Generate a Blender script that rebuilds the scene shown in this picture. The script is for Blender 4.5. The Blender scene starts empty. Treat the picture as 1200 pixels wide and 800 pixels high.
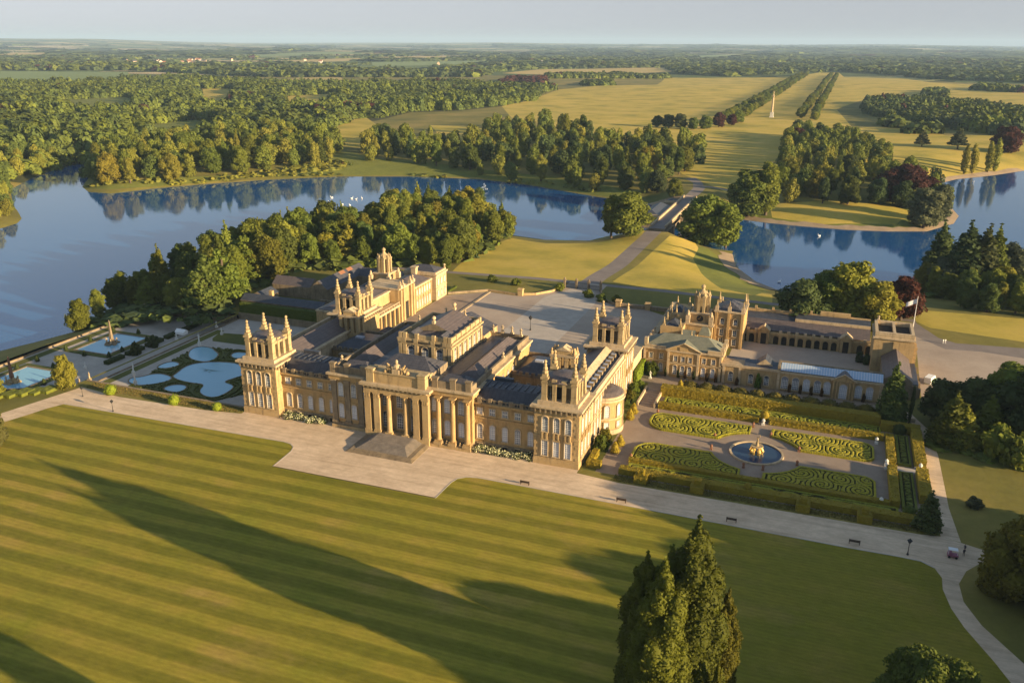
import bpy, bmesh, math, random
import numpy as np
from mathutils import Vector, Matrix, geometry
random.seed(7); RNG = np.random.default_rng(7)
R = math.radians
scene = bpy.context.scene
COL = scene.collection

# ---------------------------------------------------------------- camera
F_PX, YAW, PITCH, ROLL = 1010.75, R(-20.445), R(19.113), R(0.265)
CAM = np.array([99.673, -183.078, 98.706])
fwd = np.array([math.sin(YAW)*math.cos(PITCH), math.cos(YAW)*math.cos(PITCH), -math.sin(PITCH)])
rgt = np.array([math.cos(YAW), -math.sin(YAW), 0.0]); up0 = np.cross(rgt, fwd)
RT = math.cos(ROLL)*rgt + math.sin(ROLL)*up0; UPV = -math.sin(ROLL)*rgt + math.cos(ROLL)*up0
cd = bpy.data.cameras.new('camera'); cam = bpy.data.objects.new('camera', cd); COL.objects.link(cam)
cam.matrix_world = Matrix(((RT[0], UPV[0], -fwd[0], CAM[0]), (RT[1], UPV[1], -fwd[1], CAM[1]),
                           (RT[2], UPV[2], -fwd[2], CAM[2]), (0, 0, 0, 1)))
cd.sensor_width = 36.0; cd.lens = 36.0*F_PX/1200.0; cd.clip_start = 1.0; cd.clip_end = 90000.0
scene.camera = cam
# ---------------------------------------------------------------- sky, sun, exposure
SUN_AZ, SUN_EL = 99.5, 11.3
world = bpy.data.worlds.new('World'); scene.world = world; world.use_nodes = True
wn = world.node_tree; bg = wn.nodes['Background']
sky = wn.nodes.new('ShaderNodeTexSky'); sky.sky_type = 'NISHITA'; sky.sun_disc = False
sky.sun_elevation = R(SUN_EL); sky.sun_rotation = R(SUN_AZ)
sky.altitude = 100; sky.air_density = 1.0; sky.dust_density = 0.4; sky.ozone_density = 1.6
bw = wn.nodes.new('ShaderNodeRGBToBW'); wn.links.new(sky.outputs['Color'], bw.inputs[0])
def sky_soft(sock):          # thin haze evens out the bright horizon: v / (1 + k v)
    a = wn.nodes.new('ShaderNodeVectorMath'); a.operation = 'MULTIPLY_ADD'; a.inputs[1].default_value = (.13,)*3; a.inputs[2].default_value = (1, 1, 1); wn.links.new(sock, a.inputs[0])
    d = wn.nodes.new('ShaderNodeVectorMath'); d.operation = 'DIVIDE'; wn.links.new(sock, d.inputs[0]); wn.links.new(a.outputs[0], d.inputs[1]); return d.outputs[0]
grey = wn.nodes.new('ShaderNodeCombineColor')
for k, v in enumerate((.86, .92, 1.18)):
    mm = wn.nodes.new('ShaderNodeMath'); mm.operation = 'MULTIPLY'; mm.inputs[1].default_value = v; wn.links.new(bw.outputs[0], mm.inputs[0]); wn.links.new(mm.outputs[0], grey.inputs[k])
mx = wn.nodes.new('ShaderNodeMix'); mx.data_type = 'RGBA'; 
tc = wn.nodes.new('ShaderNodeTexCoord'); sz = wn.nodes.new('ShaderNodeSeparateXYZ'); wn.links.new(tc.outputs['Generated'], sz.inputs[0])
mr = wn.nodes.new('ShaderNodeMapRange'); mr.inputs[1].default_value = .03; mr.inputs[2].default_value = .22; mr.inputs[3].default_value = .78; mr.inputs[4].default_value = .3; wn.links.new(sz.outputs[2], mr.inputs[0]); wn.links.new(mr.outputs[0], mx.inputs[0]); wn.links.new(sky.outputs['Color'], mx.inputs[6]); wn.links.new(grey.outputs[0], mx.inputs[7])
mg = wn.nodes.new('ShaderNodeMapRange'); mg.inputs[1].default_value = .10; mg.inputs[2].default_value = .42; mg.inputs[3].default_value = 1.0; mg.inputs[4].default_value = 1.5; wn.links.new(sz.outputs[2], mg.inputs[0])
vm = wn.nodes.new('ShaderNodeVectorMath'); vm.operation = 'SCALE'; wn.links.new(sky_soft(mx.outputs[2]), vm.inputs[0]); wn.links.new(mg.outputs[0], vm.inputs['Scale'])
wn.links.new(vm.outputs[0], bg.inputs['Color']); bg.inputs['Strength'].default_value = 0.074
sd = bpy.data.lights.new('sun', 'SUN'); sd.energy = 5.0; sd.angle = R(0.5); sd.color = (1.0, 0.74, 0.42)
sun = bpy.data.objects.new('sun', sd); COL.objects.link(sun); sun.location = (300, -40, 120)
sv = Vector((math.sin(R(SUN_AZ))*math.cos(R(SUN_EL)), math.cos(R(SUN_AZ))*math.cos(R(SUN_EL)), math.sin(R(SUN_EL))))
sun.rotation_euler = sv.to_track_quat('Z', 'Y').to_euler()
vs = scene.view_settings; vs.view_transform = 'Standard'; vs.look = 'None'; vs.exposure = 1.46; vs.gamma = 1.0
vs.use_curve_mapping = False
scene.cycles.max_bounces = 5; scene.cycles.diffuse_bounces = 2; scene.cycles.glossy_bounces = 2
scene.cycles.transmission_bounces = 3; scene.cycles.transparent_max_bounces = 8; scene.cycles.volume_bounces = 0
scene.cycles.use_adaptive_sampling = True; scene.cycles.sample_clamp_indirect = 4.0

# ---------------------------------------------------------------- lake outline and the lie of the land
LAKE_Z = -11.0
def on_plane(px, py, z):
    d = (px-600)*RT - (py-400)*UPV + F_PX*fwd
    t = (z-CAM[2])/d[2]
    return CAM[0]+t*d[0], CAM[1]+t*d[1]
def L(*pts): return [on_plane(x, y, LAKE_Z) for x, y in pts]
LAKE_W = [(-330, -260), (-195, -60), (-186, -10)] + L((0, 411), (40, 401), (85, 389), (150, 352), (220, 325), (300, 300), (380, 275), (450, 262),
     (500, 250), (560, 250), (585, 262), (597, 275), (640, 281), (690, 282), (715, 276)) + \
     [(-14, 303), (22, 305)] + L((860, 294), (857, 300), (860, 312), (884, 330), (912, 341), (960, 345),
     (1040, 343), (1100, 336), (1150, 332), (1210, 331)) + [(330, 260), (460, 330), (480, 520), (420, 700)] + L((1230, 195), (1200, 200), (1160, 206),
     (1120, 210), (1104, 214), (1106, 228), (1112, 242), (1122, 253), (1116, 262), (1085, 271), (1040, 271), (990, 269), (940, 265), (900, 261), (868, 257)) + \
     [(22, 428), (-18, 430)] + L((700, 231), (660, 224), (620, 217), (560, 210), (480, 207), (400, 207), (330, 210), (250, 215), (180, 221),
     (130, 227), (104, 225), (96, 219), (104, 208), (112, 196), (98, 191), (70, 197), (40, 208), (12, 222), (16, 240), (26, 256), (20, 262), (0, 268)) + \
     [(-520, 150), (-640, -40), (-640, -260)]
LP = np.array(LAKE_W)
def in_poly(P, poly):
    P = np.atleast_2d(P); poly = np.asarray(poly, float)
    x, y = P[:, 0], P[:, 1]; ins = np.zeros(len(P), bool); n = len(poly)
    for i in range(n):
        x1, y1 = poly[i]; x2, y2 = poly[(i+1) % n]
        if y1 == y2: continue
        c = ((y1 > y) != (y2 > y)) & (x < (x2-x1)*(y-y1)/(y2-y1)+x1)
        ins ^= c
    return ins
def dist_poly(P, poly, closed=True):
    P = np.atleast_2d(P); poly = np.asarray(poly, float); best = np.full(len(P), 1e9)
    n = len(poly)
    for i in range(n if closed else n-1):
        a = poly[i]; b = poly[(i+1) % n]; ab = b-a; l2 = max(ab@ab, 1e-9)
        t = np.clip(((P-a)@ab)/l2, 0, 1); q = a+t[:, None]*ab
        best = np.minimum(best, np.hypot(*(P-q).T))
    return best
def sstep(t): t = np.clip(t, 0, 1); return t*t*(3-2*t)
def terrain(P):
    P = np.atleast_2d(np.asarray(P, float)); x, y = P[:, 0], P[:, 1]
    ins = in_poly(P, LP); d = dist_poly(P, LP)
    w = np.where(y > 420, 85.0, 58.0); w = np.where((x < -100) & (y < 90), 60.0, w)
    base = -3.5*sstep((y-168)/60)*(1-sstep((y-450)/300))*(1-sstep((np.abs(x)-500)/300))
    r = np.hypot(x, y)
    far = sstep((r-3200)/5000)
    base += far*(10*np.sin(x/1700+1.3)*np.cos(y/2100)+8*np.sin(x/730+y/900))
    hill = sstep((r-9000)/13000)
    ang = np.arctan2(x-CAM[0], y-CAM[1])
    base += hill*(36+30*np.sin(ang*5+2.9)+14*np.sin(ang*13+1)+9*np.sin(ang*31)+120*sstep((-ang-0.60)/0.22))
    base += 2.2*sstep((y-620)/300)*np.sin(x/130+.6)*np.sin(y/170)*(r < 3600)
    z = LAKE_Z + (base-LAKE_Z)*(1-(1-np.clip(d/w, 0, 1))**1.8)
    cause = 1-sstep((np.abs(x-5)-8)/26)
    cz = np.where((y > 175) & (y < 306), 1.0, 0)*cause*sstep((306-y)/3+1)
    cz2 = np.where((y > 426) & (y < 540), 1.0, 0)*cause
    z = z*(1-np.maximum(cz, cz2)) + base*np.maximum(cz, cz2)
    z = np.where(ins, LAKE_Z - np.minimum(2.5, d*.22)-.05, z)
    return z
def tz(x, y): return float(terrain([[x, y]])[0])
def at(px, py):
    """ground point seen at a place of the photograph"""
    z = 0.0
    for i in range(14):
        x, y = on_plane(px, py, z); z = .5*z+.5*max(LAKE_Z, tz(x, y))
    return (float(x), float(y), tz(x, y))
def height_at(x, y, z0, py):
    """height of something standing at x, y whose top is seen on row py"""
    lo, hi = 0.0, 120.0
    for i in range(30):
        m = (lo+hi)/2; v = np.array([x, y, z0+m])-CAM
        if 400-F_PX*(v@UPV)/(v@fwd) > py: lo = m
        else: hi = m
    return lo

# ---------------------------------------------------------------- helpers
def tag(o, label=None, cat=None, group=None, kind=None):
    if label: o['label'] = label
    if cat: o['category'] = cat
    if group: o['group'] = group
    if kind: o['kind'] = kind
    return o
def empty(name, loc, label, cat, group=None):
    o = bpy.data.objects.new(name, None); COL.objects.link(o); o.location = loc; o.empty_display_size = 1
    return tag(o, label, cat, group)
def wloc(o):
    v = Vector((0, 0, 0))
    while o is not None: v += o.location; o = o.parent
    return v
class MB:
    def __init__(s): s.v = []; s.f = []; s.m = []
    def quad(s, a, b, c, d, m=0):
        i = len(s.v); s.v += [a, b, c, d]; s.f.append((i, i+1, i+2, i+3)); s.m.append(m)
    def tri(s, a, b, c, m=0):
        i = len(s.v); s.v += [a, b, c]; s.f.append((i, i+1, i+2)); s.m.append(m)
    def box(s, x0, x1, y0, y1, z0, z1, m=0, mt=None, bottom=False):
        if x0 > x1: x0, x1 = x1, x0
        if y0 > y1: y0, y1 = y1, y0
        i = len(s.v)
        s.v += [(x0, y0, z0), (x1, y0, z0), (x1, y1, z0), (x0, y1, z0), (x0, y0, z1), (x1, y0, z1), (x1, y1, z1), (x0, y1, z1)]
        s.f += [(i, i+1, i+5, i+4), (i+1, i+2, i+6, i+5), (i+2, i+3, i+7, i+6), (i+3, i, i+4, i+7), (i+4, i+5, i+6, i+7), (i, i+3, i+2, i+1)]
        s.m += [m, m, m, m, m if mt is None else mt, m]
        return s
    def prism(s, poly, z0, z1, m=0, mt=None):
        n = len(poly); i = len(s.v)
        a = sum(poly[k][0]*poly[(k+1) % n][1]-poly[(k+1) % n][0]*poly[k][1] for k in range(n))
        if a < 0: poly = poly[::-1]
        s.v += [(p[0], p[1], z0) for p in poly]+[(p[0], p[1], z1) for p in poly]
        for k in range(n): s.f.append((i+k, i+(k+1) % n, i+n+(k+1) % n, i+n+k)); s.m.append(m)
        s.f.append(tuple(range(i+n, i+2*n))); s.m.append(m if mt is None else mt)
        s.f.append(tuple(reversed(range(i, i+n)))); s.m.append(m)
        return s
    def hip(s, x0, x1, y0, y1, z0, z1, inset=None, m=0, flat=None):
        """hipped roof; ridge on the longer axis; flat: half-width of a flat top"""
        w, d = x1-x0, y1-y0; f = flat or 0.0
        if w >= d:
            h = d/2; k = h-f if inset is None else inset; cy = (y0+y1)/2
            a, b, c, e = (x0+k, cy-f, z1), (x1-k, cy-f, z1), (x1-k, cy+f, z1), (x0+k, cy+f, z1)
        else:
            h = w/2; k = h-f if inset is None else inset; cx = (x0+x1)/2
            a, b, c, e = (cx-f, y0+k, z1), (cx+f, y0+k, z1), (cx+f, y1-k, z1), (cx-f, y1-k, z1)
        A, B, Cc, D = (x0, y0, z0), (x1, y0, z0), (x1, y1, z0), (x0, y1, z0)
        s.quad(A, B, b, a, m); s.quad(B, Cc, c, b, m); s.quad(Cc, D, e, c, m); s.quad(D, A, a, e, m)
        if f: s.quad(a, b, c, e, m)
        return s
    def gable(s, x0, x1, y0, y1, z0, z1, axis='x', m=0, me=None):
        me = m if me is None else me
        if axis == 'x':
            cy = (y0+y1)/2
            s.quad((x0, y0, z0), (x1, y0, z0), (x1, cy, z1), (x0, cy, z1), m); s.quad((x1, y1, z0), (x0, y1, z0), (x0, cy, z1), (x1, cy, z1), m)
            s.tri((x0, y1, z0), (x0, y0, z0), (x0, cy, z1), me); s.tri((x1, y0, z0), (x1, y1, z0), (x1, cy, z1), me)
        else:
            cx = (x0+x1)/2
            s.quad((x1, y0, z0), (x1, y1, z0), (cx, y1, z1), (cx, y0, z1), m); s.quad((x0, y1, z0), (x0, y0, z0), (cx, y0, z1), (cx, y1, z1), m)
            s.tri((x0, y0, z0), (x1, y0, z0), (cx, y0, z1), me); s.tri((x1, y1, z0), (x0, y1, z0), (cx, y1, z1), me)
        return s
    def lathe(s, cx, cy, prof, n=12, m=0, a0=0.0, a1=2*math.pi, sx=1, sy=1):
        full = abs(a1-a0-2*math.pi) < 1e-6; k = n if full else n+1; i = len(s.v)
        for r, z in prof:
            for j in range(k):
                t = a0+(a1-a0)*j/n; s.v.append((cx+r*sx*math.cos(t), cy+r*sy*math.sin(t), z))
        for q in range(len(prof)-1):
            for j in range(n):
                j2 = (j+1) % k if full else j+1
                s.f.append((i+q*k+j, i+q*k+j2, i+(q+1)*k+j2, i+(q+1)*k+j)); s.m.append(m)
        if full and prof[-1][0] > 1e-3:
            s.f.append(tuple(i+(len(prof)-1)*k+j for j in range(n))); s.m.append(m)
        return s
    def tube(s, pts, rads, n=7, m=0):
        i = len(s.v); pts = [Vector(p) for p in pts]
        for q, p in enumerate(pts):
            d = (pts[min(q+1, len(pts)-1)]-pts[max(q-1, 0)]).normalized()
            a = d.orthogonal().normalized(); b = d.cross(a)
            for j in range(n):
                t = 2*math.pi*j/n; s.v.append(tuple(p+rads[q]*(math.cos(t)*a+math.sin(t)*b)))
        for q in range(len(pts)-1):
            for j in range(n):
                s.f.append((i+q*n+j, i+q*n+(j+1) % n, i+(q+1)*n+(j+1) % n, i+(q+1)*n+j)); s.m.append(m)
        s.f.append(tuple(i+(len(pts)-1)*n+j for j in range(n))); s.m.append(m)
        return s
    def mesh(s, name, mats, off=(0, 0, 0), smooth=False):
        me = bpy.data.meshes.new(name); ox, oy, oz = off
        me.from_pydata([(x-ox, y-oy, z-oz) for x, y, z in s.v], [], s.f)
        for mt in (mats if isinstance(mats, (list, tuple)) else [mats]): me.materials.append(mt)
        me.polygons.foreach_set('material_index', s.m)
        if smooth: me.polygons.foreach_set('use_smooth', [True]*len(me.polygons))
        me.update(); return me
    def build(s, name, mats, parent=None, smooth=False, loc=None):
        """link as one object; verts are in world coordinates; loc = where the object's own origin sits"""
        if parent is None:
            if loc is None:
                a = np.array(s.v); loc = ((a[:, 0].min()+a[:, 0].max())/2, (a[:, 1].min()+a[:, 1].max())/2, a[:, 2].min())
            o = bpy.data.objects.new(name, s.mesh(name, mats, loc, smooth)); o.location = loc
        else:
            w = wloc(parent)
            if loc is None: loc = tuple(w)
            o = bpy.data.objects.new(name, s.mesh(name, mats, loc, smooth)); o.parent = parent
            o.location = Vector(loc)-w
        COL.objects.link(o); return o
def place(me, name, loc, rz=0, parent=None, sc=None, color=None):
    o = bpy.data.objects.new(name, me); COL.objects.link(o)
    if parent is not None: o.parent = parent; o.location = Vector(loc)-wloc(parent)
    else: o.location = loc
    o.rotation_euler = (0, 0, rz)
    if sc is not None: o.scale = sc if isinstance(sc, (tuple, list)) else (sc, sc, sc)
    if color is not None: o.color = color
    return o

# ---------------------------------------------------------------- materials
def nt(name):
    m = bpy.data.materials.new(name); m.use_nodes = True
    return m, m.node_tree, m.node_tree.nodes['Principled BSDF']
def noise(t, scale, detail=4, rough=.6, vec=None):
    n = t.nodes.new('ShaderNodeTexNoise'); n.inputs['Scale'].default_value = scale; n.inputs['Detail'].default_value = detail
    n.inputs['Roughness'].default_value = rough
    if vec is not None: t.links.new(vec, n.inputs['Vector'])
    return n.outputs['Fac']
def ramp(t, fac, stops):
    n = t.nodes.new('ShaderNodeValToRGB'); e = n.color_ramp.elements
    while len(e) < len(stops): e.new(.5)
    for k, (p, c) in enumerate(stops): e[k].position = p; e[k].color = tuple(c)+(1,)
    t.links.new(fac, n.inputs['Fac']); return n.outputs['Color']
def mix(t, fac, a, b, mode='MIX'):
    n = t.nodes.new('ShaderNodeMix'); n.data_type = 'RGBA'; n.blend_type = mode
    for val, key in ((fac, 0), (a, 6), (b, 7)):
        if isinstance(val, (int, float)): n.inputs[key].default_value = val
        elif isinstance(val, (tuple, list)): n.inputs[key].default_value = tuple(val)+(1,)
        else: t.links.new(val, n.inputs[key])
    return n.outputs[2]
def math_(t, op, a, b=None, c=None):
    n = t.nodes.new('ShaderNodeMath'); n.operation = op
    for k, v in enumerate((a, b, c)):
        if v is None: continue
        if isinstance(v, (int, float)): n.inputs[k].default_value = v
        else: t.links.new(v, n.inputs[k])
    return n.outputs[0]
def pos(t):
    g = t.nodes.new('ShaderNodeNewGeometry'); return g.outputs['Position']
def xyz(t, vec):
    n = t.nodes.new('ShaderNodeSeparateXYZ'); t.links.new(vec, n.inputs[0]); return n.outputs
def scalev(t, vec, s):
    n = t.nodes.new('ShaderNodeVectorMath'); n.operation = 'MULTIPLY'; t.links.new(vec, n.inputs[0]); n.inputs[1].default_value = s
    return n.outputs[0]
def bump(t, b, h, strength=.3, dist=.1):
    n = t.nodes.new('ShaderNodeBump'); n.inputs['Strength'].default_value = strength; n.inputs['Distance'].default_value = dist
    t.links.new(h, n.inputs['Height']); t.links.new(n.outputs[0], b.inputs['Normal'])
def surf(name, stops, scale=.5, rough=.9, detail=5, fine=None, bmp=0, bdist=.05, metal=0, stretch=None):
    """stops: colours over a noise; fine: (scale, amount) of small scale mottling"""
    m, t, b = nt(name); p = pos(t)
    if stretch: p = scalev(t, p, stretch)
    n = len(stops); c = ramp(t, noise(t, scale, detail, .62, p), [(.3+.4*k/(max(n-1, 1)), s) for k, s in enumerate(stops)])
    if fine:
        f = noise(t, fine[0], 3, .7, p); v = math_(t, 'MULTIPLY_ADD', f, 2*fine[1], 1-fine[1])
        cv = t.nodes.new('ShaderNodeCombineColor')
        for k in range(3): t.links.new(v, cv.inputs[k])
        c = mix(t, 1.0, c, cv.outputs[0], 'MULTIPLY')
        if bmp: bump(t, b, f, bmp, bdist)
    t.links.new(c, b.inputs['Base Color']); b.inputs['Roughness'].default_value = rough
    b.inputs['Metallic'].default_value = metal; b.inputs['Specular IOR Level'].default_value = .25
    return m
def stone(name, a, bb, dirt, course=.42):
    m, t, b = nt(name); p = pos(t); s = xyz(t, p)
    c = ramp(t, noise(t, .35, 6, .65, p), [(.3, a), (.7, bb)])
    blk = noise(t, 1.7, 2, .5, scalev(t, p, (1, 1, 2.2))); c = mix(t, math_(t, 'MULTIPLY', blk, .5), c, tuple(v*.72 for v in a))
    # streaks of dirt where rain runs, an uneven stain with its own shape
    st = noise(t, 1.0, 5, .7, scalev(t, p, (.9, .9, .16)))
    d = t.nodes.new('ShaderNodeMapRange'); d.inputs[1].default_value = .5; d.inputs[2].default_value = .72; t.links.new(st, d.inputs[0])
    c = mix(t, math_(t, 'MULTIPLY', d.outputs[0], .7), c, dirt)
    fr = math_(t, 'FRACT', math_(t, 'DIVIDE', s[2], course)); j = math_(t, 'LESS_THAN', fr, .1)
    c = mix(t, math_(t, 'MULTIPLY', j, .35), c, tuple(v*.5 for v in a))
    t.links.new(c, b.inputs['Base Color']); b.inputs['Roughness'].default_value = .9; b.inputs['Specular IOR Level'].default_value = .15
    bump(t, b, math_(t, 'ADD', noise(t, 3.5, 4, .7, p), math_(t, 'MULTIPLY', j, -1.0)), .35, .06)
    return m
def roof(name, a, bb, rough=.5, seam=.5, step=(1.1, 0)):
    m, t, b = nt(name); p = pos(t); s = xyz(t, p)
    c = ramp(t, noise(t, .6, 5, .7, p), [(.3, a), (.7, bb)]); sc = noise(t, 2.6, 3, .7, p)
    c = mix(t, math_(t, 'MULTIPLY', sc, .5), c, tuple(v*.45 for v in a))
    j1 = math_(t, 'LESS_THAN', math_(t, 'FRACT', math_(t, 'MULTIPLY', math_(t, 'ADD', s[0], math_(t, 'MULTIPLY', s[1], .0)), 1/step[0])), .13)
    j2 = math_(t, 'LESS_THAN', math_(t, 'FRACT', math_(t, 'MULTIPLY', s[2], 2.6)), .2)
    j = math_(t, 'MAXIMUM', j1, j2); c = mix(t, math_(t, 'MULTIPLY', j, seam), c, tuple(v*.5 for v in a))
    t.links.new(c, b.inputs['Base Color']); b.inputs['Roughness'].default_value = rough; b.inputs['Specular IOR Level'].default_value = .4
    bump(t, b, math_(t, 'ADD', sc, math_(t, 'MULTIPLY', j, .8)), .6, .08); return m
M = {}
M['stone'] = stone('golden limestone', (.40, .28, .135), (.54, .39, .20), (.11, .085, .06))
M['stone_o'] = stone('ochre limestone', (.42, .27, .115), (.52, .37, .18), (.13, .095, .055))
M['stone_d'] = stone('weathered limestone', (.20, .155, .10), (.36, .28, .18), (.06, .05, .045))
M['stone_l'] = stone('pale limestone', (.46, .35, .21), (.60, .48, .32), (.14, .115, .085), 3.0)
M['lead'] = roof('lead roof', (.04, .046, .06), (.085, .095, .12), .4)
M['slate'] = roof('slate roof', (.05, .052, .066), (.115, .11, .12), .5)
M['slate_sunlit'] = roof('sun tinted slate roof', (.09, .075, .075), (.17, .135, .125), .5, .4)  # same slate with the warm sunlight put into its colour
M['slate_g'] = surf('mossy slate roof', [(.12, .13, .10), (.20, .20, .15)], .5, .7, fine=(3, .3), bmp=.4)
M['tile'] = surf('red brown tiles', [(.20, .09, .05), (.28, .14, .08)], 1.5, .8, fine=(4, .3))
M['white'] = surf('white paint', [(.70, .70, .68), (.80, .80, .78)], 1, .5)
M['stone_s'] = stone('carved limestone', (.36, .27, .14), (.52, .40, .23), (.08, .065, .05), 3.0)
def glassm(name, col, rough):
    m, t, b = nt(name); b.inputs['Base Color'].default_value = col+(1,); b.inputs['Roughness'].default_value = rough
    b.inputs['Specular IOR Level'].default_value = .8; return m
M['glass'] = glassm('dark window glass', (.05, .06, .08), .12)
M['blind'] = glassm('window with pale blind behind', (.42, .44, .50), .25)
M['blind_d'] = glassm('window with half drawn blind', (.20, .215, .25), .2)
M['dark'] = surf('painted opening shade', [(.02, .018, .016), (.04, .035, .03)], 1, .95)  # near-black colour painted in for the shade of openings and recesses
M['iron'] = surf('black iron', [(.02, .02, .022), (.04, .04, .04)], 3, .5)
M['bronze'] = surf('dark bronze', [(.05, .04, .03), (.10, .08, .05)], 3, .4, metal=.6)
M['gold'] = surf('gilded', [(.75, .50, .14), (.85, .62, .2)], 3, .35, metal=.8)
M['marble'] = surf('marble', [(.55, .52, .46), (.68, .66, .6)], 3, .6)
M['wood'] = surf('dark bench wood', [(.045, .03, .02), (.08, .055, .04)], 3, .7)
M['gravel'] = surf('pale gravel', [(.54, .41, .275), (.67, .52, .36)], .09, .95, fine=(.9, .2), stretch=(.6, 1.3, 1))
_m = M['gravel']; _t = _m.node_tree; _b = _t.nodes['Principled BSDF']; _src = _b.inputs['Base Color'].links[0].from_socket
_st = ramp(_t, noise(_t, 1.0, 5, .75, scalev(_t, pos(_t), (.035, .8, 1))), [(.35, (.84, .82, .80)), (.5, (1, 1, 1)), (.68, (1.08, 1.07, 1.06))])
_pt = ramp(_t, noise(_t, .16, 4, .8, pos(_t)), [(.36, (.86, .85, .84)), (.62, (1.05, 1.05, 1.05))])
_t.links.new(mix(_t, 1.0, mix(_t, 1.0, _src, _st, 'MULTIPLY'), _pt, 'MULTIPLY'), _b.inputs['Base Color'])
M['step'] = surf('worn grey step stone', [(.15, .13, .11), (.26, .225, .19)], .6, .9, fine=(3, .3))
M['gravel2'] = surf('grey gravel court', [(.30, .24, .19), (.42, .345, .27)], .045, .95, fine=(.8, .14))
M['gravel3'] = surf('garden gravel', [(.23, .175, .13), (.30, .235, .18)], .2, .95, fine=(1.2, .14))
M['paving'] = surf('pale paving', [(.35, .31, .265), (.45, .40, .34)], .3, .9, fine=(1.5, .15))
M['asphalt'] = surf('grey road', [(.17, .145, .13), (.235, .20, .18)], .12, .9, fine=(1.5, .12))
M['shore'] = surf('shore mud', [(.26, .19, .12), (.38, .29, .19)], .15, .9, fine=(1, .2))
M['flag'] = surf('flag cloth', [(.5, .5, .55), (.7, .7, .7)], 2, .9)
def grass(name, stops, s1=.02, fine=.3, s2=.5, rough=.95):
    return surf(name, stops, s1, rough, 6, fine=(s2, fine), bmp=.5, bdist=.2)
M['park'] = grass('park grass', [(.085, .095, .018), (.17, .15, .03), (.28, .21, .055)], .013, .25, .35)
M['meadow'] = grass('dry meadow', [(.21, .20, .026), (.41, .315, .05), (.50, .36, .08)], .02, .16, .35)
M['bank'] = grass('rough green bank', [(.10, .12, .02), (.18, .19, .03)], .05, .35, .5)
M['turf'] = grass('mown turf', [(.065, .08, .016), (.12, .12, .022)], .08, .2, .8)
M['verge'] = grass('dry grass verge', [(.14, .12, .025), (.27, .20, .06)], .25, .25, 1)
# ---------------------------------------------------------------- more ground materials
def lawn_mat():
    m, t, b = nt('striped lawn'); p = pos(t); s = xyz(t, p)
    w = math_(t, 'MULTIPLY_ADD', noise(t, .05, 2, .5, p), 1.6, -.8)
    ph = math_(t, 'MULTIPLY', math_(t, 'ADD', math_(t, 'SUBTRACT', s[1], -89.2), w), 2*math.pi/6.22)
    st = t.nodes.new('ShaderNodeMapRange'); st.inputs[1].default_value = -.35; st.inputs[2].default_value = .35
    t.links.new(math_(t, 'COSINE', ph), st.inputs[0])
    edge = t.nodes.new('ShaderNodeMapRange'); edge.inputs[1].default_value = -14.8; edge.inputs[2].default_value = -15.6
    t.links.new(s[1], edge.inputs[0])
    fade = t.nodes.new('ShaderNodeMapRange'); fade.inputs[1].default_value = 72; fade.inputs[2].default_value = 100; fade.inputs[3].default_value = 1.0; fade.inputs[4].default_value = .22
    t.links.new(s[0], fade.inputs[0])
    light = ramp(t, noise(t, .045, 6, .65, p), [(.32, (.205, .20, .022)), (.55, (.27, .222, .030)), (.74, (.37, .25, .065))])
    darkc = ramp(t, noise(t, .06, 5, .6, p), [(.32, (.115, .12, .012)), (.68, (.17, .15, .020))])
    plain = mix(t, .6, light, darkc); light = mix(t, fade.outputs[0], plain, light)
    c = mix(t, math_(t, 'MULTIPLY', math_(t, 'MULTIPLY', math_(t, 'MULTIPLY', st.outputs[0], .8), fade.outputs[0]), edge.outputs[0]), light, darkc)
    worn = t.nodes.new('ShaderNodeMapRange'); worn.inputs[1].default_value = .56; worn.inputs[2].default_value = .76
    t.links.new(noise(t, .028, 6, .72, scalev(t, p, (1, 1.6, 1))), worn.inputs[0])
    c = mix(t, math_(t, 'MULTIPLY', worn.outputs[0], .5), c, (.33, .22, .085))
    thin = math_(t, 'MULTIPLY_ADD', math_(t, 'SINE', math_(t, 'MULTIPLY', s[1], 2*math.pi/1.04)), .05, 1.0)
    f = noise(t, .55, 5, .8, scalev(t, p, (.6, 1.2, 1))); v = math_(t, 'MULTIPLY', math_(t, 'MULTIPLY_ADD', f, .95, .53), thin); f2 = noise(t, 5.0, 2, .6, p)
    v = math_(t, 'MULTIPLY', v, math_(t, 'MULTIPLY_ADD', f2, .5, .75))
    cv = t.nodes.new('ShaderNodeCombineColor')
    for k in range(3): t.links.new(v, cv.inputs[k])
    c = mix(t, 1.0, c, cv.outputs[0], 'MULTIPLY')
    t.links.new(c, b.inputs['Base Color']); b.inputs['Roughness'].default_value = .95; b.inputs['Specular IOR Level'].default_value = .1
    bump(t, b, f2, .5, .08); return m
M['lawn'] = lawn_mat()
def water_mat(name, col, rough, wave, wscale):
    m, t, b = nt(name); p = pos(t)
    b.inputs['Base Color'].default_value = col+(1,); b.inputs['Roughness'].default_value = rough
    b.inputs['IOR'].default_value = 1.33 if 'lake' not in name else 1.6; b.inputs['Specular IOR Level'].default_value = .5
    big = noise(t, .012, 3, .6, scalev(t, p, (1, 2.4, 1)))
    r = t.nodes.new('ShaderNodeMapRange'); r.inputs[1].default_value = .3; r.inputs[2].default_value = .7
    r.inputs[3].default_value = rough*.4; r.inputs[4].default_value = rough*1.5; t.links.new(big, r.inputs[0]); t.links.new(r.outputs[0], b.inputs['Roughness'])
    h = math_(t, 'ADD', noise(t, wscale, 3, .6, scalev(t, p, (1, 1.5, 1))), noise(t, wscale*.23, 2, .5, p))
    bump(t, b, h, wave, .5); return m
M['lake'] = water_mat('lake water', (.012, .08, .23), .06, .035, .3)
M['pool'] = water_mat('ornamental pool water', (.22, .44, .56), .12, .05, 1.2)
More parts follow.
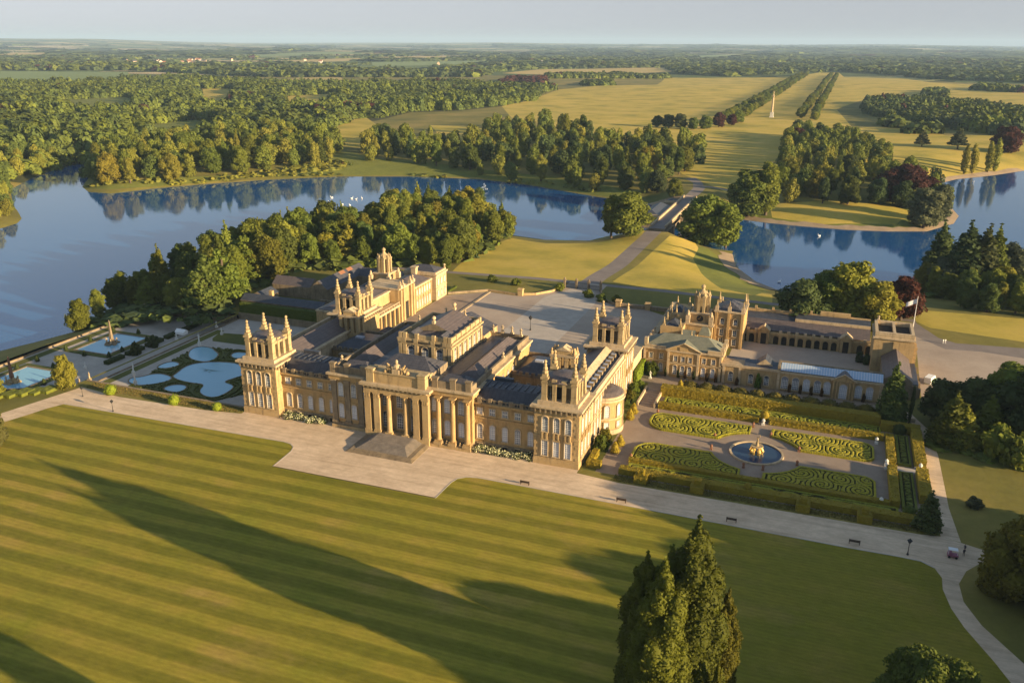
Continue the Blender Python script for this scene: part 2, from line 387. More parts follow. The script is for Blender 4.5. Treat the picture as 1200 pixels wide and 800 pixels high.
M['pool_deep'] = water_mat('blue pool water', (.02, .045, .09), .06, .05, 2)
def farmland():
    m, t, b = nt('patchwork farmland'); p = scalev(t, pos(t), (.00135, .0026, 0))
    wob = noise(t, 1.5, 2, .5, p); ad = t.nodes.new('ShaderNodeVectorMath'); ad.operation = 'ADD'
    cv = t.nodes.new('ShaderNodeCombineXYZ'); t.links.new(wob, cv.inputs[0]); t.links.new(wob, cv.inputs[1])
    t.links.new(p, ad.inputs[0]); t.links.new(cv.outputs[0], ad.inputs[1])
    v = t.nodes.new('ShaderNodeTexVoronoi'); v.inputs['Scale'].default_value = 1.0; t.links.new(ad.outputs[0], v.inputs['Vector'])
    s = t.nodes.new('ShaderNodeSeparateColor'); t.links.new(v.outputs['Color'], s.inputs[0])
    c = ramp(t, s.outputs[0], [(.0, (.10, .13, .05)), (.2, (.22, .25, .09)), (.38, (.13, .17, .06)), (.5, (.52, .42, .2)), (.66, (.28, .27, .11)), (.8, (.5, .40, .22)), (.92, (.16, .2, .07))])
    c.node.color_ramp.interpolation = 'CONSTANT'
    e = t.nodes.new('ShaderNodeTexVoronoi'); e.feature = 'DISTANCE_TO_EDGE'; e.inputs['Scale'].default_value = 1.0; t.links.new(ad.outputs[0], e.inputs['Vector'])
    c = mix(t, math_(t, 'LESS_THAN', e.outputs['Distance'], .035), c, (.03, .045, .015))
    wd = t.nodes.new('ShaderNodeMapRange'); wd.inputs[1].default_value = .54; wd.inputs[2].default_value = .57
    t.links.new(noise(t, .9, 5, .6, p), wd.inputs[0]); c = mix(t, wd.outputs[0], c, (.035, .05, .017))
    t.links.new(c, b.inputs['Base Color']); b.inputs['Roughness'].default_value = 1; b.inputs['Specular IOR Level'].default_value = .05
    return m
M['farmland'] = farmland()
M['forest_floor'] = grass('woodland floor', [(.03, .04, .012), (.06, .06, .02)], .05, .3, .4)  # dark green that paints shade into the gaps between trees
M['field_green'] = grass('green crop field', [(.15, .20, .07), (.20, .26, .09)], .004, .1, .05)
M['field_gold'] = grass('golden crop field', [(.36, .27, .08), (.46, .35, .13)], .004, .1, .05)
M['earth'] = surf('bare earth', [(.20, .15, .10), (.30, .22, .14)], .2, .95, fine=(1, .2))

# ---------------------------------------------------------------- ground regions, one triangulation without overlaps
def PX(*pts, z=0.0): return [on_plane(x, y, z) for x, y in pts]
def AT(*pts): return [at(x, y)[:2] for x, y in pts]
def arc(cx, cy, r, a0, a1, n):
    return [(cx+r*math.cos(R(a0+(a1-a0)*k/n)), cy+r*math.sin(R(a0+(a1-a0)*k/n))) for k in range(n+1)]
lawn_edge = [(-100.6, -14.2)] + [(-27.5, -12.6), (-25, -13), (-23.3, -14.3), (-22.4, -16.5), (-21.8, -25.2), (22.2, -25.1), (22.5, -17), (23.1, -14.8), (24.8, -13.3), (27.5, -12.6)] + \
    [(60, -12.8), (110, -13.2), (121, -13.0), (124.8, -13.2), (127.2, -14.8), (128.3, -18), (128.1, -22), (129, -28), (130.7, -33.4), (134.4, -41.6), (137, -48.4), (146, -66), (165, -110), (190, -200), (-200, -200), (-150, -100), (-118, -52), (-106.5, -31.5), (-104, -24), (-102.5, -18)]
REG = [  # name, material, polygon, fixed height or None, draw order: later wins
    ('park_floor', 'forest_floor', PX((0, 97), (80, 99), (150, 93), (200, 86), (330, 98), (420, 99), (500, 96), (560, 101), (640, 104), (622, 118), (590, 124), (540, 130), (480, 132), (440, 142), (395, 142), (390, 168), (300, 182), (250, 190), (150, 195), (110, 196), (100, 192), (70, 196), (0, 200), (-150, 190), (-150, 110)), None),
    ('field', 'field_green', PX((-60, 83), (150, 84.5), (152, 92), (80, 98), (-60, 97)), None),
    ('field', 'meadow', PX((228, 104), (272, 103), (280, 112), (268, 121), (236, 122)), None),
    ('field', 'bank', PX((70, 118), (150, 113), (168, 121), (150, 131), (84, 133)), None),
    ('field', 'meadow', PX((330, 113), (392, 110), (402, 118), (380, 126), (338, 127)), None),
    ('field', 'bank', PX((165, 146), (235, 139), (262, 146), (245, 158), (182, 164)), None),
    ('field', 'field_gold', PX((205, 74.5), (420, 69), (436, 71.5), (210, 77)), None),
    ('field', 'field_green', PX((432, 73.5), (585, 71), (592, 75), (440, 78)), None),
    ('field', 'field_gold', PX((440, 68), (530, 66.5), (560, 69), (446, 71.5)), None),
    ('field', 'field_green', PX((250, 66), (420, 63), (425, 65), (262, 68.5)), None),
    ('field', 'field_green', PX((812, 65.5), (880, 64), (892, 66.5), (822, 68.5)), None),
    ('field', 'field_gold', PX((838, 70.5), (892, 71), (890, 73.5), (840, 73.5)), None),
    ('field', 'field_gold', PX((0, 63), (120, 61), (130, 62.5), (0, 65)), None),
    ('field', 'field_green', PX((560, 79), (640, 78), (700, 77.5), (640, 80.5), (560, 83)), None),
    ('field', 'field_gold', PX((318, 95), (350, 91), (400, 90), (402, 97), (335, 99)), None),
    ('field', 'field_gold', PX((588, 86), (640, 81.5), (775, 80.5), (792, 84), (700, 87), (640, 88)), None),
    ('meadow', 'meadow', PX((588, 124), (622, 117), (655, 105), (700, 101), (770, 100), (780, 91), (925, 91), (948, 87), (958, 85.5), (983, 85.5), (990, 90), (1060, 92), (1090, 97), (1240, 103), (1240, 128), (1100, 118), (1010, 118), (980, 130), (1000, 150), (1060, 146), (1110, 158), (1190, 158), (1220, 185), (1175, 190), (1110, 205), (1000, 190), (940, 160), (880, 212), (850, 218), (800, 200), (770, 180), (700, 158), (650, 150), (600, 140)), None),
    ('meadow', 'meadow', PX((385, 142), (430, 138), (446, 150), (428, 172), (395, 168)), None),
    ('meadow', 'meadow', PX((505, 148), (560, 150), (580, 160), (560, 168), (515, 160)), None),
    ('bank_grass', 'bank', AT((98, 221), (130, 222), (200, 217), (300, 208), (400, 205.5), (480, 205.5), (560, 208), (620, 215), (700, 229), (740, 233), (740, 222), (650, 208), (560, 198), (500, 190), (440, 186), (400, 175), (385, 170), (370, 195), (330, 203), (200, 208), (130, 214)), None),
    ('bank_grass', 'bank', AT((868, 255.5), (900, 259), (990, 267), (1085, 269), (1116, 260), (1119, 250), (1095, 232), (1000, 240), (900, 240), (870, 245)), None),
    ('meadow_strip', 'meadow', AT((900, 240), (960, 236), (1040, 240), (1075, 250), (1050, 263), (960, 263), (905, 255)), None),
    ('north_meadow', 'meadow', AT((545, 305), (600, 279), (640, 285), (700, 284), (745, 276), (763, 268), (748, 284), (680, 332), (640, 328), (560, 320), (530, 318)), None),
    ('north_meadow', 'meadow', AT((718, 330), (785, 276), (815, 285), (822, 300), (830, 318), (850, 335), (905, 345), (905, 356), (800, 345)), None),
    ('bank_grass', 'bank', AT((822, 288), (862, 316), (880, 331), (905, 341), (885, 346), (845, 338), (822, 320), (812, 303)), None),
    ('east_meadow', 'meadow', PX((1075, 362), (1210, 373), (1230, 405), (1090, 384), (1072, 376)), None),
    ('north_road', 'asphalt', [(.2, 168.2), (9.0, 168.2), (9.4, 200), (9.2, 316), (.6, 316), (.6, 200)], None),
    ('cross_road', 'asphalt', [(-140, 160), (-58, 165.5), (-20, 169.5), (36, 170), (60, 168), (90, 166), (134, 163), (134, 159), (90, 162.5), (60, 164.5), (36, 166), (-20, 165.8), (-58, 161.8), (-140, 156)], None),
    ('far_road', 'asphalt', [(.6, 426), (9.2, 426), (9, 470), (2, 500), (-6, 520), (-14, 515), (-4, 495), (.2, 470)], None),
    ('far_track', 'asphalt', [(6, 478), (30, 470), (62, 464), (64, 468), (30, 475), (5, 483)], None),
    ('great_court', 'gravel2', [(-46, 58), (-46, 127.3), (-44, 129.5), (-31.5, 139.5), (-19, 138.3), (-12, 141.5), (-7.5, 147), (-4, 157.5), (-4, 168), (12.6, 168), (12.6, 157.5), (15.5, 147), (20, 141.5), (26, 138.3), (36, 138.3), (46, 132), (46, 58)], None),
    ('court_lawn', 'turf', [(-45.9, 125), (-45.9, 90), (-31.2, 90), (-31.2, 138.8), (-36, 136)], None) if False else ('court_side', 'gravel3', [(-45.5, 126), (-45.5, 92), (-31.2, 92), (-31.2, 138.8), (-36, 135)], None),
    ('court_walk', 'paving', [(-7, 60), (-7, 140), (-1, 156), (-1, 158), (10, 158), (10, 156), (15, 140), (15, 60)], None),
    ('east_forecourt', 'gravel2', PX((1072, 386), (1100, 402), (1215, 412), (1260, 420), (1260, 520), (1190, 500), (1100, 478), (1080, 470)), None),
    ('east_road', 'asphalt', PX((1070, 376), (1100, 396), (1120, 402), (1240, 411), (1240, 426), (1150, 412), (1108, 409), (1068, 392)), None),
    ('kitchen_yard', 'gravel2', [(73, 76), (118, 76), (118, 114), (73, 114)], None),
    ('terrace_path', 'gravel', [(-106, -2.5), (-90, -4.4), (-60, -3.2), (-49, -1.6), (-49, 2.6), (49, 2.6), (49, -1.8), (60, -3.0), (125, -2.2), (129.4, -1.5), (134, -3.0), (140, -5), (136.5, -9), (133, -13.8), (131.2, -19), (131.4, -25), (133.7, -31.6), (139.2, -40.6), (150, -60), (169, -105), (200, -200), (190, -200), (165, -110), (146, -66), (137, -48.4), (134.4, -41.6), (130.7, -33.4), (129, -28), (128.1, -22), (128.3, -18), (127.2, -14.8), (124.8, -13.2), (110, -13.2), (60, -12.8), (27.5, -12.6), (24.8, -13.3), (23.1, -14.8), (22.5, -17), (22.2, -25.1), (-21.8, -25.2), (-22.4, -16.5), (-23.3, -14.3), (-25, -13), (-27.5, -12.6), (-100.6, -14.2), (-102.5, -18), (-104, -24), (-106.5, -31.5), (-118, -52), (-150, -100), (-156, -98), (-126, -50), (-112, -27), (-109, -15)], None),
    ('east_path', 'gravel', [(129.4, -1.5), (128.9, 12), (128.9, 40), (127.8, 52), (126.2, 60), (122.5, 66), (127, 67), (131.2, 56), (132.2, 40), (132.2, 12), (133.2, -2.6)], None),
    ('orangery_walk', 'gravel3', [(50, 62.6), (122.5, 61.6), (124.5, 64), (122, 69.8), (50, 69.8)], None),
    ('garden_ground', 'gravel3', [(53, .6), (127, .6), (127, 59.9), (58.3, 60.4), (58.3, 62.6), (53, 62.6)], None),
    ('palace_border', 'turf', [(48.8, .6), (53, .6), (53, 58), (48.8, 58)], None),
    ('orangery_bed', 'earth', [(50, 69.8), (122, 69.8), (122, 71.2), (50, 71.2)], None),
    ('lawn', 'lawn', lawn_edge, None),
]
TERR_UP = [(-108.5, 2.2), (-49.6, 2.2), (-49.6, 76), (-108.5, 76)]; TERR_LO = [(-155, -28), (-109.5, -3.5), (-109.5, 76), (-155, 76)]
REG += [('upper_terrace', 'paving', TERR_UP, -2.0), ('lower_terrace', 'paving', TERR_LO, -4.5)]
pts, edges = [], []
def addpoly(poly, step):
    n = len(poly); i0 = len(pts); ring = []
    for k in range(n):
        a, b = poly[k], poly[(k+1) % n]; d = math.hypot(b[0]-a[0], b[1]-a[1]); q = max(1, int(d/step))
        for j in range(q): ring.append((a[0]+(b[0]-a[0])*j/q, a[1]+(b[1]-a[1])*j/q))
    pts.extend(ring); m = len(ring)
    edges.extend((i0+k, i0+(k+1) % m) for k in range(m))
addpoly(LAKE_W, 8)
for nm, mt, poly, z in REG:
    r = max(math.hypot(p[0], p[1]) for p in poly); addpoly(poly, 6 if r < 700 else 60)
def grid(x0, x1, y0, y1, s, hole=None):
    X, Y = np.meshgrid(np.arange(x0, x1+.1, s), np.arange(y0, y1+.1, s))
    X = X+RNG.uniform(-.22, .22, X.shape)*s; Y = Y+RNG.uniform(-.22, .22, Y.shape)*s
    P = np.c_[X.ravel(), Y.ravel()]
    if hole: P = P[~((P[:, 0] > hole[0]) & (P[:, 0] < hole[1]) & (P[:, 1] > hole[2]) & (P[:, 1] < hole[3]))]
    return P
near = grid(-640, 360, -240, 720, 9.0)
flat = (near[:, 0] > -100) & (near[:, 0] < 160) & (near[:, 1] < 155) & (RNG.random(len(near)) < .8)
near = near[~flat]
for P in (near, grid(-1900, 1400, -700, 3300, 55, (-650, 370, -250, 730)), grid(-9000, 8000, -1500, 11000, 350, (-1930, 1430, -730, 3330)),
          grid(-40000, 40000, -6000, 44000, 1700, (-9200, 8200, -1700, 11200))):
    pts.extend(map(tuple, P))
vo, eo, fo, _a, _b, _c = geometry.delaunay_2d_cdt([Vector(p) for p in pts], edges, [], 0, 1e-3)
VO = np.array([(v.x, v.y) for v in vo]); FO = np.array([tuple(f) for f in fo])
cen = VO[FO].mean(1); ZT = terrain(VO)
cls = np.full(len(FO), -1)
rr = np.hypot(cen[:, 0], cen[:, 1]); cls[rr > 2600] = -2
for k, (nm, mt, poly, z) in enumerate(REG): cls[in_poly(cen, poly)] = k
def ground_obj(name, mat, sel, z=None):
    f = FO[sel]; u, inv = np.unique(f, return_inverse=True); inv = inv.reshape(f.shape)
    zz = ZT[u] if z is None else np.full(len(u), z)
    me = bpy.data.meshes.new(name); me.from_pydata(np.c_[VO[u], zz].tolist(), [], inv.tolist()); me.materials.append(M[mat])
    me.polygons.foreach_set('use_smooth', [True]*len(me.polygons)); me.update()
    o = bpy.data.objects.new(name, me); COL.objects.link(o); o['kind'] = 'structure'; return o
lakedist = dist_poly(cen, LP); inlake = in_poly(cen, LP)
sh = (cls == -1) & ~inlake & (lakedist < 3.5) & (rr < 1000)
eastshore = (cen[:, 0] > 25)
ground_obj('ground', 'park', (cls == -1) & ~inlake)
ground_obj('lake_bed', 'shore', inlake)
ground_obj('farmland', 'farmland', cls == -2)
for k, (nm, mt, poly, z) in enumerate(REG):
    sel = (cls == k) & ~inlake
    if sel.any(): ground_obj(nm, mt, sel, z)
# water surface
mb = MB(); mb.v = [(x, y, LAKE_Z) for x, y in [(-900, -500), (600, -500), (600, 900), (-900, 900)]]; mb.f = [(0, 1, 2, 3)]; mb.m = [0]
o = mb.build('water', M['lake'], loc=(0, 0, LAKE_Z)); o['kind'] = 'structure'
# muddy beach strips along the visible east shores, thin sheets following the bank
def strip(name, px, w, mat):
    P = [np.array(p) for p in L(*px)]; mb = MB(); prev = None
    for k, p in enumerate(P):
        a = P[max(k-1, 0)]; b = P[min(k+1, len(P)-1)]; d = (b-a)/np.linalg.norm(b-a); n = np.array([-d[1], d[0]])
        if in_poly([p+n*3], LP)[0]: n = -n
        ww = w*(.7+.6*RNG.random()); q0 = p-n*.8; q1 = p+n*ww; q2 = p+n*ww*.5
        cur = [(q0[0], q0[1], LAKE_Z+.06), (q2[0], q2[1], tz(*q2)+.25), (q1[0], q1[1], tz(*q1)+.12)]
        if prev:
            mb.quad(prev[0], cur[0], cur[1], prev[1]); mb.quad(prev[1], cur[1], cur[2], prev[2])
        prev = cur
    o = mb.build(name, M[mat]); o['kind'] = 'structure'
def dens(px, n=5): return [(px[k][0]+(px[k+1][0]-px[k][0])*j/n, px[k][1]+(px[k+1][1]-px[k][1])*j/n) for k in range(len(px)-1) for j in range(n)]+[px[-1]]
strip('shore', dens([(857, 298), (860, 312), (884, 330), (912, 341)]), 7, 'shore')
strip('shore', dens([(868, 257), (900, 261), (940, 265), (990, 269), (1040, 271), (1085, 271), (1116, 262), (1122, 253), (1112, 242), (1106, 228)]), 6, 'shore')
strip('shore', dens([(1104, 214), (1120, 210), (1160, 206), (1200, 200)]), 7, 'shore')
# ================================================================ building helpers
WIN = {}
def window_mesh(w, h, arched, pane, surround=True, bars=(3, 5), smat='stone_l'):
    key = (w, h, arched, pane, surround, bars, smat)
    if key in WIN: return WIN[key]
    b = MB()   # local: x along wall, -y outwards, z up from the sill
    hw = w/2; hs = h-hw*.9 if arched else h
    out = [(-hw, 0), (hw, 0), (hw, hs)]
    if arched:
        for k in range(1, 7): t = math.pi*k/7; out.append((hw*math.cos(t), hs+hw*.9*math.sin(t)))
    out.append((-hw, hs))
    i = len(b.v); b.v += [(x, -.05, z) for x, z in out]; b.f.append(tuple(range(i, i+len(out)))); b.m.append(0)
    n = len(out); s = .2 if surround else .08; o2 = []
    cz = h/2
    for k in range(n):
        x, z = out[k]; o2.append((x*(hw+s)/hw, cz+(z-cz)*(cz+s)/cz))
    for k in range(1, n):      # surround; the sill side is a sill of its own
        a, c = out[k], out[(k+1) % n]; A, Cc = o2[k], o2[(k+1) % n]
        b.quad((a[0], -.2, a[1]), (c[0], -.2, c[1]), (Cc[0], -.2, Cc[1]), (A[0], -.2, A[1]), 1)
        b.quad((A[0], -.2, A[1]), (Cc[0], -.2, Cc[1]), (Cc[0], .02, Cc[1]), (A[0], .02, A[1]), 1)
        b.quad((c[0], -.2, c[1]), (a[0], -.2, a[1]), (a[0], -.04, a[1]), (c[0], -.04, c[1]), 1)
    b.box(-hw-s-.05, hw+s+.05, -.3, 0, -.22, 0, 1)
    for k in range(1, bars[0]):
        x = -hw+w*k/bars[0]; b.box(x-.035, x+.035, -.1, -.06, .02, hs, 2)
    for k in range(1, bars[1]):
        z = hs*k/bars[1]; q = .07 if k == bars[1]//2 else .035; b.box(-hw+.02, hw-.02, -.11, -.07, z-q, z+q, 2)
    b.box(-hw+.01, -hw+.09, -.1, -.055, .01, hs, 2); b.box(hw-.09, hw-.01, -.1, -.055, .01, hs, 2)
    me = b.mesh('window', [M[pane], M[smat], M['white']]); WIN[key] = me
    return me
def window(parent, x, y, z, w, h, face='S', arched=False, pane='blind', **k):
    if pane == 'blind' and random.random() < .4: pane = 'blind_d'
    rz = {'S': 0, 'E': math.pi/2, 'N': math.pi, 'W': -math.pi/2}[face] if isinstance(face, str) else face
    return place(window_mesh(w, h, arched, pane, **k), 'window', (x, y, z), rz, parent)
def pinnacle_mesh(h=4.6, mat='stone_s'):
    b = MB(); s = h/4.6
    b.box(-.75*s, .75*s, -.75*s, .75*s, 0, .55*s); b.box(-.5*s, .5*s, -.5*s, .5*s, .55*s, 1.2*s)
    b.lathe(0, 0, [(.3*s, 1.2*s), (.62*s, 1.45*s), (.6*s, 1.9*s), (.34*s, 2.1*s), (.5*s, 2.35*s), (.46*s, 2.7*s), (.24*s, 2.95*s), (.34*s, 3.2*s), (.3*s, 3.5*s), (.16*s, 3.7*s), (.28*s, 3.95*s), (.34*s, 4.2*s), (.2*s, 4.45*s), (0.01, 4.6*s)], 9)
    return b.mesh('pinnacle', M[mat])
PIN = pinnacle_mesh(); PIN_S = pinnacle_mesh(3.0)
def urn_mesh(h=1.6, mat='stone_l'):
    b = MB(); s = h/1.6
    b.box(-.35*s, .35*s, -.35*s, .35*s, 0, .5*s)
    b.lathe(0, 0, [(.15*s, .5*s), (.12*s, .62*s), (.34*s, .85*s), (.42*s, 1.1*s), (.3*s, 1.25*s), (.36*s, 1.35*s), (.14*s, 1.45*s), (.1*s, 1.6*s)], 9)
    return b.mesh('urn', M[mat])
URN = urn_mesh()
def ball_mesh(h=2.3):
    b = MB(); b.box(-.42, .42, -.42, .42, 0, .9); r = .62; z0 = h-r
    b.lathe(0, 0, [(.25, .9), (.3, 1.1)]+[(r*math.cos(t), z0+r*math.sin(t)) for t in np.linspace(-1.3, 1.5, 8)], 10); return b.mesh('ball_finial', M['stone_l'], smooth=False)
BALL = ball_mesh()
def statue_mesh(h=2.2, mat='stone_l', seed=0, plinth=.5):
    """standing draped figure on a small plinth"""
    rg = random.Random(seed); b = MB(); b.box(-.4, .4, -.4, .4, 0, plinth)
    H = h-plinth; z = plinth; lean = rg.uniform(-.06, .06)
    b.lathe(0, 0, [(.30, z), (.28, z+.2*H), (.24, z+.42*H), (.2, z+.52*H), (.25, z+.66*H), (.27, z+.76*H), (.10, z+.84*H), (.07, z+.86*H), (.12, z+.9*H), (.13, z+.95*H), (.07, z+H)], 9, sy=.72)
    sx = rg.choice((-1, 1))
    b.tube([(sx*.25, 0, z+.77*H), (sx*.42, -.12, z+.62*H), (sx*.5, -.3, z+.72*H)], [.085, .075, .05], 6)
    b.tube([(-sx*.25, 0, z+.77*H), (-sx*.36, .02, z+.58*H), (-sx*.24, -.14, z+.45*H)], [.085, .075, .05], 6)
    return b.mesh('statue', M[mat])
STAT = [statue_mesh(seed=k) for k in range(3)]
def parapet(b, x0, x1, y0, y1, z0, z1, m=0, t=.35):
    """ring wall on four sides, butt jointed"""
    b.box(x0, x1, y0, y0+t, z0, z1, m); b.box(x0, x1, y1-t, y1, z0, z1, m)
    b.box(x0, x0+t, y0+t, y1-t, z0, z1, m); b.box(x1-t, x1, y0+t, y1-t, z0, z1, m)
def balustrade(b, p0, p1, z0, z1, m=0, step=1.0):
    """rail, plinth and balusters between two points along one axis"""
    (x0, y0), (x1, y1) = p0, p1; L_ = math.hypot(x1-x0, y1-y0); dx, dy = (x1-x0)/L_, (y1-y0)/L_; q = .16
    def bar(a, c, za, zb, w): b.box(min(x0+dx*a, x0+dx*c)-w*abs(dy), max(x0+dx*a, x0+dx*c)+w*abs(dy), min(y0+dy*a, y0+dy*c)-w*abs(dx), max(y0+dy*a, y0+dy*c)+w*abs(dx), za, zb, m)
    bar(0, L_, z0, z0+.22, q+.05); bar(0, L_, z1-.2, z1, q+.08)
    n = max(1, int(L_/step))
    for k in range(n+1):
        s = L_*k/n; big = k % 5 == 0; w = .32 if big else .12
        bar(max(0, s-w), min(L_, s+w), z0+.22, z1-.2, q if big else .1)
def column_mesh(h, r, mat='stone', n=14):
    b = MB(); b.box(-r*1.45, r*1.45, -r*1.45, r*1.45, 0, .45)
    b.lathe(0, 0, [(r*1.3, .45), (r*1.32, .65), (r*1.05, .85), (r, 1.0), (r*.97, h*.5), (r*.86, h-1.5), (r*.95, h-1.45), (r*.9, h-1.3), (r*1.0, h-.8), (r*1.35, h-.3), (r*1.3, h-.28)], n)
    b.box(-r*1.4, r*1.4, -r*1.4, r*1.4, h-.3, h)
    for a in range(8):
        t = a*math.pi/4; b.box(r*1.12*math.cos(t)-.1, r*1.12*math.cos(t)+.1, r*1.12*math.sin(t)-.1, r*1.12*math.sin(t)+.1, h-1.15, h-.55)
    return b.mesh('column', M[mat])

# ================================================================ the palace: main block
pal = empty('palace', (0, 29, 0), 'vast golden limestone baroque palace with four pinnacled corner towers and a columned central portico', 'palace')
def console_mesh():
    b = MB(); b.box(-.95, .95, -.42, 0, 0, .35); b.box(-.75, -.35, -.5, 0, .35, 1.85); b.box(.35, .75, -.5, 0, .35, 1.85); b.box(-.35, .35, -.2, 0, .35, 1.6)
    return b.mesh('console', M['stone'])
CONS = console_mesh()
def basement_mesh():
    b = MB(); b.box(-.6, .6, -.12, 0, 0, 1.2); b.box(-.72, .72, -.2, 0, 1.2, 1.35, 1); return b.mesh('basement_window', [M['dark'], M['stone_l']])
BASEW = basement_mesh()
def tower(x0, x1, y0, y1, faces, pane):
    b = MB(); st = 0
    b.box(x0-.22, x1+.22, y0-.22, y1+.22, -.3, 1.55); b.box(x0, x1, y0, y1, 1.55, 14.3)
    b.box(x0-.14, x1+.14, y0-.14, y1+.14, 7.35, 7.75); b.box(x0-.12, x1+.12, y0-.12, y1+.12, 1.56, 1.9)
    for k in range(8):   # rusticated corner quoins
        z = 2.1+k*1.55
        if 6.6 < z < 7.8: z = 6.3
        for cx in (x0, x1):
            for cy in (y0, y1):
                s = .07; q = 1.15 if k % 2 else .8
                b.box(cx-s if cx == x0 else cx-q, cx+q if cx == x0 else cx+s, cy-s if cy == y0 else cy-q, cy+q if cy == y0 else cy+s, z, z+.7)
    t = b.build('corner_tower', M['stone'], pal)
    c = MB(); c.box(x0-.3, x1+.3, y0-.3, y1+.3, 14.3, 14.6); c.box(x0-.95, x1+.95, y0-.95, y1+.95, 15.15, 15.65, 1); c.box(x0-.5, x1+.5, y0-.5, y1+.5, 14.61, 15.14)
    n = 9
    for k in range(n):
        u = x0+.35+(x1-x0-.7)*k/(n-1); v = y0+.35+(y1-y0-.7)*k/(n-1)
        for yy in (y0-.86, y1+.5): c.box(u-.17, u+.17, yy, yy+.36, 14.1, 15.149)
        for xx in (x0-.86, x1+.5): c.box(xx, xx+.36, v-.17, v+.17, 14.1, 15.149)
    c.box(x0+.5, x1-.5, y0+.5, y1-.5, 15.65, 16.5, 1)
    c.build('cornice', [M['stone_d'], M['stone_l']], t)
    # open belvedere
    i = 1.25; bx0, bx1, by0, by1 = x0+i, x1-i, y0+i, y1-i; v = MB()
    for cx in (bx0, bx1-1.35):
        for cy in (by0, by1-1.35): v.box(cx, cx+1.35, cy, cy+1.35, 16.5, 21.9); v.box(cx-.12, cx+1.47, cy-.12, cy+1.47, 20.9, 21.3); v.box(cx-.1, cx+1.45, cy-.1, cy+1.45, 16.52, 17.1)
    W = bx1-bx0
    for f in (.36, .64):
        cx = bx0+W*f; cy = by0+(by1-by0)*f
        for yy in (by0+.1, by1-.95): v.box(cx-.48, cx+.48, yy, yy+.85, 16.5, 21.2)
        for xx in (bx0+.1, bx1-.95): v.box(xx, xx+.85, cy-.48, cy+.48, 16.5, 21.2)
        for yy in (by0-.08, by1-1.0): v.box(cx-.62, cx+.62, yy, yy+1.08, 21.2, 22.0)
        for xx in (bx0-.08, bx1-1.0): v.box(xx, xx+1.08, cy-.62, cy+.62, 21.2, 22.0)
    parapet(v, bx0+.3, bx1-.3, by0+.3, by1-.3, 20.3, 21.6, t=.5)
    v.box(bx0+1.9, bx1-1.9, by0+1.9, by1-1.9, 16.5, 20.6, 1)  # added dark core, painted as the shade inside the arcade
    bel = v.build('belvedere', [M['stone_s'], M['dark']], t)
    r = MB(); cx, cy = (bx0+bx1)/2, (by0+by1)/2; w = W/2-.85
    r.lathe(cx, cy, [(w*1.38, 21.3), (w*1.2, 21.9), (w*.85, 22.35), (w*.4, 22.6), (.7, 22.7), (.01, 22.75)], 16)
    r.build('belvedere_roof', M['slate_sunlit'], t)
    for qx in (bx0+.68, bx1-.68):
        for qy in (by0+.68, by1-.68): place(PIN, 'pinnacle', (qx, qy, 21.9), 0, t, (1.25, 1.25, 1.06))
    cx = (x0+x1)/2
    for f in faces:
        for dx in (-2.95, 0, 2.95):
            for z, h in ((2.45, 4.0), (8.9, 3.95)):
                if f == 'S': window(t, cx+dx, y0-.02, z, 1.5, h, 'S', z > 8, pane, bars=(3, 7))
                if f == 'E': window(t, x1+.02, (y0+y1)/2+dx, z, 1.4, h, 'E', z > 8, pane, bars=(3, 7))
        for dx in (-2.95, 0, 2.95):       # carved consoles under the upper windows
            place(CONS, 'console', (cx+dx, y0-.02, 6.75) if f == 'S' else (x1+.02, (y0+y1)/2+dx, 6.75), 0 if f == 'S' else math.pi/2, t)
    return t
T = 11.35
t1 = tower(-48.75, -37.4, 0, T, ('S',), 'glass')
t2 = tower(37.4, 48.75, 0, T, ('S', 'E'), 'blind')
t3 = tower(37.4, 48.75, 46.65, 58, ('E',), 'blind')
t4 = tower(-48.75, -37.4, 46.65, 58, (), 'glass')

# ranges between the towers and the centre on the garden side
for sx in (-1, 1):
    X0, X1 = sorted((sx*20.6, sx*37.4)); b = MB()
    b.box(X0, X1, 2.35, 14, -.3, 1.9, 1); b.box(X0, X1, 2.5, 14, 1.9, 12.3); b.box(X0, X1, 2.3, 14.1, 8.45, 8.85); b.box(X0, X1, 1.9, 14.3, 12.3, 12.75)
    t = b.build('garden_range', [M['stone_o'], M['stone_d']], pal)
    p = MB(); n = 6
    balustrade(p, (X0+.2, 2.35), (X1-.2, 2.35), 12.75, 13.9, 0)
    for k in range(n): xx = X0+1.3+(X1-X0-2.6)*k/(n-1); p.box(xx-.5, xx+.5, 2.0, 2.7, 12.76, 14.1)
    p.build('parapet', M['stone_d'], t)
    r = MB(); r.quad((X0, 3.1, 12.9), (X1, 3.1, 12.9), (X1, 6.2, 15.6), (X0, 6.2, 15.6), 0); r.quad((X0, 6.2, 15.6), (X1, 6.2, 15.6), (X1, 10.6, 15.9), (X0, 10.6, 15.9), 0)
    r.quad((X0, 10.6, 15.9), (X1, 10.6, 15.9), (X1, 13.8, 12.9), (X0, 13.8, 12.9), 0)
    r.build('roof', M['slate'], t)
    r = MB()
    for k in range(9): xx = X0+1.5+(X1-X0-3)*k/8; r.box(xx-.12, xx+.12, 6.3, 10.5, 15.75, 16.0)
    r.box(X0+2, X0+7, 10.9, 12, 15.2, 16.6); r.build('roof_rolls', M['lead'], t)
    for k in range(5):
        x = sx*(21.9+3.42*k) if sx > 0 else -(21.6+3.42*k)
        window(t, x, 2.48, 2.9, 1.45, 4.0, 'S', True, 'blind', bars=(3, 6)); window(t, x, 2.48, 9.6, 1.5, 1.75, 'S', False, 'blind', bars=(3, 2))
    # basement openings behind the flower bed
    for k in range(5): place(BASEW, 'basement_window', (sx*(21.9+3.42*k), 2.33, .3), 0, t)

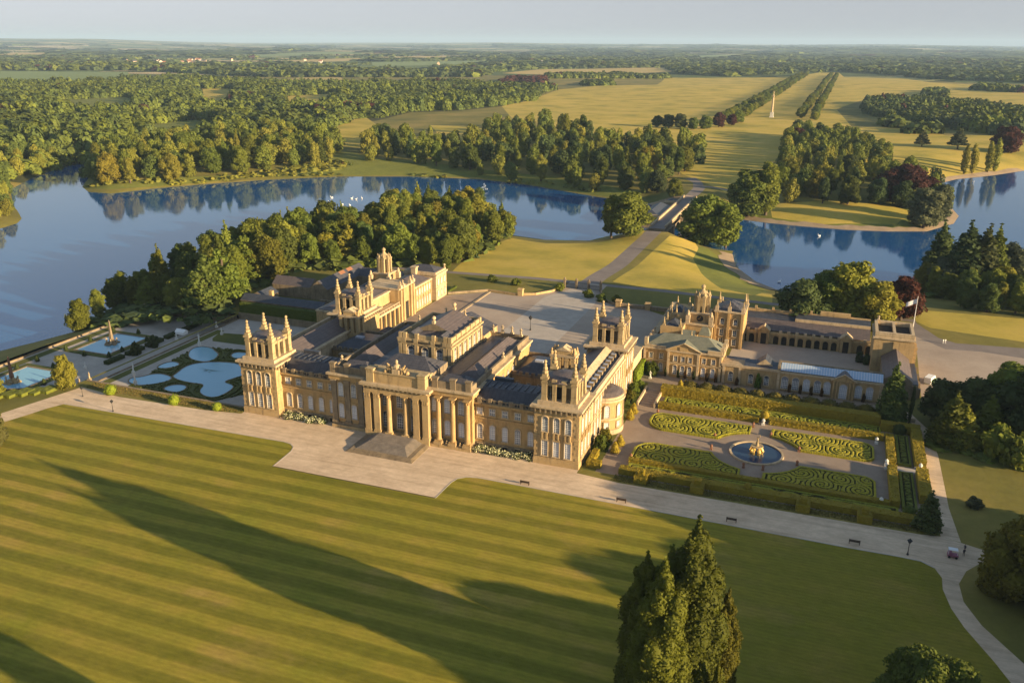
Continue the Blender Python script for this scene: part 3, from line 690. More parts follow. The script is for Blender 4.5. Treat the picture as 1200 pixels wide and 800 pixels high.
# central block with its flanking pavilions
b = MB()
b.box(-20.5, 20.5, .6, 44, -.3, 1.6, 1); b.box(-20.5, 20.5, .8, 44, 1.6, 14.0); b.box(-20.6, 20.6, .65, 44.1, 7.3, 7.7)
b.box(-20.8, 20.8, .3, 44.3, 14.0, 14.7); b.box(-21.3, 21.3, -.2, 44.8, 15.3, 15.8, 2); b.box(-20.9, 20.9, .2, 44.4, 14.7, 15.3)
cb = b.build('central_block', [M['stone_o'], M['stone_d'], M['stone_l']], pal)
b = MB()
for sx in (-1, 1):
    X0, X1 = sorted((sx*9.4, sx*20.4)); b.box(X0, X1, .7, 1.3, 15.8, 17.7)
    for xx in (10.3, 15.3, 19.6): b.box(sx*xx-.75, sx*xx+.75, .5, 1.45, 15.81, 18.3); b.box(sx*xx-.9, sx*xx+.9, .35, 1.6, 18.3, 18.6)
    xx = 20.0*sx; b.box(xx-.3, xx+.3, 1.6, 43.5, 15.8, 17.2)
b.box(-20.3, 20.3, 43.4, 43.9, 15.8, 17.2)
b.build('parapet', M['stone_d'], cb)
for sx in (-1, 1):
    r = MB(); X0, X1 = sorted((sx*13.0, sx*19.4)); r.hip(X0, X1, 9.3, 41, 15.9, 18.4, 3.2)
    r.build('roof', M['slate_sunlit'], cb)
    r = MB(); X0, X1 = sorted((sx*9.2, sx*19.6)); r.hip(X0, X1, 1.8, 9.2, 15.85, 18.2, 3.0); r.build('roof', M['slate'], cb)
r = MB(); r.box(-12.9, -8.2, 9.3, 43.3, 15.8, 15.95); r.box(8.2, 12.9, 9.3, 43.3, 15.8, 15.95); r.box(-8.1, 8.1, 38.5, 43.3, 15.8, 15.95); r.build('roof', M['lead'], cb)
def pilaster_mesh():
    b = MB(); b.box(-.95, .95, -.6, 0, 0, .7); b.box(-.75, .75, -.42, 0, .7, 11.6); b.box(-.9, .9, -.6, 0, 11.6, 12.49); return b.mesh('pilaster', M['stone_d'])
PILA = pilaster_mesh()
col13 = column_mesh(12.6, .72); colA = column_mesh(12.6, .66, 'stone_o')
for sx in (-1, 1):
    for k, x in enumerate((11.5, 15.5, 19.5)):
        if sx > 0: place(colA, 'column', (sx*x, .05, 1.5), 0, cb, (1, 1, 12.4/12.6))
        else: place(PILA, 'pilaster', (sx*x, .78, 1.5), 0, cb)
    for x in (10.1, 13.6, 17.5):
        window(cb, sx*(x if sx > 0 else x+.1), .78, 3.0, 1.5, 4.1, 'S', True, 'blind', bars=(3, 6)); window(cb, sx*x, .78, 9.2, 1.5, 3.9, 'S', True, 'blind', bars=(3, 6))
for sx in (-1, 1):
    b = MB(); X0, X1 = sorted((sx*9.4, sx*20.6)); b.box(X0, X1, -1.0 if sx > 0 else .2, .6, -.3, .9)
    if sx > 0:
        for x in (11.5, 15.5, 19.5): b.box(sx*x-1.1, sx*x+1.1, -1.2, .78, .9, 1.5)
        for k in range(6): xx = sx*(12.6+k*1.25); b.lathe(xx, -.55, [(.25, .9), (.42, 1.2), (.3, 1.5), (.12, 1.9), (.01, 2.2)], 7)
    b.build('column_plinth', M['stone'], cb)
for y in (14, 18, 22, 26, 30):
    window(cb, 20.52, y, 9.3, 1.4, 3.6, 'E', True, 'blind'); window(cb, 20.52, y, 3.0, 1.4, 3.8, 'E', True, 'blind')
for x, y in ((9.4, 43.2), (12.2, 43.6), (15.2, 43.6), (18.4, 42.5)): place(STAT[int(x) % 3], 'statue', (x, y, 17.2), 0, cb, 1.15)
for x, y in ((-9.4, 43.2), (-12.2, 43.6), (-15.2, 43.6)): place(STAT[int(-x) % 3], 'statue', (x, y, 17.2), 0, cb, 1.15)
for x, y in ((-19.9, 6), (19.9, 12), (19.9, 24)): place(URN, 'urn', (x, y, 17.2), 0, cb)

# portico
b = MB()
b.box(-9.3, 9.3, -1.6, .55, -.3, 1.5)
for sx in (-1, 1):
    for x in (8.35, 5.7):
        b.box(sx*x-.85, sx*x+.85, -1.45, .5, 1.5, 12.4); b.box(sx*x-1.0, sx*x+1.0, -1.58, .55, 1.51, 2.2); b.box(sx*x-1.0, sx*x+1.0, -1.6, .55, 12.4, 12.8)
        b.box(sx*x-.95, sx*x+.95, -1.53, .54, 11.2, 11.4)
        for q in (-.55, 0, .55): b.box(sx*x+q-.2, sx*x+q+.2, -1.62, -1.46, 11.45, 12.38)
b.box(-9.25, 9.25, -1.5, .78, 12.8, 13.9); b.box(-9.1, 9.1, -1.35, .76, 13.9, 14.8); b.box(-10.1, 10.1, -2.35, .4, 14.8, 15.45, 1)
for k in range(15): x = -8.9+17.8*k/14; b.box(x-.2, x+.2, -2.1, -1.36, 14.35, 14.79, 1)
po = b.build('portico', [M['stone'], M['stone_l']], pal)
for x in (-2.45, 2.45): place(col13, 'column', (x, -.6, 1.5), 0, po, (1, 1, 11.28/12.6))
b = MB(); b.box(-8.2, 8.2, -.9, 3.4, 15.45, 18.1); b.box(-8.4, 8.4, -1.1, 3.6, 18.1, 18.5, 1)
for sx in (-1, 1): b.box(sx*7.4-1.05, sx*7.4+1.05, -1.2, 1.2, 15.46, 18.9, 1); b.box(sx*7.4-1.2, sx*7.4+1.2, -1.35, 1.35, 18.9, 19.2, 1)
b.build('attic', [M['stone'], M['stone_s']], po)
b = MB(); b.hip(-8.0, 8.0, 3.7, 13.5, 17.9, 20.6, 4.2); b.box(-8, 8, 3.6, 13.6, 15.9, 17.9, 1); b.build('roof', [M['slate'], M['stone_d']], po)
b = MB(); b.box(-1.0, 1.0, -1.0, 1.0, 18.5, 19.6); b.lathe(0, -.1, [(.35, 19.6), (.8, 19.9), (.95, 20.4), (.7, 20.8), (.25, 21.0), (.38, 21.3), (.42, 21.7), (.2, 22.1), (.01, 22.2)], 10)
b.build('bust', M['stone_l'], po)
for sx in (-1, 1):
    b = MB(); b.tube([(sx*1.6, -.3, 18.5), (sx*2.0, -.3, 20.3), (sx*2.6, -.4, 21.0)], [.45, .4, .15], 7); b.tube([(sx*2.7, -.3, 18.5), (sx*2.3, -.5, 19.6), (sx*3.1, -.3, 20.4)], [.4, .3, .1], 7)
    b.lathe(sx*3.1, -.3, [(.5, 18.5), (.6, 18.8), (.4, 19.3), (.01, 19.5)], 8); b.build('trophy', M['stone'], po)
b = MB()
for x in (-6.2, -2.2, 2.2, 6.2): pass
for x in (-4.1, 0, 4.1):
    window(po, x, .78, 2.6, 1.7, 4.4, 'S', True, 'glass'); window(po, x, .78, 8.6, 1.6, 3.2, 'S', False, 'glass')
b = MB()   # broad steps in three flights
for k in range(4): b.box(-9.4+k*.25, 9.4-k*.25, -11.7+k*.3, -1.62, k*.13-.05, (k+1)*.13, 1)
for k in range(7): b.box(-7.2+k*.3, 7.2-k*.3, -9.9+k*.42, -1.62, .5+k*.15, .5+(k+1)*.15)
b.box(-5.0, 5.0, -6.6, -1.62, 1.55, 1.62, 2)
b.build('garden_steps', [M['step'], M['stone_d'], M['step']], pal)

# great hall clerestory rising over the roofs
b = MB(); hx, y0, y1 = 7.8, 16.5, 37.5
b.box(-hx, hx, y0, y1, 15.0, 21.6); b.box(-hx-.35, hx+.35, y0-.35, y1+.35, 20.4, 20.8, 1); b.box(-hx-.6, hx+.6, y0-.6, y1+.6, 21.6, 22.1, 1); parapet(b, -hx+.1, hx-.1, y0+.1, y1-.1, 22.1, 23.2, 1, .5)
for x in (-7.4, -6.1, -2.55, 2.55, 6.1, 7.4):
    w = .5; b.box(x-w, x+w, y0-.42, y0-.01, 15.0, 20.4, 1); b.box(x-w-.1, x+w+.1, y0-.7, y0-.61, 21.0, 22.3, 1); b.box(x-w, x+w, y0-.2, y0+.5, 22.1, 23.6, 1)
for k in range(7):
    y = y0+.6+(y1-y0-1.2)*k/6; b.box(hx+.01, hx+.42, y-.5, y+.5, 15.0, 20.4, 1); b.box(hx-.45, hx+.15, y-.5, y+.5, 22.1, 23.55, 1)
hall = b.build('hall_clerestory', [M['stone_d'], M['stone_s']], pal)
for x in (-4.3, 0, 4.3): window(hall, x, y0-.02, 15.9, 1.9, 4.1, 'S', True, 'glass', bars=(4, 8))
for k in range(6): window(hall, hx+.02, y0+2.1+(y1-y0-4.2)*k/5, 16.4, 1.3, 3.7, 'E', True, 'glass')
b = MB(); b.gable(-7.0, 7.0, 22.0, 36.5, 22.2, 25.3, 'y', 0, 1); b.quad((-7, 17.3, 22.15), (0, 17.3, 22.15), (0, 22, 23.2), (-7, 22, 22.2), 0); b.quad((0, 17.3, 22.15), (7, 17.3, 22.15), (7, 22, 22.2), (0, 22, 23.2), 0)
b.gable(-6.6, -2.4, 17.2, 22.0, 22.2, 23.8, 'y', 2); b.gable(2.4, 6.6, 17.2, 22.0, 22.2, 23.8, 'y', 2)
b.build('roof', [M['slate_sunlit'], M['stone_d'], M['slate']], hall)
for y in (22.3, 36.2): place(BALL, 'ball_finial', (0, y, 25.0), 0, hall)
for x in (-3, 3): place(STAT[1], 'statue', (x, 37, 23.2), 0, hall)
b = MB(); b.box(-8.6, 8.6, 37.6, 48.5, 15.0, 17.6); b.gable(-8.6, 8.6, 38, 48.9, 17.6, 21.0, 'y', 1, 0); b.box(-9, 9, 44.2, 49, -.3, 15.0); b.build('north_portico', [M['stone'], M['slate']], pal)

# east and west ranges, inner courts, rear ranges
for sx in (-1, 1):
    X0, X1 = sorted((sx*37.5, sx*48.75)); b = MB()
    b.box(X0, X1, T+.05, 46.6, -.3, 1.5); b.box(X0+.1, X1-.1, T+.05, 46.6, 1.5, 13.0); b.box(X0-.1, X1+.1, T+.1, 46.5, 7.3, 7.7); b.box(X0-.5, X1+.5, T+1.0, 45.7, 13.0, 13.5)
    xo = sx*48.4; b.box(xo-.35, xo+.35, T+1.1, 45.6, 13.5, 14.7)
    for k in range(12): y = 13.5+k*2.8; b.box(sx*48.64+(-.01 if sx < 0 else .01), sx*(49.0), y-.28, y+.28, 1.5, 12.99) if True else 0
    rg = b.build('side_range', M['stone_l'], pal)
    r = MB(); a, c = sorted((sx*38, sx*43.2)); r.quad((a, T+.3, 13.6 if sx > 0 else 16.2), (c, T+.3, 16.2 if sx > 0 else 13.6), (c, 46, 16.2 if sx > 0 else 13.6), (a, 46, 13.6 if sx > 0 else 16.2))
    a, c = sorted((sx*43.2, sx*45.0)); r.quad((a, T+.3, 16.2 if sx > 0 else 15.2), (c, T+.3, 15.2 if sx > 0 else 16.2), (c, 46, 15.2 if sx > 0 else 16.2), (a, 46, 16.2 if sx > 0 else 15.2), 1)
    a, c = sorted((sx*45.0, sx*47.9)); r.quad((a, T+.3, 15.15 if sx > 0 else 13.7), (c, T+.3, 13.7 if sx > 0 else 15.15), (c, 46, 13.7 if sx > 0 else 15.15), (a, 46, 15.15 if sx > 0 else 13.7), 2)
    r.build('roof', [M['slate_sunlit'], M['stone_l'], M['lead']], rg)
    if sx > 0:
        for k in range(11):
            y = 13.5+k*2.9; r = MB(); r.box(45.6, 47.0, y-.65, y+.65, 14.2, 15.35, 1); r.box(45.75, 46.85, y-.5, y+.5, 15.36, 15.4, 0); r.build('skylight', [M['blind'], M['stone_d']], rg)
        for k in range(10):
            y = 14.9+k*2.8
            if 22 < y < 32: continue
            window(rg, 48.68, y, 2.6, 1.25, 4.0, 'E', True, 'blind'); window(rg, 48.68, y, 8.7, 1.25, 3.3, 'E', True, 'blind')
# bow window tower on the east front
cx, cy, rb = 47.6, 26.5, 5.6; b = MB()
ring = lambda r: [(cx+r*math.cos(t), cy+r*math.sin(t)) for t in np.linspace(-1.57, 1.57, 17)]
b.prism(ring(rb+.35), -.3, 1.4, 1); b.prism(ring(rb), 1.4, 9.4); b.prism(ring(rb+.18), 4.3, 4.6, 1); b.prism(ring(rb+.55), 9.4, 9.95, 1); b.prism(ring(rb+.2), 9.96, 10.6, 1)
bw = b.build('bow_front', [M['stone_o'], M['stone_l']], pal)
b = MB(); b.lathe(cx, cy, [(rb-.2, 10.61), (rb-1.3, 11.4), (rb-3, 11.9), (.01, 12.1)], 14, 0, -1.57, 1.57); b.build('roof', M['slate_sunlit'], bw)
for a in (-62, -25, 12, 48):
    t = R(a); window(bw, cx+(rb+.02)*math.cos(t), cy+(rb+.02)*math.sin(t), 5.0, 1.3, 3.5, t+math.pi/2, True, 'blind'); window(bw, cx+(rb+.02)*math.cos(t), cy+(rb+.02)*math.sin(t), 1.9, 1.2, 1.7, t+math.pi/2, False, 'blind')
# inner court ranges
for sx in (-1, 1):
    X0, X1 = sorted((sx*20.7, sx*37.3)); b = MB()
    b.box(X0, X1, 28.5, 44, -.3, 10.6); b.box(X0-.05, X1+.05, 28.2, 44.3, 10.6, 11.1, 1)
    for k in range(9): x = X0+1.0+(X1-X0-2)*k/8; b.box(x-.5, x+.5, 28.25, 28.8, 11.1, 11.9, 1)
    b.box(X0, X1, 43.6, 44.1, 11.1, 12.3, 1)
    rr_ = b.build('north_range', [M['stone_o'], M['stone_d']], pal)
    r = MB(); r.hip(X0+.2, X1-.2, 29, 43.4, 11.15, 13.2, 4, 0, 3); r.build('roof', M['lead'], rr_)
    r = MB(); r.box(X0+5, X0+7.5, 34, 35.2, 13.1, 13.7); r.build('skylight', M['blind'], rr_)
    if sx > 0:
        for k in range(5): window(rr_, X0+2+k*3.2, 28.48, 6.6, 1.1, 2.2, 'S', False, 'glass')
    r = MB(); a, c = sorted((sx*20.7, sx*37.3)); r.box(a, c, 14.05, 28.4, -.3, 7.6); r.box(a+1, c-1, 18, 20, 7.6, 8.8); r.box((a+c)/2-2, (a+c)/2+2.5, 15, 17.2, 7.6, 12.9, 1)
    r.build('low_court_roofs', [M['lead'], M['stone_d']], pal)
    # curving link to the great court
    b = MB(); X0, X1 = sorted((sx*21, sx*37.3)); b.box(X0, X1, 44.35, 50, -.3, 8); b.build('quadrant_wall', M['stone'], pal)
# baroque chimney arcades
def chimney_arcade(cx, cy, z0, par):
    b = MB(); b.box(cx-3.6, cx+3.6, cy-1.9, cy+1.9, z0-3, z0+.6); 
    for dx in (-2.9, -1.1, 1.1, 2.9):
        for dy in (-1.25, 1.25): b.box(cx+dx-.5, cx+dx+.5, cy+dy-.5, cy+dy+.5, z0+.6, z0+5.4); b.box(cx+dx-.62, cx+dx+.62, cy+dy-.62, cy+dy+.62, z0+4.5, z0+4.9)
    b.box(cx-3.7, cx+3.7, cy-1.9, cy+1.9, z0+5.4, z0+6.0, 1); b.box(cx-2.0, cx+2.0, cy-1.4, cy+1.4, z0+6.0, z0+7.2)
    b.gable(cx-2.2, cx+2.2, cy-1.6, cy+1.6, z0+7.2, z0+8.3, 'y', 1)
    for dx in (-3.2, 3.2):
        b.tube([(cx+dx, cy, z0+6.0), (cx+dx*.85, cy, z0+7.6), (cx+dx*.55, cy, z0+8.0)], [.55, .4, .3], 7)
        for dy in (-1.3, 1.3): b.lathe(cx+dx, cy+dy, [(.35, z0+6), (.5, z0+6.5), (.25, z0+7.0), (.3, z0+7.3), (.01, z0+7.9)], 8)
    o = b.build('chimney_arcade', [M['stone'], M['stone_l']], par); return o
chimney_arcade(35.6, 30.0, 12.4, pal); chimney_arcade(-37.0, 40.0, 12.4, pal)
b = MB(); b.box(-36, -21, 46, 58, -.3, 8.5); b.box(-30, -24, 20, 22, 7.6, 13); b.box(-22.5, -21, 16, 24, 7.6, 12.5); b.build('service_link', M['stone_d'], pal)
b = MB(); b.hip(-36, -21, 46.2, 57.8, 8.5, 11.5, 5); b.build('link_roof', M['slate'], pal)
# wall linking the north east tower to the orangery pavilion
b = MB(); b.box(46.2, 48.6, 58.4, 73, -.3, 8.0); b.box(46.1, 48.9, 58.4, 73.2, 8.0, 8.5, 1)
lw = b.build('link_wing', [M['stone_l'], M['stone_l']], pal)
# ================================================================ west court (behind the palace, left)
def pitched(b, x0, x1, y0, y1, z0, zr, axis='x', m=0, me=0, o=.35):
    """gabled roof with a little thickness"""
    b.gable(x0-o, x1+o, y0-o, y1+o, z0, zr, axis, m, me); b.box(x0-o+.02, x1+o-.02, y0-o+.02, y1+o-.02, z0-.22, z0-.01, me)
def clock_tower(cx, cy, par, z0, face):
    b = MB(); b.box(cx-4.6, cx+4.6, cy-4.6, cy+4.6, 0, z0); b.box(cx-5, cx+5, cy-5, cy+5, z0, z0+.5, 1)
    for sx in (-1, 1):
        for sy in (-1, 1): b.box(cx+sx*3.9-.7, cx+sx*3.9+.7, cy+sy*3.9-.7, cy+sy*3.9+.7, z0+.5, z0+3.2, 1); b.lathe(cx+sx*3.9, cy+sy*3.9, [(.5, z0+3.2), (.7, z0+3.6), (.4, z0+4.1), (.5, z0+4.4), (.01, z0+5.1)], 8, 1)
    b.box(cx-3.1, cx+3.1, cy-3.1, cy+3.1, z0+.5, z0+3.6); b.box(cx-3.4, cx+3.4, cy-3.4, cy+3.4, z0+3.6, z0+4.0, 1)
    t = b.build('clock_tower', [M['stone'], M['stone_l']], par)
    b = MB(); z1 = z0+4.0
    for k in range(8):
        a = k*math.pi/4+math.pi/8; x, y = cx+2.35*math.cos(a), cy+2.35*math.sin(a); b.box(x-.42, x+.42, y-.42, y+.42, z1, z1+5.2); b.box(x-.55, x+.55, y-.55, y+.55, z1+5.2, z1+5.8); b.lathe(x, y, [(.3, z1+5.8), (.4, z1+6.2), (.12, z1+6.9), (.01, z1+7.3)], 6)
    b.box(cx-1.2, cx+1.2, cy-1.2, cy+1.2, z1, z1+6.4); b.lathe(cx, cy, [(2.4, z1+5.3), (2.2, z1+5.9), (1.5, z1+6.8), (.7, z1+7.3), (.5, z1+8.0), (.75, z1+8.4), (.7, z1+8.9), (.2, z1+9.4), (.01, z1+9.5)], 10)
    b.build('lantern', [M['stone_s'], M['stone_s']], t)
    d = MB(); t2 = np.linspace(0, 2*math.pi, 25)[:-1]
    i = len(d.v)
    if face == 'E': ring = [(cx+3.13, cy+1.15*math.cos(a), z0+2.1+1.15*math.sin(a)) for a in t2]
    else: ring = [(cx+1.15*math.cos(a), cy-3.13, z0+2.1+1.15*math.sin(a)) for a in t2]
    d.v += ring; d.f.append(tuple(range(24))); d.m.append(0)
    for a in (R(70), R(200)):
        u, w = math.cos(a), math.sin(a)
        if face == 'E': d.tube([(cx+3.16, cy, z0+2.1), (cx+3.16, cy+.85*u, z0+2.1+.85*w)], [.07, .05], 4, 1)
        else: d.tube([(cx, cy-3.16, z0+2.1), (cx+.85*u, cy-3.16, z0+2.1+.85*w)], [.07, .05], 4, 1)
    d.build('clock_face', [M['iron'], M['gold']], t)
    return t
wc = empty('court_building', (-54, 92, 0), 'long sunlit court range with a clock tower on the left side of the great court', 'building')
b = MB(); b.box(-62, -50.3, 58.3, 89, -.3, 11.4); b.box(-62.3, -49.9, 58.2, 89.2, 11.4, 11.9, 1)
m1 = b.build('wall', [M['stone'], M['stone_l']], wc)
b = MB(); b.box(-61.4, -50.8, 59, 88.6, 11.9, 12.2); b.hip(-60.6, -51.5, 60, 88, 12.2, 13.6, 4); b.build('roof', M['slate_sunlit'], m1)
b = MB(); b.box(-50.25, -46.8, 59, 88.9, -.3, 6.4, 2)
for k in range(9): y = 61.5+k*3.35; b.box(-46.75, -46.05, y-.42, y+.42, 0, 6.4)
b.box(-50.2, -45.8, 58.9, 89, 6.4, 7.1, 1)
for k in range(16): y = 60+k*1.9; b.box(-46.3, -46.0, y-.12, y+.12, 7.1, 7.9, 1)
b.box(-46.35, -45.95, 59, 88.9, 7.9, 8.1, 1)
cl = b.build('colonnade', [M['stone_o'], M['stone_l'], M['dark']], wc)
b = MB(); b.box(-60, -46.6, 89.3, 101, -.3, 12.2); b.box(-60.3, -46.2, 89.1, 101.2, 12.2, 12.8, 1)
for y in (90.1, 92.2, 98.2, 100.3): b.box(-46.55, -45.7, y-.6, y+.6, 0, 12.19); b.box(-46.9, -45.6, y-.7, y+.7, 12.81, 14.0, 1)
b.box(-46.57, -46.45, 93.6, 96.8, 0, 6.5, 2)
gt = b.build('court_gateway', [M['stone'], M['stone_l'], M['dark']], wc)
for y in (90.1, 92.2, 98.2, 100.3): place(URN, 'urn', (-46.3, y, 14.0), 0, gt)
clock_tower(-60.5, 104.5, wc, 10.5, 'E')
b = MB(); b.box(-58, -46.6, 101.3, 117, -.3, 9.6); b.box(-58.2, -46.2, 101.25, 117, 9.6, 10.1, 1)
for k in range(7): y = 103+k*2.2; b.box(-46.58, -46.3, y-.25, y+.25, .5, 9.58)
m2 = b.build('wall', [M['stone'], M['stone_l']], wc)
b = MB(); b.hip(-57.6, -47.2, 101.5, 116.8, 10.15, 12.2, 3.5); b.build('roof', M['slate_sunlit'], m2)
for k in range(6):
    for z, h in ((1.2, 3.2), (6.1, 2.4)): window(m2, -46.58, 104.1+k*2.2, z, 1.0, h, 'E', z < 2, 'blind', bars=(2, 4))
b = MB(); b.box(-58, -48.5, 117.05, 119.6, -.3, 9.2, 2); b.box(-60, -45.8, 119.65, 129.5, -.3, 10.2); b.box(-60.4, -45.3, 119.3, 129.9, 10.2, 10.8, 1); b.box(-60.1, -45.6, 119.5, 129.6, 4.9, 5.2, 1)
b.box(-60, -45.9, 119.7, 129.4, 10.8, 11.5, 1); b.box(-56, -54, 118, 120, 9.2, 13.2, 1); b.box(-56.3, -53.7, 117.7, 120.3, 13.2, 13.6, 1)
m3 = b.build('end_pavilion', [M['stone_l'], M['stone_l'], M['stone_o']], wc)
b = MB(); b.hip(-59.5, -46.5, 120.2, 129, 11.4, 13.4, 4); b.build('roof', M['slate'], m3)
place(BALL, 'ball_finial', (-46.4, 129, 11.4), 0, m3, .8)
for k in range(3):
    for z, h in ((1.2, 2.9), (6.1, 2.5)): window(m3, -45.78, 121.6+k*3, z, 1.1, h, 'E', z < 2, 'blind', bars=(2, 4))
b = MB(); b.box(-72, -60.6, 84, 129, -.3, 7.2); mm = b.build('wall', M['stone_d'], wc); b = MB(); b.hip(-72.4, -60.3, 83.6, 129.4, 7.2, 10.2, 5); b.build('roof', M['slate'], mm)

# service buildings beyond the hedge, left
sb = empty('service_building', (-92, 86, 0), 'low grey stone service range with a dark slate roof behind the tall hedge', 'building')
b = MB(); b.box(-112, -76, 82.6, 88, -.3, 3.4); b.box(-112, -105, 88.05, 97, -.3, 3.4); m = b.build('wall', M['stone_d'], sb)
b = MB(); pitched(b, -112, -76, 82.6, 88.4, 3.6, 5.6, 'x', 0, 1); b.gable(-112.3, -104.7, 88, 97.3, 3.6, 5.6, 'y', 0, 1); b.build('roof', [M['lead'], M['stone_d']], m)
b = MB(); b.box(-102.6, -101.2, 87.5, 88.9, 4.6, 6.8); b.build('chimney', M['stone'], m)
for k in range(8): window(m, -109+k*4.1, 82.58, 1.0, 1.0, 1.4, 'S', False, 'glass', bars=(2, 2))
sb = empty('service_building', (-97, 112, 0), 'gabled service building with brown patches and skylights on its dark roof left of the court', 'building')
b = MB(); b.box(-112, -94, 103, 111, -.3, 4.6); m = b.build('wall', M['stone_d'], sb)
b = MB(); b.box(-94, -86, 103, 135, -.3, 4.6); b.build('wall', M['stone_d'], sb)
b = MB(); b.box(-86, -73, 127, 135, -.3, 4.6); b.build('wall', M['stone_d'], sb)
b = MB(); pitched(b, -94, -86, 103, 135, 4.8, 8.2, 'y', 0, 1); r1 = b.build('roof', [M['slate'], M['stone_d']], sb)
b = MB(); pitched(b, -112, -94.4, 103.5, 110.5, 4.8, 7.6, 'x', 0, 1); b.build('roof', [M['slate_sunlit'], M['stone_d']], sb)
b = MB(); pitched(b, -85.6, -73, 127.5, 134.5, 4.8, 7.6, 'x', 0, 1); b.build('roof', [M['slate'], M['stone_d']], sb)
for y in (109, 113.5):
    b = MB(); b.quad((-88.7, y, 7.15), (-87.2, y, 5.9), (-87.2, y+1.8, 5.9), (-88.7, y+1.8, 7.15)); b.build('skylight', M['blind'], r1)
for y in (118, 124):
    b = MB(); b.quad((-89.9, y, 8.22), (-87.9, y, 6.5), (-87.9, y+4, 6.5), (-89.9, y+4, 8.22)); b.build('tile_patch', M['tile'], r1)
wb = MB(); wb.box(-86, -73, 97, 97.8, -.3, 2.4); tag(wb.build('yard_wall', M['stone_d']), 'low stone wall across the service yard left of the court', 'wall')

# ================================================================ east pavilion and orangery
ep = empty('pavilion', (61.5, 76, 0), 'ochre two storey pavilion with a small pediment between the palace and the orangery', 'building')
b = MB(); b.box(49.2, 73.4, 71.2, 82, -.3, 8.3); b.box(49, 73.6, 71.0, 82.1, 4.5, 4.8, 1); b.box(48.8, 73.9, 70.7, 82.4, 8.3, 8.8, 1)
b.box(56.8, 66.8, 70.45, 71.15, -.3, 8.29); b.box(56.5, 67.1, 70.2, 70.69, 8.3, 8.82, 1); b.box(56.8, 66.8, 70.3, 70.95, 4.45, 4.85, 1)
for x in (49.6, 57.2, 66.4, 73.0): b.box(x-.35, x+.35, 70.25 if 56 < x < 68 else 71.0, 71.19 if not 56 < x < 68 else 70.44, 0, 8.28, 1)
ew = b.build('wall', [M['stone_o'], M['stone_l']], ep)
b = MB(); b.gable(56.4, 67.2, 70.3, 75, 8.84, 11.3, 'y', 1, 0); b.box(60.6, 63, 70.15, 70.28, 8.9, 10.1, 0); pd = b.build('pediment', [M['stone'], M['slate_g']], ep)
b = MB(); b.tube([(56.2, 70.1, 8.95), (61.8, 70.1, 11.45), (67.4, 70.1, 8.95)], [.2, .2, .2], 5); b.build('pediment_cornice', M['stone_l'], pd)
b = MB(); b.hip(49.4, 73.2, 71.4, 81.8, 9.0, 12.2, 5.2); b.build('roof', M['slate_g'], ep)
b = MB(); b.box(69, 73.4, 71.1, 71.6, 8.8, 9.7); b.box(49.4, 56.2, 71.1, 71.6, 8.8, 9.5); 
for y in (72.5, 76.5, 80.5): b.box(72.8, 73.9, y-.5, y+.5, 8.8, 10.8)
b.box(49.2, 50.3, 71.4, 72.6, 8.8, 11.6); b.build('parapet', M['stone_l'], ep)
for x in (51.6, 54.8, 59.4, 61.7, 63.9, 68.0, 70.9):
    y = 71.18 if not 57 < x < 66.5 else 70.43
    window(ew, x, y, 1.1, 1.2, 2.9, 'S', True, 'blind', bars=(2, 4)); window(ew, x, y, 5.3, 1.15, 1.7, 'S', False, 'glass', bars=(2, 3))
orr = empty('orangery', (96, 74, 0), 'long single storey orangery with a pale glazed roof beside the formal garden', 'building')
b = MB(); b.box(73.6, 90.6, 71.2, 76.5, -.3, 5.6); b.box(73.5, 90.8, 70.9, 76.7, 5.6, 6.2, 1); b.box(90.7, 119.4, 71.2, 76.5, -.3, 5.5); b.box(90.6, 119.6, 70.9, 71.5, 5.5, 6.0, 1)
for x in (74.2, 79, 90.4, 118.9): b.box(x-.35, x+.35, 70.95, 71.19, 0, 5.6, 1)
ow = b.build('wall', [M['stone'], M['stone_l']], orr)
m, t, bb = nt('glazed roof'); p = xyz(t, pos(t)); jx = math_(t, 'LESS_THAN', math_(t, 'FRACT', math_(t, 'MULTIPLY', p[0], 1.35)), .14)
t.links.new(mix(t, jx, (.30, .40, .52), (.62, .62, .62)), bb.inputs['Base Color']); bb.inputs['Roughness'].default_value = .18; bb.inputs['Specular IOR Level'].default_value = .8; M['glazed'] = m
b = MB(); b.quad((90.8, 71.6, 6.2), (119.3, 71.6, 6.2), (119.3, 75.3, 7.5), (90.8, 75.3, 7.5)); b.quad((90.8, 75.3, 7.5), (119.3, 75.3, 7.5), (119.3, 76.6, 6.9), (90.8, 76.6, 6.9))
b.build('glass_roof', M['glazed'], orr)
b = MB(); b.box(90.3, 119.6, 76.5, 77.3, -.3, 7.4); b.box(89.9, 90.6, 71.5, 77.3, 6.2, 7.5)
b.build('rear_wall', M['stone_d'], orr)
b = MB(); b.quad((80, 71.7, 6.21), (90.4, 71.7, 6.21), (90.4, 76.4, 6.9), (80, 76.4, 6.9)); b.build('lead_roof', M['lead'], orr)
b = MB(); b.box(74, 81, 76.7, 79.5, -.3, 6.0); b.gable(83.2, 88.8, 73.5, 79, 6.2, 8.4, 'y', 0, 1); b.box(83.4, 88.6, 73.6, 78.9, 0, 6.2, 1); b.build('rear_gable', [M['lead'], M['stone_l']], orr)
for x in (76.4, 82.4, 87.0): window(ow, x, 71.18, 1.0, 1.35, 3.0, 'S', True, 'glass', bars=(3, 4))
for x in (92.3, 95.4, 98.5, 101.6, 104.3, 113.0, 116.0): window(ow, x, 71.18, .7, 1.9, 3.9, 'S', True, 'blind', bars=(4, 5))
b = MB(); b.box(105.6, 112.0, 70.4, 71.18, -.3, 5.6); b.gable(105.2, 112.4, 70.1, 74.5, 5.6, 7.6, 'y', 1, 0)
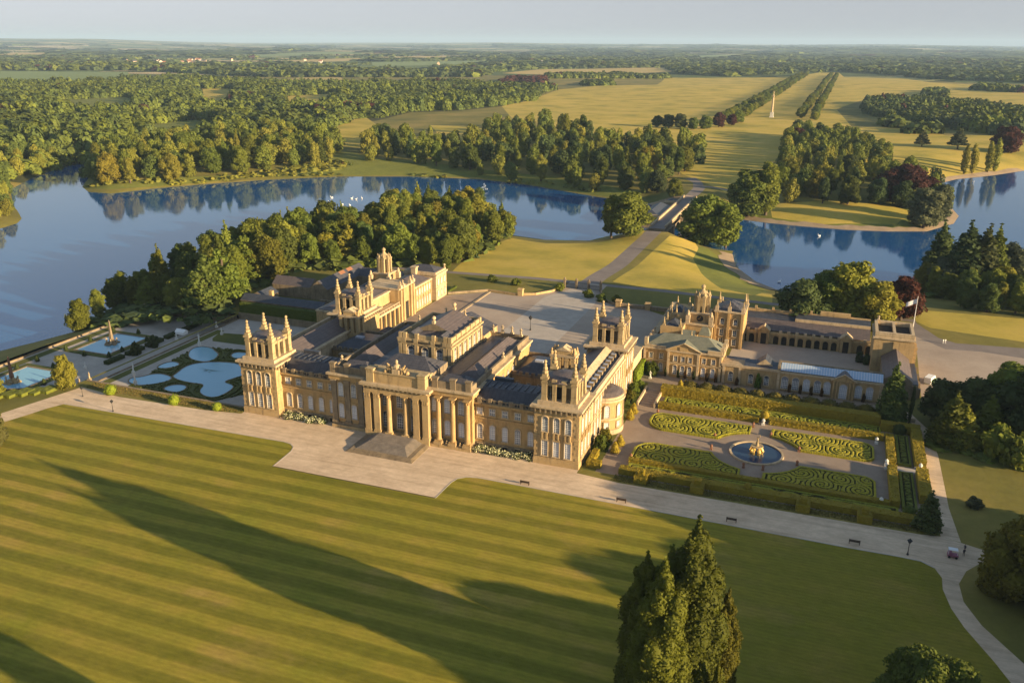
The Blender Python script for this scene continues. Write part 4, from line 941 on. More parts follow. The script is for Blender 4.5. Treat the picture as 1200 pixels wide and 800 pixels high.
for x in (106.1, 107.0, 110.6, 111.5): b.lathe(x, 70.15, [(.34, 0), (.34, .3), (.25, .4), (.22, 5.0), (.36, 5.3), (.36, 5.58)], 8)
op = b.build('porch', [M['stone'], M['slate']], orr)
b = MB(); b.tube([(105.1, 69.95, 5.7), (108.8, 69.95, 7.75), (112.5, 69.95, 5.7)], [.2, .2, .2], 5); b.build('pediment_cornice', M['stone_l'], op)
window(op, 108.8, 70.38, .15, 2.1, 4.5, 'S', True, 'blind', bars=(4, 6)).name = 'glazed_door'

# ================================================================ kitchen court range, east gate tower, clock gate
kc = empty('court_building', (96, 122, 0), 'low arcaded stone range facing the shaded east yard, with two gabled aedicules', 'building')
b = MB(); b.box(73.5, 117, 114.6, 120.5, -.3, 4.2)
for k in range(16):
    x = 75.6+k*2.72
    if abs(x-82.9) < 1.3 or abs(x-109.6) < 1.6: continue
    b.box(x-.35+1.36, x+.35+1.36, 114.1, 114.6, 0, 4.2); b.box(x-.5+1.36, x+.5+1.36, 114.0, 114.7, 4.2, 5.0, 1)
b.box(73.5, 117, 114.05, 114.59, 3.3, 4.19)
kw = b.build('arcade_wall', [M['stone'], M['stone_l']], kc)
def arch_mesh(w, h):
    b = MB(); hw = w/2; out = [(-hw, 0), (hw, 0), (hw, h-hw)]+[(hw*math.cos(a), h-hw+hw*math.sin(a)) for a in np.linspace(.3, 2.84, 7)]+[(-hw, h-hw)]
    b.v = [(x, -.03, z) for x, z in out]; b.f = [tuple(range(len(out)))]; b.m = [0]; return b.mesh('arch', M['dark'])  # flat dark face, the shade of the arch painted on
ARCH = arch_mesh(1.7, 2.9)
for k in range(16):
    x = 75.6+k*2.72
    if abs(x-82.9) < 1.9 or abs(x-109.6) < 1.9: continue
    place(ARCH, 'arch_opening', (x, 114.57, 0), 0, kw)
for x in (82.4, 109.2):
    b = MB(); b.box(x-1.8, x+1.8, 113.3, 115.5, 0, 4.9); b.gable(x-2.1, x+2.1, 113.0, 116.5, 4.9, 6.6, 'y', 1, 0); b.box(x-.9, x+.9, 113.2, 113.28, 0, 3.9, 2); b.build('aedicule', [M['stone'], M['stone_l'], M['dark']], kc)
b = MB(); b.quad((73.5, 115, 4.6), (116.6, 115, 4.6), (116.6, 120.5, 7.0), (73.5, 120.5, 7.0)); b.build('roof', M['slate_sunlit'], kc)
b = MB(); b.box(92, 116.6, 120.6, 121.2, -.3, 7.9); b.build('stepped_wall', M['stone_l'], kc)
b = MB(); b.quad((92, 121.25, 7.0), (116.6, 121.25, 7.0), (116.6, 126.5, 8.3), (92, 126.5, 8.3)); b.quad((73.5, 120.6, 6.4), (91.9, 120.6, 6.4), (91.9, 126.5, 7.6), (73.5, 126.5, 7.6)); b.build('roof', M['lead'], kc)
b = MB(); b.box(73.5, 116.6, 126.6, 127.6, -.3, 8.6); b.box(100, 110, 126.5, 127.7, 8.61, 9.8); b.box(73.5, 75, 121, 126.5, -.3, 8.2)
for x in (78, 84, 90, 97): b.box(x-.4, x+.4, 126.5, 127.7, 8.61, 9.5)
b.build('wall', M['stone'], kc)
gt = empty('gate_tower', (122, 104, 0), 'massive square gate tower with open roof and flagpole at the right end of the yard', 'tower')
b = MB(); b.box(116.8, 128.4, 98.2, 112, -.3, 11.2); b.box(116.4, 128.8, 97.8, 112.4, 11.2, 11.7, 1)
parapet(b, 116.9, 128.3, 98.3, 111.9, 11.7, 13.3, 1, .9); b.box(122.2, 123.0, 99.2, 111.0, 11.7, 13.1, 1)
b.box(122.5, 128.6, 97.7, 98.15, -.2, 10.5)
for k in range(8):
    z = .2+k*1.35
    for y in (99.3, 103, 107, 110.8): b.box(128.41, 129.6 if k < 7 else 129.0, y-.7, y+.7, z, z+.9)
g1 = b.build('tower_wall', [M['stone'], M['stone_l']], gt)
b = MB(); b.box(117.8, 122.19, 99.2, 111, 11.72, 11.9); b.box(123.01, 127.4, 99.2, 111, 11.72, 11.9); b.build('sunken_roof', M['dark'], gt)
place(statue_mesh(1.8, seed=4), 'statue', (118.0, 111, 13.3), 0, gt)
b = MB(); b.tube([(128.6, 111.6, 10), (128.6, 111.6, 22.5)], [.13, .07], 6); fp = b.build('flagpole', M['white'], gt)
b = MB()
for k in range(6):
    x = 128.5-k*.5; zz = 21.6-k*.25; b.quad((x, 111.6+.15*math.sin(k), zz-1.5), (x-.5, 111.6+.15*math.sin(k+1), zz-1.8), (x-.5, 111.6+.15*math.sin(k+1), zz-.25+.0), (x, 111.6+.15*math.sin(k), zz))
b.build('flag', M['flag'], fp)
bb_ = empty('yard_building', (123, 88, 0), 'slate roofed outbuilding running south from the square gate tower', 'building')
b = MB(); b.box(119.6, 127.4, 76.6, 98, -.3, 5.4); yw = b.build('wall', M['stone_d'], bb_)
b = MB(); pitched(b, 119.8, 127.2, 77, 97.6, 5.6, 8.6, 'y', 0, 1); b.build('roof', [M['slate_sunlit'], M['stone_d']], bb_)
b = MB(); b.box(127.45, 129.2, 77, 97.5, -.3, 4.4); b.box(127.45, 129.3, 78, 97, 4.4, 4.6, 1)
for k in range(6): b.box(129.21, 130.2, 79+k*3.2, 80.5+k*3.2, 0, 2.8+k%2)
b.build('lean_to', [M['stone_d'], M['lead']], bb_)
cg = empty('clock_gate', (64, 108, 0), 'baroque clock gatehouse crowded with piers, urns and a tall lantern beside the east yard', 'gatehouse')
clock_tower(61.5, 106.5, cg, 7.6, 'S')
b = MB(); b.box(66.2, 76, 104.5, 117, -.3, 12.4); b.box(65.9, 76.3, 104.2, 117.3, 12.4, 12.9, 1); b.box(66.1, 76.1, 104.4, 117.1, 6.6, 6.9, 1)
for x, y in ((66.8, 105), (71, 104.9), (75.5, 105), (75.5, 116.5), (66.8, 116.5)): b.box(x-.55, x+.55, y-.55, y+.55, 12.9, 14.4, 1)
for x in (66.8, 71, 75.5): b.box(x-.4, x+.4, 104.0, 104.5, 0, 12.39)
m = b.build('wall', [M['stone_o'], M['stone_l']], cg)
for x, y in ((66.8, 105), (71, 104.9), (75.5, 105), (75.5, 116.5)): place(PIN_S, 'pinnacle', (x, y, 14.4), 0, m, .7)
for x in (68.9, 73.3):
    for z in (1.0, 4.2, 8.2): window(m, x, 104.48, z, 1.3, 2.2, 'S', z > 8, 'glass', bars=(2, 3))
b = MB(); b.hip(66.8, 75.4, 105.2, 116.4, 12.95, 15.0, 4); b.build('roof', M['slate'], m)
b = MB(); b.box(49.5, 57, 96, 104, -.3, 8); b.box(50.5, 56.5, 104.05, 118, -.3, 10); b.box(57.05, 60.9, 111.2, 124, -.3, 9); b.box(56.6, 61.4, 92, 101.7, -.3, 5.4)
b.build('gate_piers', M['stone'], cg)
for x, y, z in ((50.5, 97, 8), (56, 97, 8), (50.5, 103, 8), (57.3, 92.8, 5.4), (60.6, 92.8, 5.4), (51.4, 117, 10), (55.6, 117, 10), (58, 123.2, 9), (51.4, 105, 10), (55.6, 105, 10)): place(PIN_S, 'pinnacle', (x, y, z), 0, cg)
b = MB(); b.hip(62, 66, 98, 101.8, 5.4, 8, 1); b.quad((57, 92, 5.5), (61.4, 92, 5.5), (61.4, 96.6, 7.4), (57, 96.6, 7.4)); b.build('roof', M['slate_g'], cg)
for x, y, z in ((53.5, 100, 8.0), (53.5, 110, 10), (59, 117, 9)):
    b = MB(); b.hip(x-2.4, x+2.4, y-3, y+3, z, z+1.8, 2); b.build('roof', M['lead'], cg)
for y in (84, 87.5, 91, 94.5, 98, 118, 124, 130): tag(place(STAT[int(y) % 3], 'statue', (47.3, y, 4.6), 0), 'stone figure on the wall closing the right side of the great court', 'statue', 'figures on the east court wall')
for x, y, z in ((57.6, 104.4, 8.1), (57.6, 109.6, 8.1), (65.4, 102.4, 8.1), (53.2, 104.2, 10), (58.9, 111.6, 9), (60.6, 111.6, 9), (66.9, 110, 14.4), (75.5, 110.8, 14.4)): place(PIN_S, 'pinnacle', (x, y, z-.1), 0, cg, (1.1, 1.1, 1.25))
for x, y, z, s_ in ((51.6, 95.97, 0, 1.6), (54.8, 95.97, 0, 1.6), (58.9, 91.97, 0, 1.2), (52.2, 103.97, 0, 1.4), (60.2, 101.67, 0, .01), (69.0, 104.45, 0, .9)):
    if s_ > .1: place(ARCH, 'arch_opening', (x, y, z+.4), 0, cg, s_)
w = MB(); w.box(46.5, 48.2, 73.6, 138, -.3, 4.1); w.box(46.3, 48.4, 73.5, 138.1, 4.1, 4.6, 1); tag(w.build('court_wall', [M['stone'], M['stone_l']]), 'long stone wall topped with figures along the right side of the great court', 'wall')

# ================================================================ court furniture and entrance
def lamp_post_mesh():
    b = MB(); b.lathe(0, 0, [(.22, 0), (.2, .25), (.1, .4), (.07, 1.0), (.055, 2.6)], 8); return b.mesh('post', M['iron'])
LP_P = lamp_post_mesh()
def lamp_head():
    b = MB(); b.box(-.16, .16, -.16, .16, .0, .42, 1); b.lathe(0, 0, [(.2, -.04), (.42, .43), (.5, .47), (.2, .72), (.05, .9), (.01, 1.0)], 8); return b.mesh('lantern', [M['iron'], M['white']])
LP_H = lamp_head()
def lamp(x, y, label, s=1.0):
    r = empty('street_lamp', (x, y, tz(x, y)), label, 'lamp'); place(LP_P, 'post', (x, y, tz(x, y)), 0, r, s); place(LP_H, 'lantern', (x, y, tz(x, y)+2.55*s), 0, r, s); return r
lamp(-83.5, -13.3, 'black lamp post beside the sunny left corner of the striped lawn', 1.05)
lamp(122.4, -11.6, 'black lamp post beside the path junction at the right', 1.1)
lamp(2.0, 98, 'lone lamp post standing in the middle of the great court', 1.6)
lamp(-100, -8, 'small lamp post where the gravel terrace turns at the far left', .9)
# the gate screen
gs = empty('entrance_gate', (4.3, 158, 0), 'black iron entrance gate with stone piers where the drive meets the great court', 'gate')
for x in (-3.6, 1.6, 7.0, 12.2):
    b = MB(); b.box(x-.45, x+.45, 157.5, 158.4, 0, 3.2); b.box(x-.6, x+.6, 157.35, 158.55, 3.2, 3.5); b.lathe(x, 157.95, [(.3, 3.5), (.5, 3.9), (.25, 4.4), (.01, 4.6)], 8); b.build('pier', M['stone_d'], gs)
for a, c, h in ((-3.1, 1.1, 2.3), (7.5, 11.7, 2.3), (2.1, 4.2, 2.9), (4.4, 6.5, 2.9)):
    b = MB(); n = int((c-a)/.22)
    for k in range(n+1): x = a+(c-a)*k/n; b.box(x-.035, x+.035, 157.9, 157.97, .1, h)
    b.box(a, c, 157.88, 157.99, .2, .32); b.box(a, c, 157.88, 157.99, h-.5, h-.4); b.build('iron_leaf', M['iron'], gs)
def wall_run(name, P, h, w, mat, label, z=None):
    mb = MB()
    for k in range(len(P)-1):
        a, b_ = np.array(P[k], float), np.array(P[k+1], float); d = (b_-a)/np.linalg.norm(b_-a); n = np.array([-d[1], d[0]])*w/2
        za, zb = (tz(*a), tz(*b_)) if z is None else (z, z); q = [a+n, b_+n, b_-n, a-n]; zz = [za, zb, zb, za]
        lo = [(q[i][0], q[i][1], zz[i]-.4) for i in range(4)]; hi = [(q[i][0], q[i][1], zz[i]+h) for i in range(4)]
        mb.quad(lo[1], lo[0], hi[0], hi[1]); mb.quad(lo[3], lo[2], hi[2], hi[3]); mb.quad(hi[0], hi[3], hi[2], hi[1])
        if k == 0: mb.quad(lo[0], lo[3], hi[3], hi[0])
        if k == len(P)-2: mb.quad(lo[2], lo[1], hi[1], hi[2])
    return tag(mb.build(name, M[mat]), label, 'wall')
wall_run('court_wall', [(-4, 157.6), (-6.5, 149), (-11.5, 142.3), (-18.8, 139.0), (-31.4, 140.2)], .9, .6, 'stone', 'low curved sunlit wall on the left of the entrance gate')
wall_run('court_wall', [(12.6, 157.6), (15, 149), (19.5, 142.3), (24.5, 138.9)], .9, .6, 'stone_d', 'low curved wall on the right of the entrance gate')
wall_run('court_wall', [(25.5, 138.6), (36, 138.9), (46, 138.9)], 1.5, 1.6, 'stone_d', 'straight low wall between two square piers right of the gate')
wall_run('kerb', [(-30.6, 93), (-30.6, 139.6)], .25, 1.0, 'stone_l', 'pale stone kerb crossing the left side of the great court')
wall_run('court_wall', [(-31.5, 140.3), (-45.5, 129.8)], 1.0, .5, 'stone_d', 'low wall closing the brown gravel corner of the great court')
for x, y, lb in ((24.8, 138.4, 'square stone pier at the end of the curved wall right of the gate'), (36.5, 138.6, 'square stone pier farther right along the court wall'), (-16.9, 139.6, 'square stone pier on the left curve of the court wall')):
    b = MB(); b.box(x-1, x+1, y-1, y+1, -.2, 2.4); b.box(x-1.2, x+1.2, y-1.2, y+1.2, 2.4, 2.7); b.gable(x-1.1, x+1.1, y-1.1, y+1.1, 2.7, 3.2); tag(b.build('pier', M['stone']), lb, 'pier')
# ================================================================ bridge and column of victory
br = empty('bridge', (4.9, 370, -3.5), 'stone bridge with parapets and slate roofed pavilions carrying the drive over the lake', 'bridge')
b = MB(); zt = -3.45; b.box(.2, 9.6, 312, 430, zt-1.2, zt, 0, 1)
for y in (330, 356, 386, 412): b.box(-2, 11.8, y-3, y+3, -14, zt-1.2)
b.box(-1.6, 11.4, 312, 328, -14, zt-1.25); b.box(-1.6, 11.4, 415, 430, -14, zt-1.25)
for k in range(3):   # arch rings
    ya, yb = ((333, 353), (359, 383), (389, 409))[k]
    for j in range(8):
        a0, a1 = math.pi*j/8, math.pi*(j+1)/8; yc, r = (ya+yb)/2, (yb-ya)/2
        zA, zB = -10.8+5.9*math.sin(a0), -10.8+5.9*math.sin(a1); y0_, y1_ = yc-r*math.cos(a0), yc-r*math.cos(a1)
        for x in (-1.9, 11.6): b.quad((x, y0_, zA), (x, y1_, zB), (x, y1_, zt-1.2), (x, y0_, zt-1.2))
b.build('deck', [M['stone_d'], M['asphalt']], br)
for x in (.6, 9.2):
    b = MB(); b.box(x-.35, x+.35, 316, 428, zt, zt+1.1); b.box(x-.5, x+.5, 315.8, 428.2, zt+1.1, zt+1.35)
    b.build('parapet', M['stone_l'], br)
for x0, x1, y0, y1 in ((-14, -.9, 349, 392), (-9, -.6, 404, 418), (11.2, 18, 352, 364), (11.2, 18, 386, 400)):
    b = MB(); b.box(x0, x1, y0, y1, -14, zt-.6); b.box(x0+.4, x1, y0, y0+.8, zt-.6, zt+.9, 1); pv = b.build('bridge_pavilion', [M['stone_d'], M['stone_l']], br)
    b = MB(); b.hip(x0+.3, x1-.3, y0+1.2, y1-.6, zt-.55, zt+2.6 if x0 < -10 else zt+1.2, min(x1-x0, y1-y0)/2-.6); b.build('roof', M['lead'], pv)
wall_run('parapet_wall', [(-1.4, 315), (-5, 305), (-5.5, 300)], 1.2, .7, 'stone_l', 'pale splayed parapet at the near left end of the bridge')
co = empty('victory_column', (3.4, 1117.6, tz(3.4, 1117.6)), 'tall stone victory column with a statue on top standing in the park avenue', 'monument')
z0 = tz(3.4, 1117.6); b = MB(); b.box(.4, 6.4, 1114.6, 1120.6, z0-.5, z0+1.2); b.box(1.2, 5.6, 1115.4, 1119.8, z0+1.2, z0+6.5); b.box(.9, 5.9, 1115.1, 1120.1, z0+6.5, z0+7.1); b.build('pedestal', M['marble'], co)
b = MB(); b.lathe(3.4, 1117.6, [(1.8, z0+7.1), (1.5, z0+8), (1.45, z0+16), (1.2, z0+27), (1.6, z0+28), (1.9, z0+28.6)], 14); b.box(1.2, 5.6, 1115.4, 1119.8, z0+28.6, z0+29.3); b.build('shaft', M['stone_l'], co)
b = MB(); b.lathe(3.4, 1117.6, [(1.2, z0+29.3), (1.0, z0+30.5), (.7, z0+31)], 10); b.lathe(3.4, 1117.6, [(.75, z0+31), (.6, z0+33), (.8, z0+34.4), (.25, z0+35), (.38, z0+35.5), (.01, z0+36)], 9); b.tube([(3.4, 1117.6, z0+34.2), (5, 1117, z0+35.4)], [.22, .12], 6); b.build('statue', M['stone_l'], co)
# two fountain statues etc. are built with the gardens
# ================================================================ foliage
def leaf_mat(name, vary=.45, attr=False, trans=.34, scale=.5):
    """leaf colour = the tree's own colour, mottled; leaves let some light through"""
    m = bpy.data.materials.new(name); m.use_nodes = True; t = m.node_tree; b = t.nodes['Principled BSDF']; out = t.nodes['Material Output']
    if attr:
        a = t.nodes.new('ShaderNodeAttribute'); a.attribute_name = 'tint'; col = a.outputs['Color']
    else:
        a = t.nodes.new('ShaderNodeObjectInfo'); col = a.outputs['Color']
    p = pos(t); f = noise(t, scale, 3, .65, p); v = math_(t, 'MULTIPLY_ADD', f, 2*vary, 1-vary)
    cv = t.nodes.new('ShaderNodeCombineColor')
    t.links.new(math_(t, 'MULTIPLY', v, 1.04), cv.inputs[0]); t.links.new(v, cv.inputs[1]); t.links.new(math_(t, 'MULTIPLY_ADD', v, .6, .3), cv.inputs[2])
    c = mix(t, 1.0, col, cv.outputs[0], 'MULTIPLY')
    t.links.new(c, b.inputs['Base Color']); b.inputs['Roughness'].default_value = .75; b.inputs['Specular IOR Level'].default_value = .18
    tr = t.nodes.new('ShaderNodeBsdfTranslucent'); t.links.new(c, tr.inputs['Color'])
    ms = t.nodes.new('ShaderNodeMixShader'); ms.inputs[0].default_value = trans
    t.links.new(b.outputs[0], ms.inputs[1]); t.links.new(tr.outputs[0], ms.inputs[2]); t.links.new(ms.outputs[0], out.inputs['Surface'])
    return m
M['leaf'] = leaf_mat('leaves', .35); M['leaf_far'] = leaf_mat('far leaves', .35, True, .1, .12)
M['hedge'] = leaf_mat('clipped hedge', .35, False, .05, 1.5)
M['bark'] = surf('bark', [(.07, .05, .035), (.14, .11, .08)], 2, .95, fine=(6, .3))
def quads_mesh(name, Pq, mats, mi=None, extra=None, tint=None):
    """Pq: (n,4,3) quads; extra: (verts, faces, material) lists to append"""
    n = len(Pq); V = Pq.reshape(-1, 3); nv = len(V); me = bpy.data.meshes.new(name)
    F = np.arange(n*4); starts = np.arange(n)*4; tot = np.full(n, 4)
    mat = np.zeros(n, int)
    if extra is not None:
        ev, ef, em = extra; fl = [i+nv for f in ef for i in f]; ls = np.array([len(f) for f in ef])
        V = np.concatenate([V, np.array(ev, float).reshape(-1, 3)]); starts = np.concatenate([starts, n*4+np.concatenate([[0], np.cumsum(ls)[:-1]])])
        F = np.concatenate([F, np.array(fl)]); tot = np.concatenate([tot, ls]); mat = np.concatenate([mat, np.array(em)])
    me.vertices.add(len(V)); me.vertices.foreach_set('co', V.ravel().astype(np.float32))
    me.loops.add(len(F)); me.loops.foreach_set('vertex_index', F.astype(np.int32))
    me.polygons.add(len(starts)); me.polygons.foreach_set('loop_start', starts.astype(np.int32)); me.polygons.foreach_set('loop_total', tot.astype(np.int32))
    for m in mats: me.materials.append(m)
    me.polygons.foreach_set('material_index', mat.astype(np.int32))
    me.update(calc_edges=True)
    if tint is not None:
        a = me.attributes.new('tint', 'FLOAT_COLOR', 'FACE'); a.data.foreach_set('color', np.c_[tint, np.ones(len(tint))].ravel().astype(np.float32))
    me.validate(); return me
def crown_quads(lobes, dens, leaf, rg, up=.25, jit=.75):
    """lobes: rows cx,cy,cz,rx,ry,rz; leaf clumps scattered over every lobe's skin and a little inside it"""
    out = []
    Lb = np.array(lobes, float)
    for i, (cx, cy, cz, rx, ry, rz) in enumerate(Lb):
        area = 4*math.pi*((rx*ry)**1.6/3+(rx*rz)**1.6/3+(ry*rz)**1.6/3)**(1/1.6)
        n = max(10, int(area*dens)); u = rg.normal(size=(n, 3)); u /= np.linalg.norm(u, axis=1)[:, None]
        k1, k2, k3 = rg.uniform(0, 6, 3)
        lump = 1+.13*np.sin(u[:, 0]*5+k1)*np.sin(u[:, 1]*5+k2)+.1*np.sin(u[:, 2]*7+k3+u[:, 0]*4)
        rad = (lump*(1-.28*rg.random(n)**2.2))[:, None]
        P = np.array([cx, cy, cz])+u*rad*np.array([rx, ry, rz])
        keep = np.ones(n, bool)
        for j, (ax, ay, az, bx, by, bz) in enumerate(Lb):
            if j == i: continue
            keep &= (((P[:, 0]-ax)/bx)**2+((P[:, 1]-ay)/by)**2+((P[:, 2]-az)/bz)**2) > .60
        P = P[keep]; N = u[keep]+rg.normal(size=(keep.sum(), 3))*jit; N[:, 2] += up; N /= np.linalg.norm(N, axis=1)[:, None]
        A = np.cross(N, rg.normal(size=N.shape)); A /= np.linalg.norm(A, axis=1)[:, None]; B = np.cross(N, A)
        s = leaf*(.6+.8*rg.random(len(P)))[:, None]; w = .55+.4*rg.random((len(P), 1))
        out.append(np.stack([P-A*s, P-B*s*w+N*s*.18, P+A*s, P+B*s*w-N*s*.12], 1))
    return np.concatenate(out)
def core(lobes, k=.78, seg=8):
    b = MB()
    for cx, cy, cz, rx, ry, rz in lobes:
        t = np.linspace(-1.5, 1.5, 5); b.lathe(0, 0, [(k*math.cos(a), k*math.sin(a)) for a in t], seg)
        nvl = 5*seg
        for q in range(len(b.v)-nvl, len(b.v)): x, y, z = b.v[q]; b.v[q] = (cx+x*rx, cy+y*ry, cz+z*rz)
    return b
TREE = {}
def make_kind(name, lobes, dens, leaf, trunk_r, trunk_h, seed, limbs=3, jit=.75, ck=.78):
    rg = np.random.default_rng(seed); Q = crown_quads(lobes, dens, leaf, rg, jit=jit); c = core(lobes, ck)
    me = quads_mesh(name+'_crown', Q, [M['leaf']], extra=(c.v, c.f, c.m))
    b = MB(); b.tube([(0, 0, -.8), (0.05, 0, trunk_h*.35), (-.1, .1, trunk_h)], [trunk_r*1.35, trunk_r, trunk_r*.6], 8)
    for k in range(limbs):
        L_ = lobes[(k*2+1) % len(lobes)]; a = (0, 0, trunk_h*(.5+.12*k)); e = (L_[0]*.8, L_[1]*.8, L_[2])
        b.tube([a, ((a[0]+e[0])*.5, (a[1]+e[1])*.5, (a[2]+e[2])*.5-.3), e], [trunk_r*.5, trunk_r*.35, trunk_r*.12], 6)
    tm = b.mesh(name+'_trunk', M['bark']); TREE.setdefault(name, []).append((me, tm))
def rl(rg, H, Rr, n, base=.25, top=1.0, spread=.62, lobe=.42):
    """round crowned tree: lobes in an uneven dome"""
    out = [(0, 0, H*(base+(1-base)*.5), Rr*.62, Rr*.62, H*(1-base)*.42)]
    for k in range(n):
        a = rg.uniform(0, 2*math.pi); f = k/(n-1); z = H*(base+.08+(1-base-.2)*f); e = math.sin(math.pi*(.18+.74*f))**.7
        r = Rr*spread*e*rg.uniform(.65, 1.1); s = Rr*lobe*rg.uniform(.75, 1.15)*(1.05-.25*f)
        a = k*2.4+rg.uniform(-.5, .5); out.append((r*math.cos(a), r*math.sin(a), z, s, s*rg.uniform(.85, 1.15), s*rg.uniform(.75, 1.0)))
    return out
for k in range(5):
    rg = np.random.default_rng(100+k); make_kind('broadleaf', rl(rg, 18, 7.5, 13+k, .10), 4.6, .44, .5, 9, k, jit=.5)
for k in range(3):
    rg = np.random.default_rng(140+k); make_kind('tall_broadleaf', rl(rg, 22, 6.2, 16, .12, spread=.5), 4.6, .44, .5, 12, 20+k, jit=.5)
for k in range(2):
    rg = np.random.default_rng(200+k); lo = []
    for j in range(10):
        f = j/9; r = 3.4*(1-f)**.8+.35
        for q in range(3 if f < .8 else 1): a = j*1.3+q*2.1; lo.append((r*.38*math.cos(a), r*.38*math.sin(a), 2+16*f, r*.75, r*.75, 1.7))
    make_kind('conifer', lo, 3.0, .45, .4, 14, 40+k, 0, ck=.7)
for k in range(2):   # poplar / columnar
    rg = np.random.default_rng(230+k); lo = [(rg.uniform(-.5, .5), rg.uniform(-.5, .5), 2+15*j/9, 2.3*math.sin(math.pi*(.14+.72*j/9))+.3, 2.3*math.sin(math.pi*(.14+.72*j/9))+.3, 1.9) for j in range(10)]
    make_kind('poplar', lo, 3.2, .42, .35, 12, 50+k, 0)
for k in range(2):   # layered cedar
    rg = np.random.default_rng(260+k); lo = []
    for j in range(6):
        f = j/5; r = 7.5*(1-f*.75)
        for q in range(4 if j < 4 else 2): a = j+q*1.6+rg.uniform(-.3, .3); lo.append((r*.6*math.cos(a), r*.6*math.sin(a), 4+12*f, r*.5, r*.5, 1.1))
    make_kind('cedar', lo, 3.0, .5, .55, 14, 60+k, 3)
for k in range(2):
    rg = np.random.default_rng(300+k); make_kind('bush', rl(rg, 4, 3.2, 9, .02, spread=.6, lobe=.45), 6, .3, .15, 1.5, 70+k)
# tall dense redwoods in the foreground, finer leaves
def redwood(seed, H, Rr, nside=7):
    rg = np.random.default_rng(seed); lo = []
    n = 15
    for j in range(n):
        f = j/(n-1); r = Rr*(1-f**3.4)**.75*(.88+.12*math.sin(j*1.7+seed))+.7; z = H*(.02+.94*f)
        lo.append((0, 0, z, r*.66, r*.66, H/n*1.1))
        k = nside if f < .7 else (5 if f < .9 else 2)
        for q in range(k):
            a = q*2*math.pi/k+j*.9+rg.uniform(-.3, .3); rr_ = r*rg.uniform(.48, .72); s = r*rg.uniform(.3, .44)
            lo.append((rr_*math.cos(a), rr_*math.sin(a), z+rg.uniform(-.8, 1.4), s, s, s*rg.uniform(1.2, 2.0)))
    return lo
def big_one(name, lobes, dens, leaf, tr, th, seed, jit=.8):
    make_kind(name, lobes, dens, leaf, tr, th, seed, 2, jit=jit, ck=.9)
big_one('redwood', redwood(3, 33, 5.6), 11, .24, .9, 22, 90); big_one('redwood', redwood(5, 30, 4.6), 11, .24, .8, 22, 91)
rg = np.random.default_rng(411); big_one('great_broadleaf', rl(rg, 18, 10.5, 34, .04, spread=.66, lobe=.34), 6.5, .36, .7, 8, 92)
rg = np.random.default_rng(412); big_one('great_broadleaf', rl(rg, 18, 9.5, 30, .04, spread=.66, lobe=.34), 6.5, .34, .7, 8, 93)

GREENS = [(.125, .155, .024), (.105, .138, .024), (.160, .178, .028), (.085, .120, .028), (.180, .182, .030), (.118, .148, .022)]
DARKS = [(.055, .085, .028), (.065, .092, .030), (.060, .085, .036)]
COPPER = [(.055, .020, .018), (.070, .026, .020)]
BLUISH = [(.075, .095, .055), (.09, .11, .06)]
YELLOW = [(.20, .20, .03), (.19, .20, .035)]
N_TREES = [0]
def tree(x, y, kind, h, label, group=None, w=None, cols=None, name=None, cat='tree', parts=True, ref=None):
    """h: wanted height; w: width factor"""
    hs = {'broadleaf': 18.6, 'tall_broadleaf': 22.4, 'conifer': 19.5, 'poplar': 18.6, 'cedar': 17.2, 'bush': 4.1, 'redwood': 33.5, 'great_broadleaf': 18.6}[kind]
    me, tm = random.choice(TREE[kind]) if ref is None else TREE[kind][ref]; s = h/hs; sw = s*(w or random.uniform(.9, 1.12))
    z = tz(x, y)
    nm = name or {'broadleaf': 'broadleaf_tree', 'tall_broadleaf': 'broadleaf_tree', 'conifer': 'conifer_tree', 'poplar': 'poplar_tree', 'cedar': 'cedar_tree', 'bush': 'bush', 'redwood': 'redwood_tree', 'great_broadleaf': 'broadleaf_tree'}[kind]
    col = random.choice(cols or GREENS); v = random.uniform(.68, 1.28); w_ = random.uniform(.88, 1.14); col = (col[0]*v*w_, col[1]*v, col[2]*v*(2-w_), 1)
    rz = random.uniform(0, 6.28); N_TREES[0] += 1
    if not parts:
        o = place(me, nm, (x, y, z), rz, None, (sw, sw, s), col); return tag(o, label, cat, group)
    r = empty(nm, (x, y, z), label, cat, group); r.rotation_euler = (0, 0, rz)
    c = place(me, 'crown', (x, y, z), 0, r, (sw, sw, s), col); c.location = (0, 0, 0)
    t_ = place(tm, 'trunk', (x, y, z), 0, r, (s, s, s)); t_.location = (0, 0, 0)
    return r
def scatter(poly, spacing, tries=6000, seed=1):
    P = np.array(poly); rg = np.random.default_rng(seed); lo, hi = P.min(0), P.max(0); got = np.zeros((0, 2)); C_ = rg.uniform(lo, hi, (tries, 2)); C_ = C_[in_poly(C_, P)]
    for c in C_:
        if len(got) == 0 or np.min((got[:, 0]-c[0])**2+(got[:, 1]-c[1])**2) > spacing**2: got = np.vstack([got, c])
    return got
def wood(pxpoly, spacing, hr, kinds, label, group, seed, cols=None, parts=True, world=None, avoid=None):
    P = world if world is not None else AT(*pxpoly); n = 0
    for x, y in scatter(P, spacing, seed=seed):
        if in_poly([[x, y]], LP)[0] or dist_poly([[x, y]], LP)[0] < 3: continue
        if avoid and any(in_poly([[x, y]], a)[0] for a in avoid): continue
        k = random.choices([a for a, _ in kinds], [b for _, b in kinds])[0]
        h = random.uniform(*hr)*(1.1 if k in ('conifer', 'poplar') else 1.0)
        cc = cols or (DARKS if k in ('conifer', 'cedar') else GREENS)
        CAND.append((h/math.hypot(x-CAM[0], y-CAM[1]), x, y, k, h, label, group, cc)); n += 1
    return n
CAND = []
BL = [('broadleaf', 5), ('tall_broadleaf', 2)]
cnt = {}
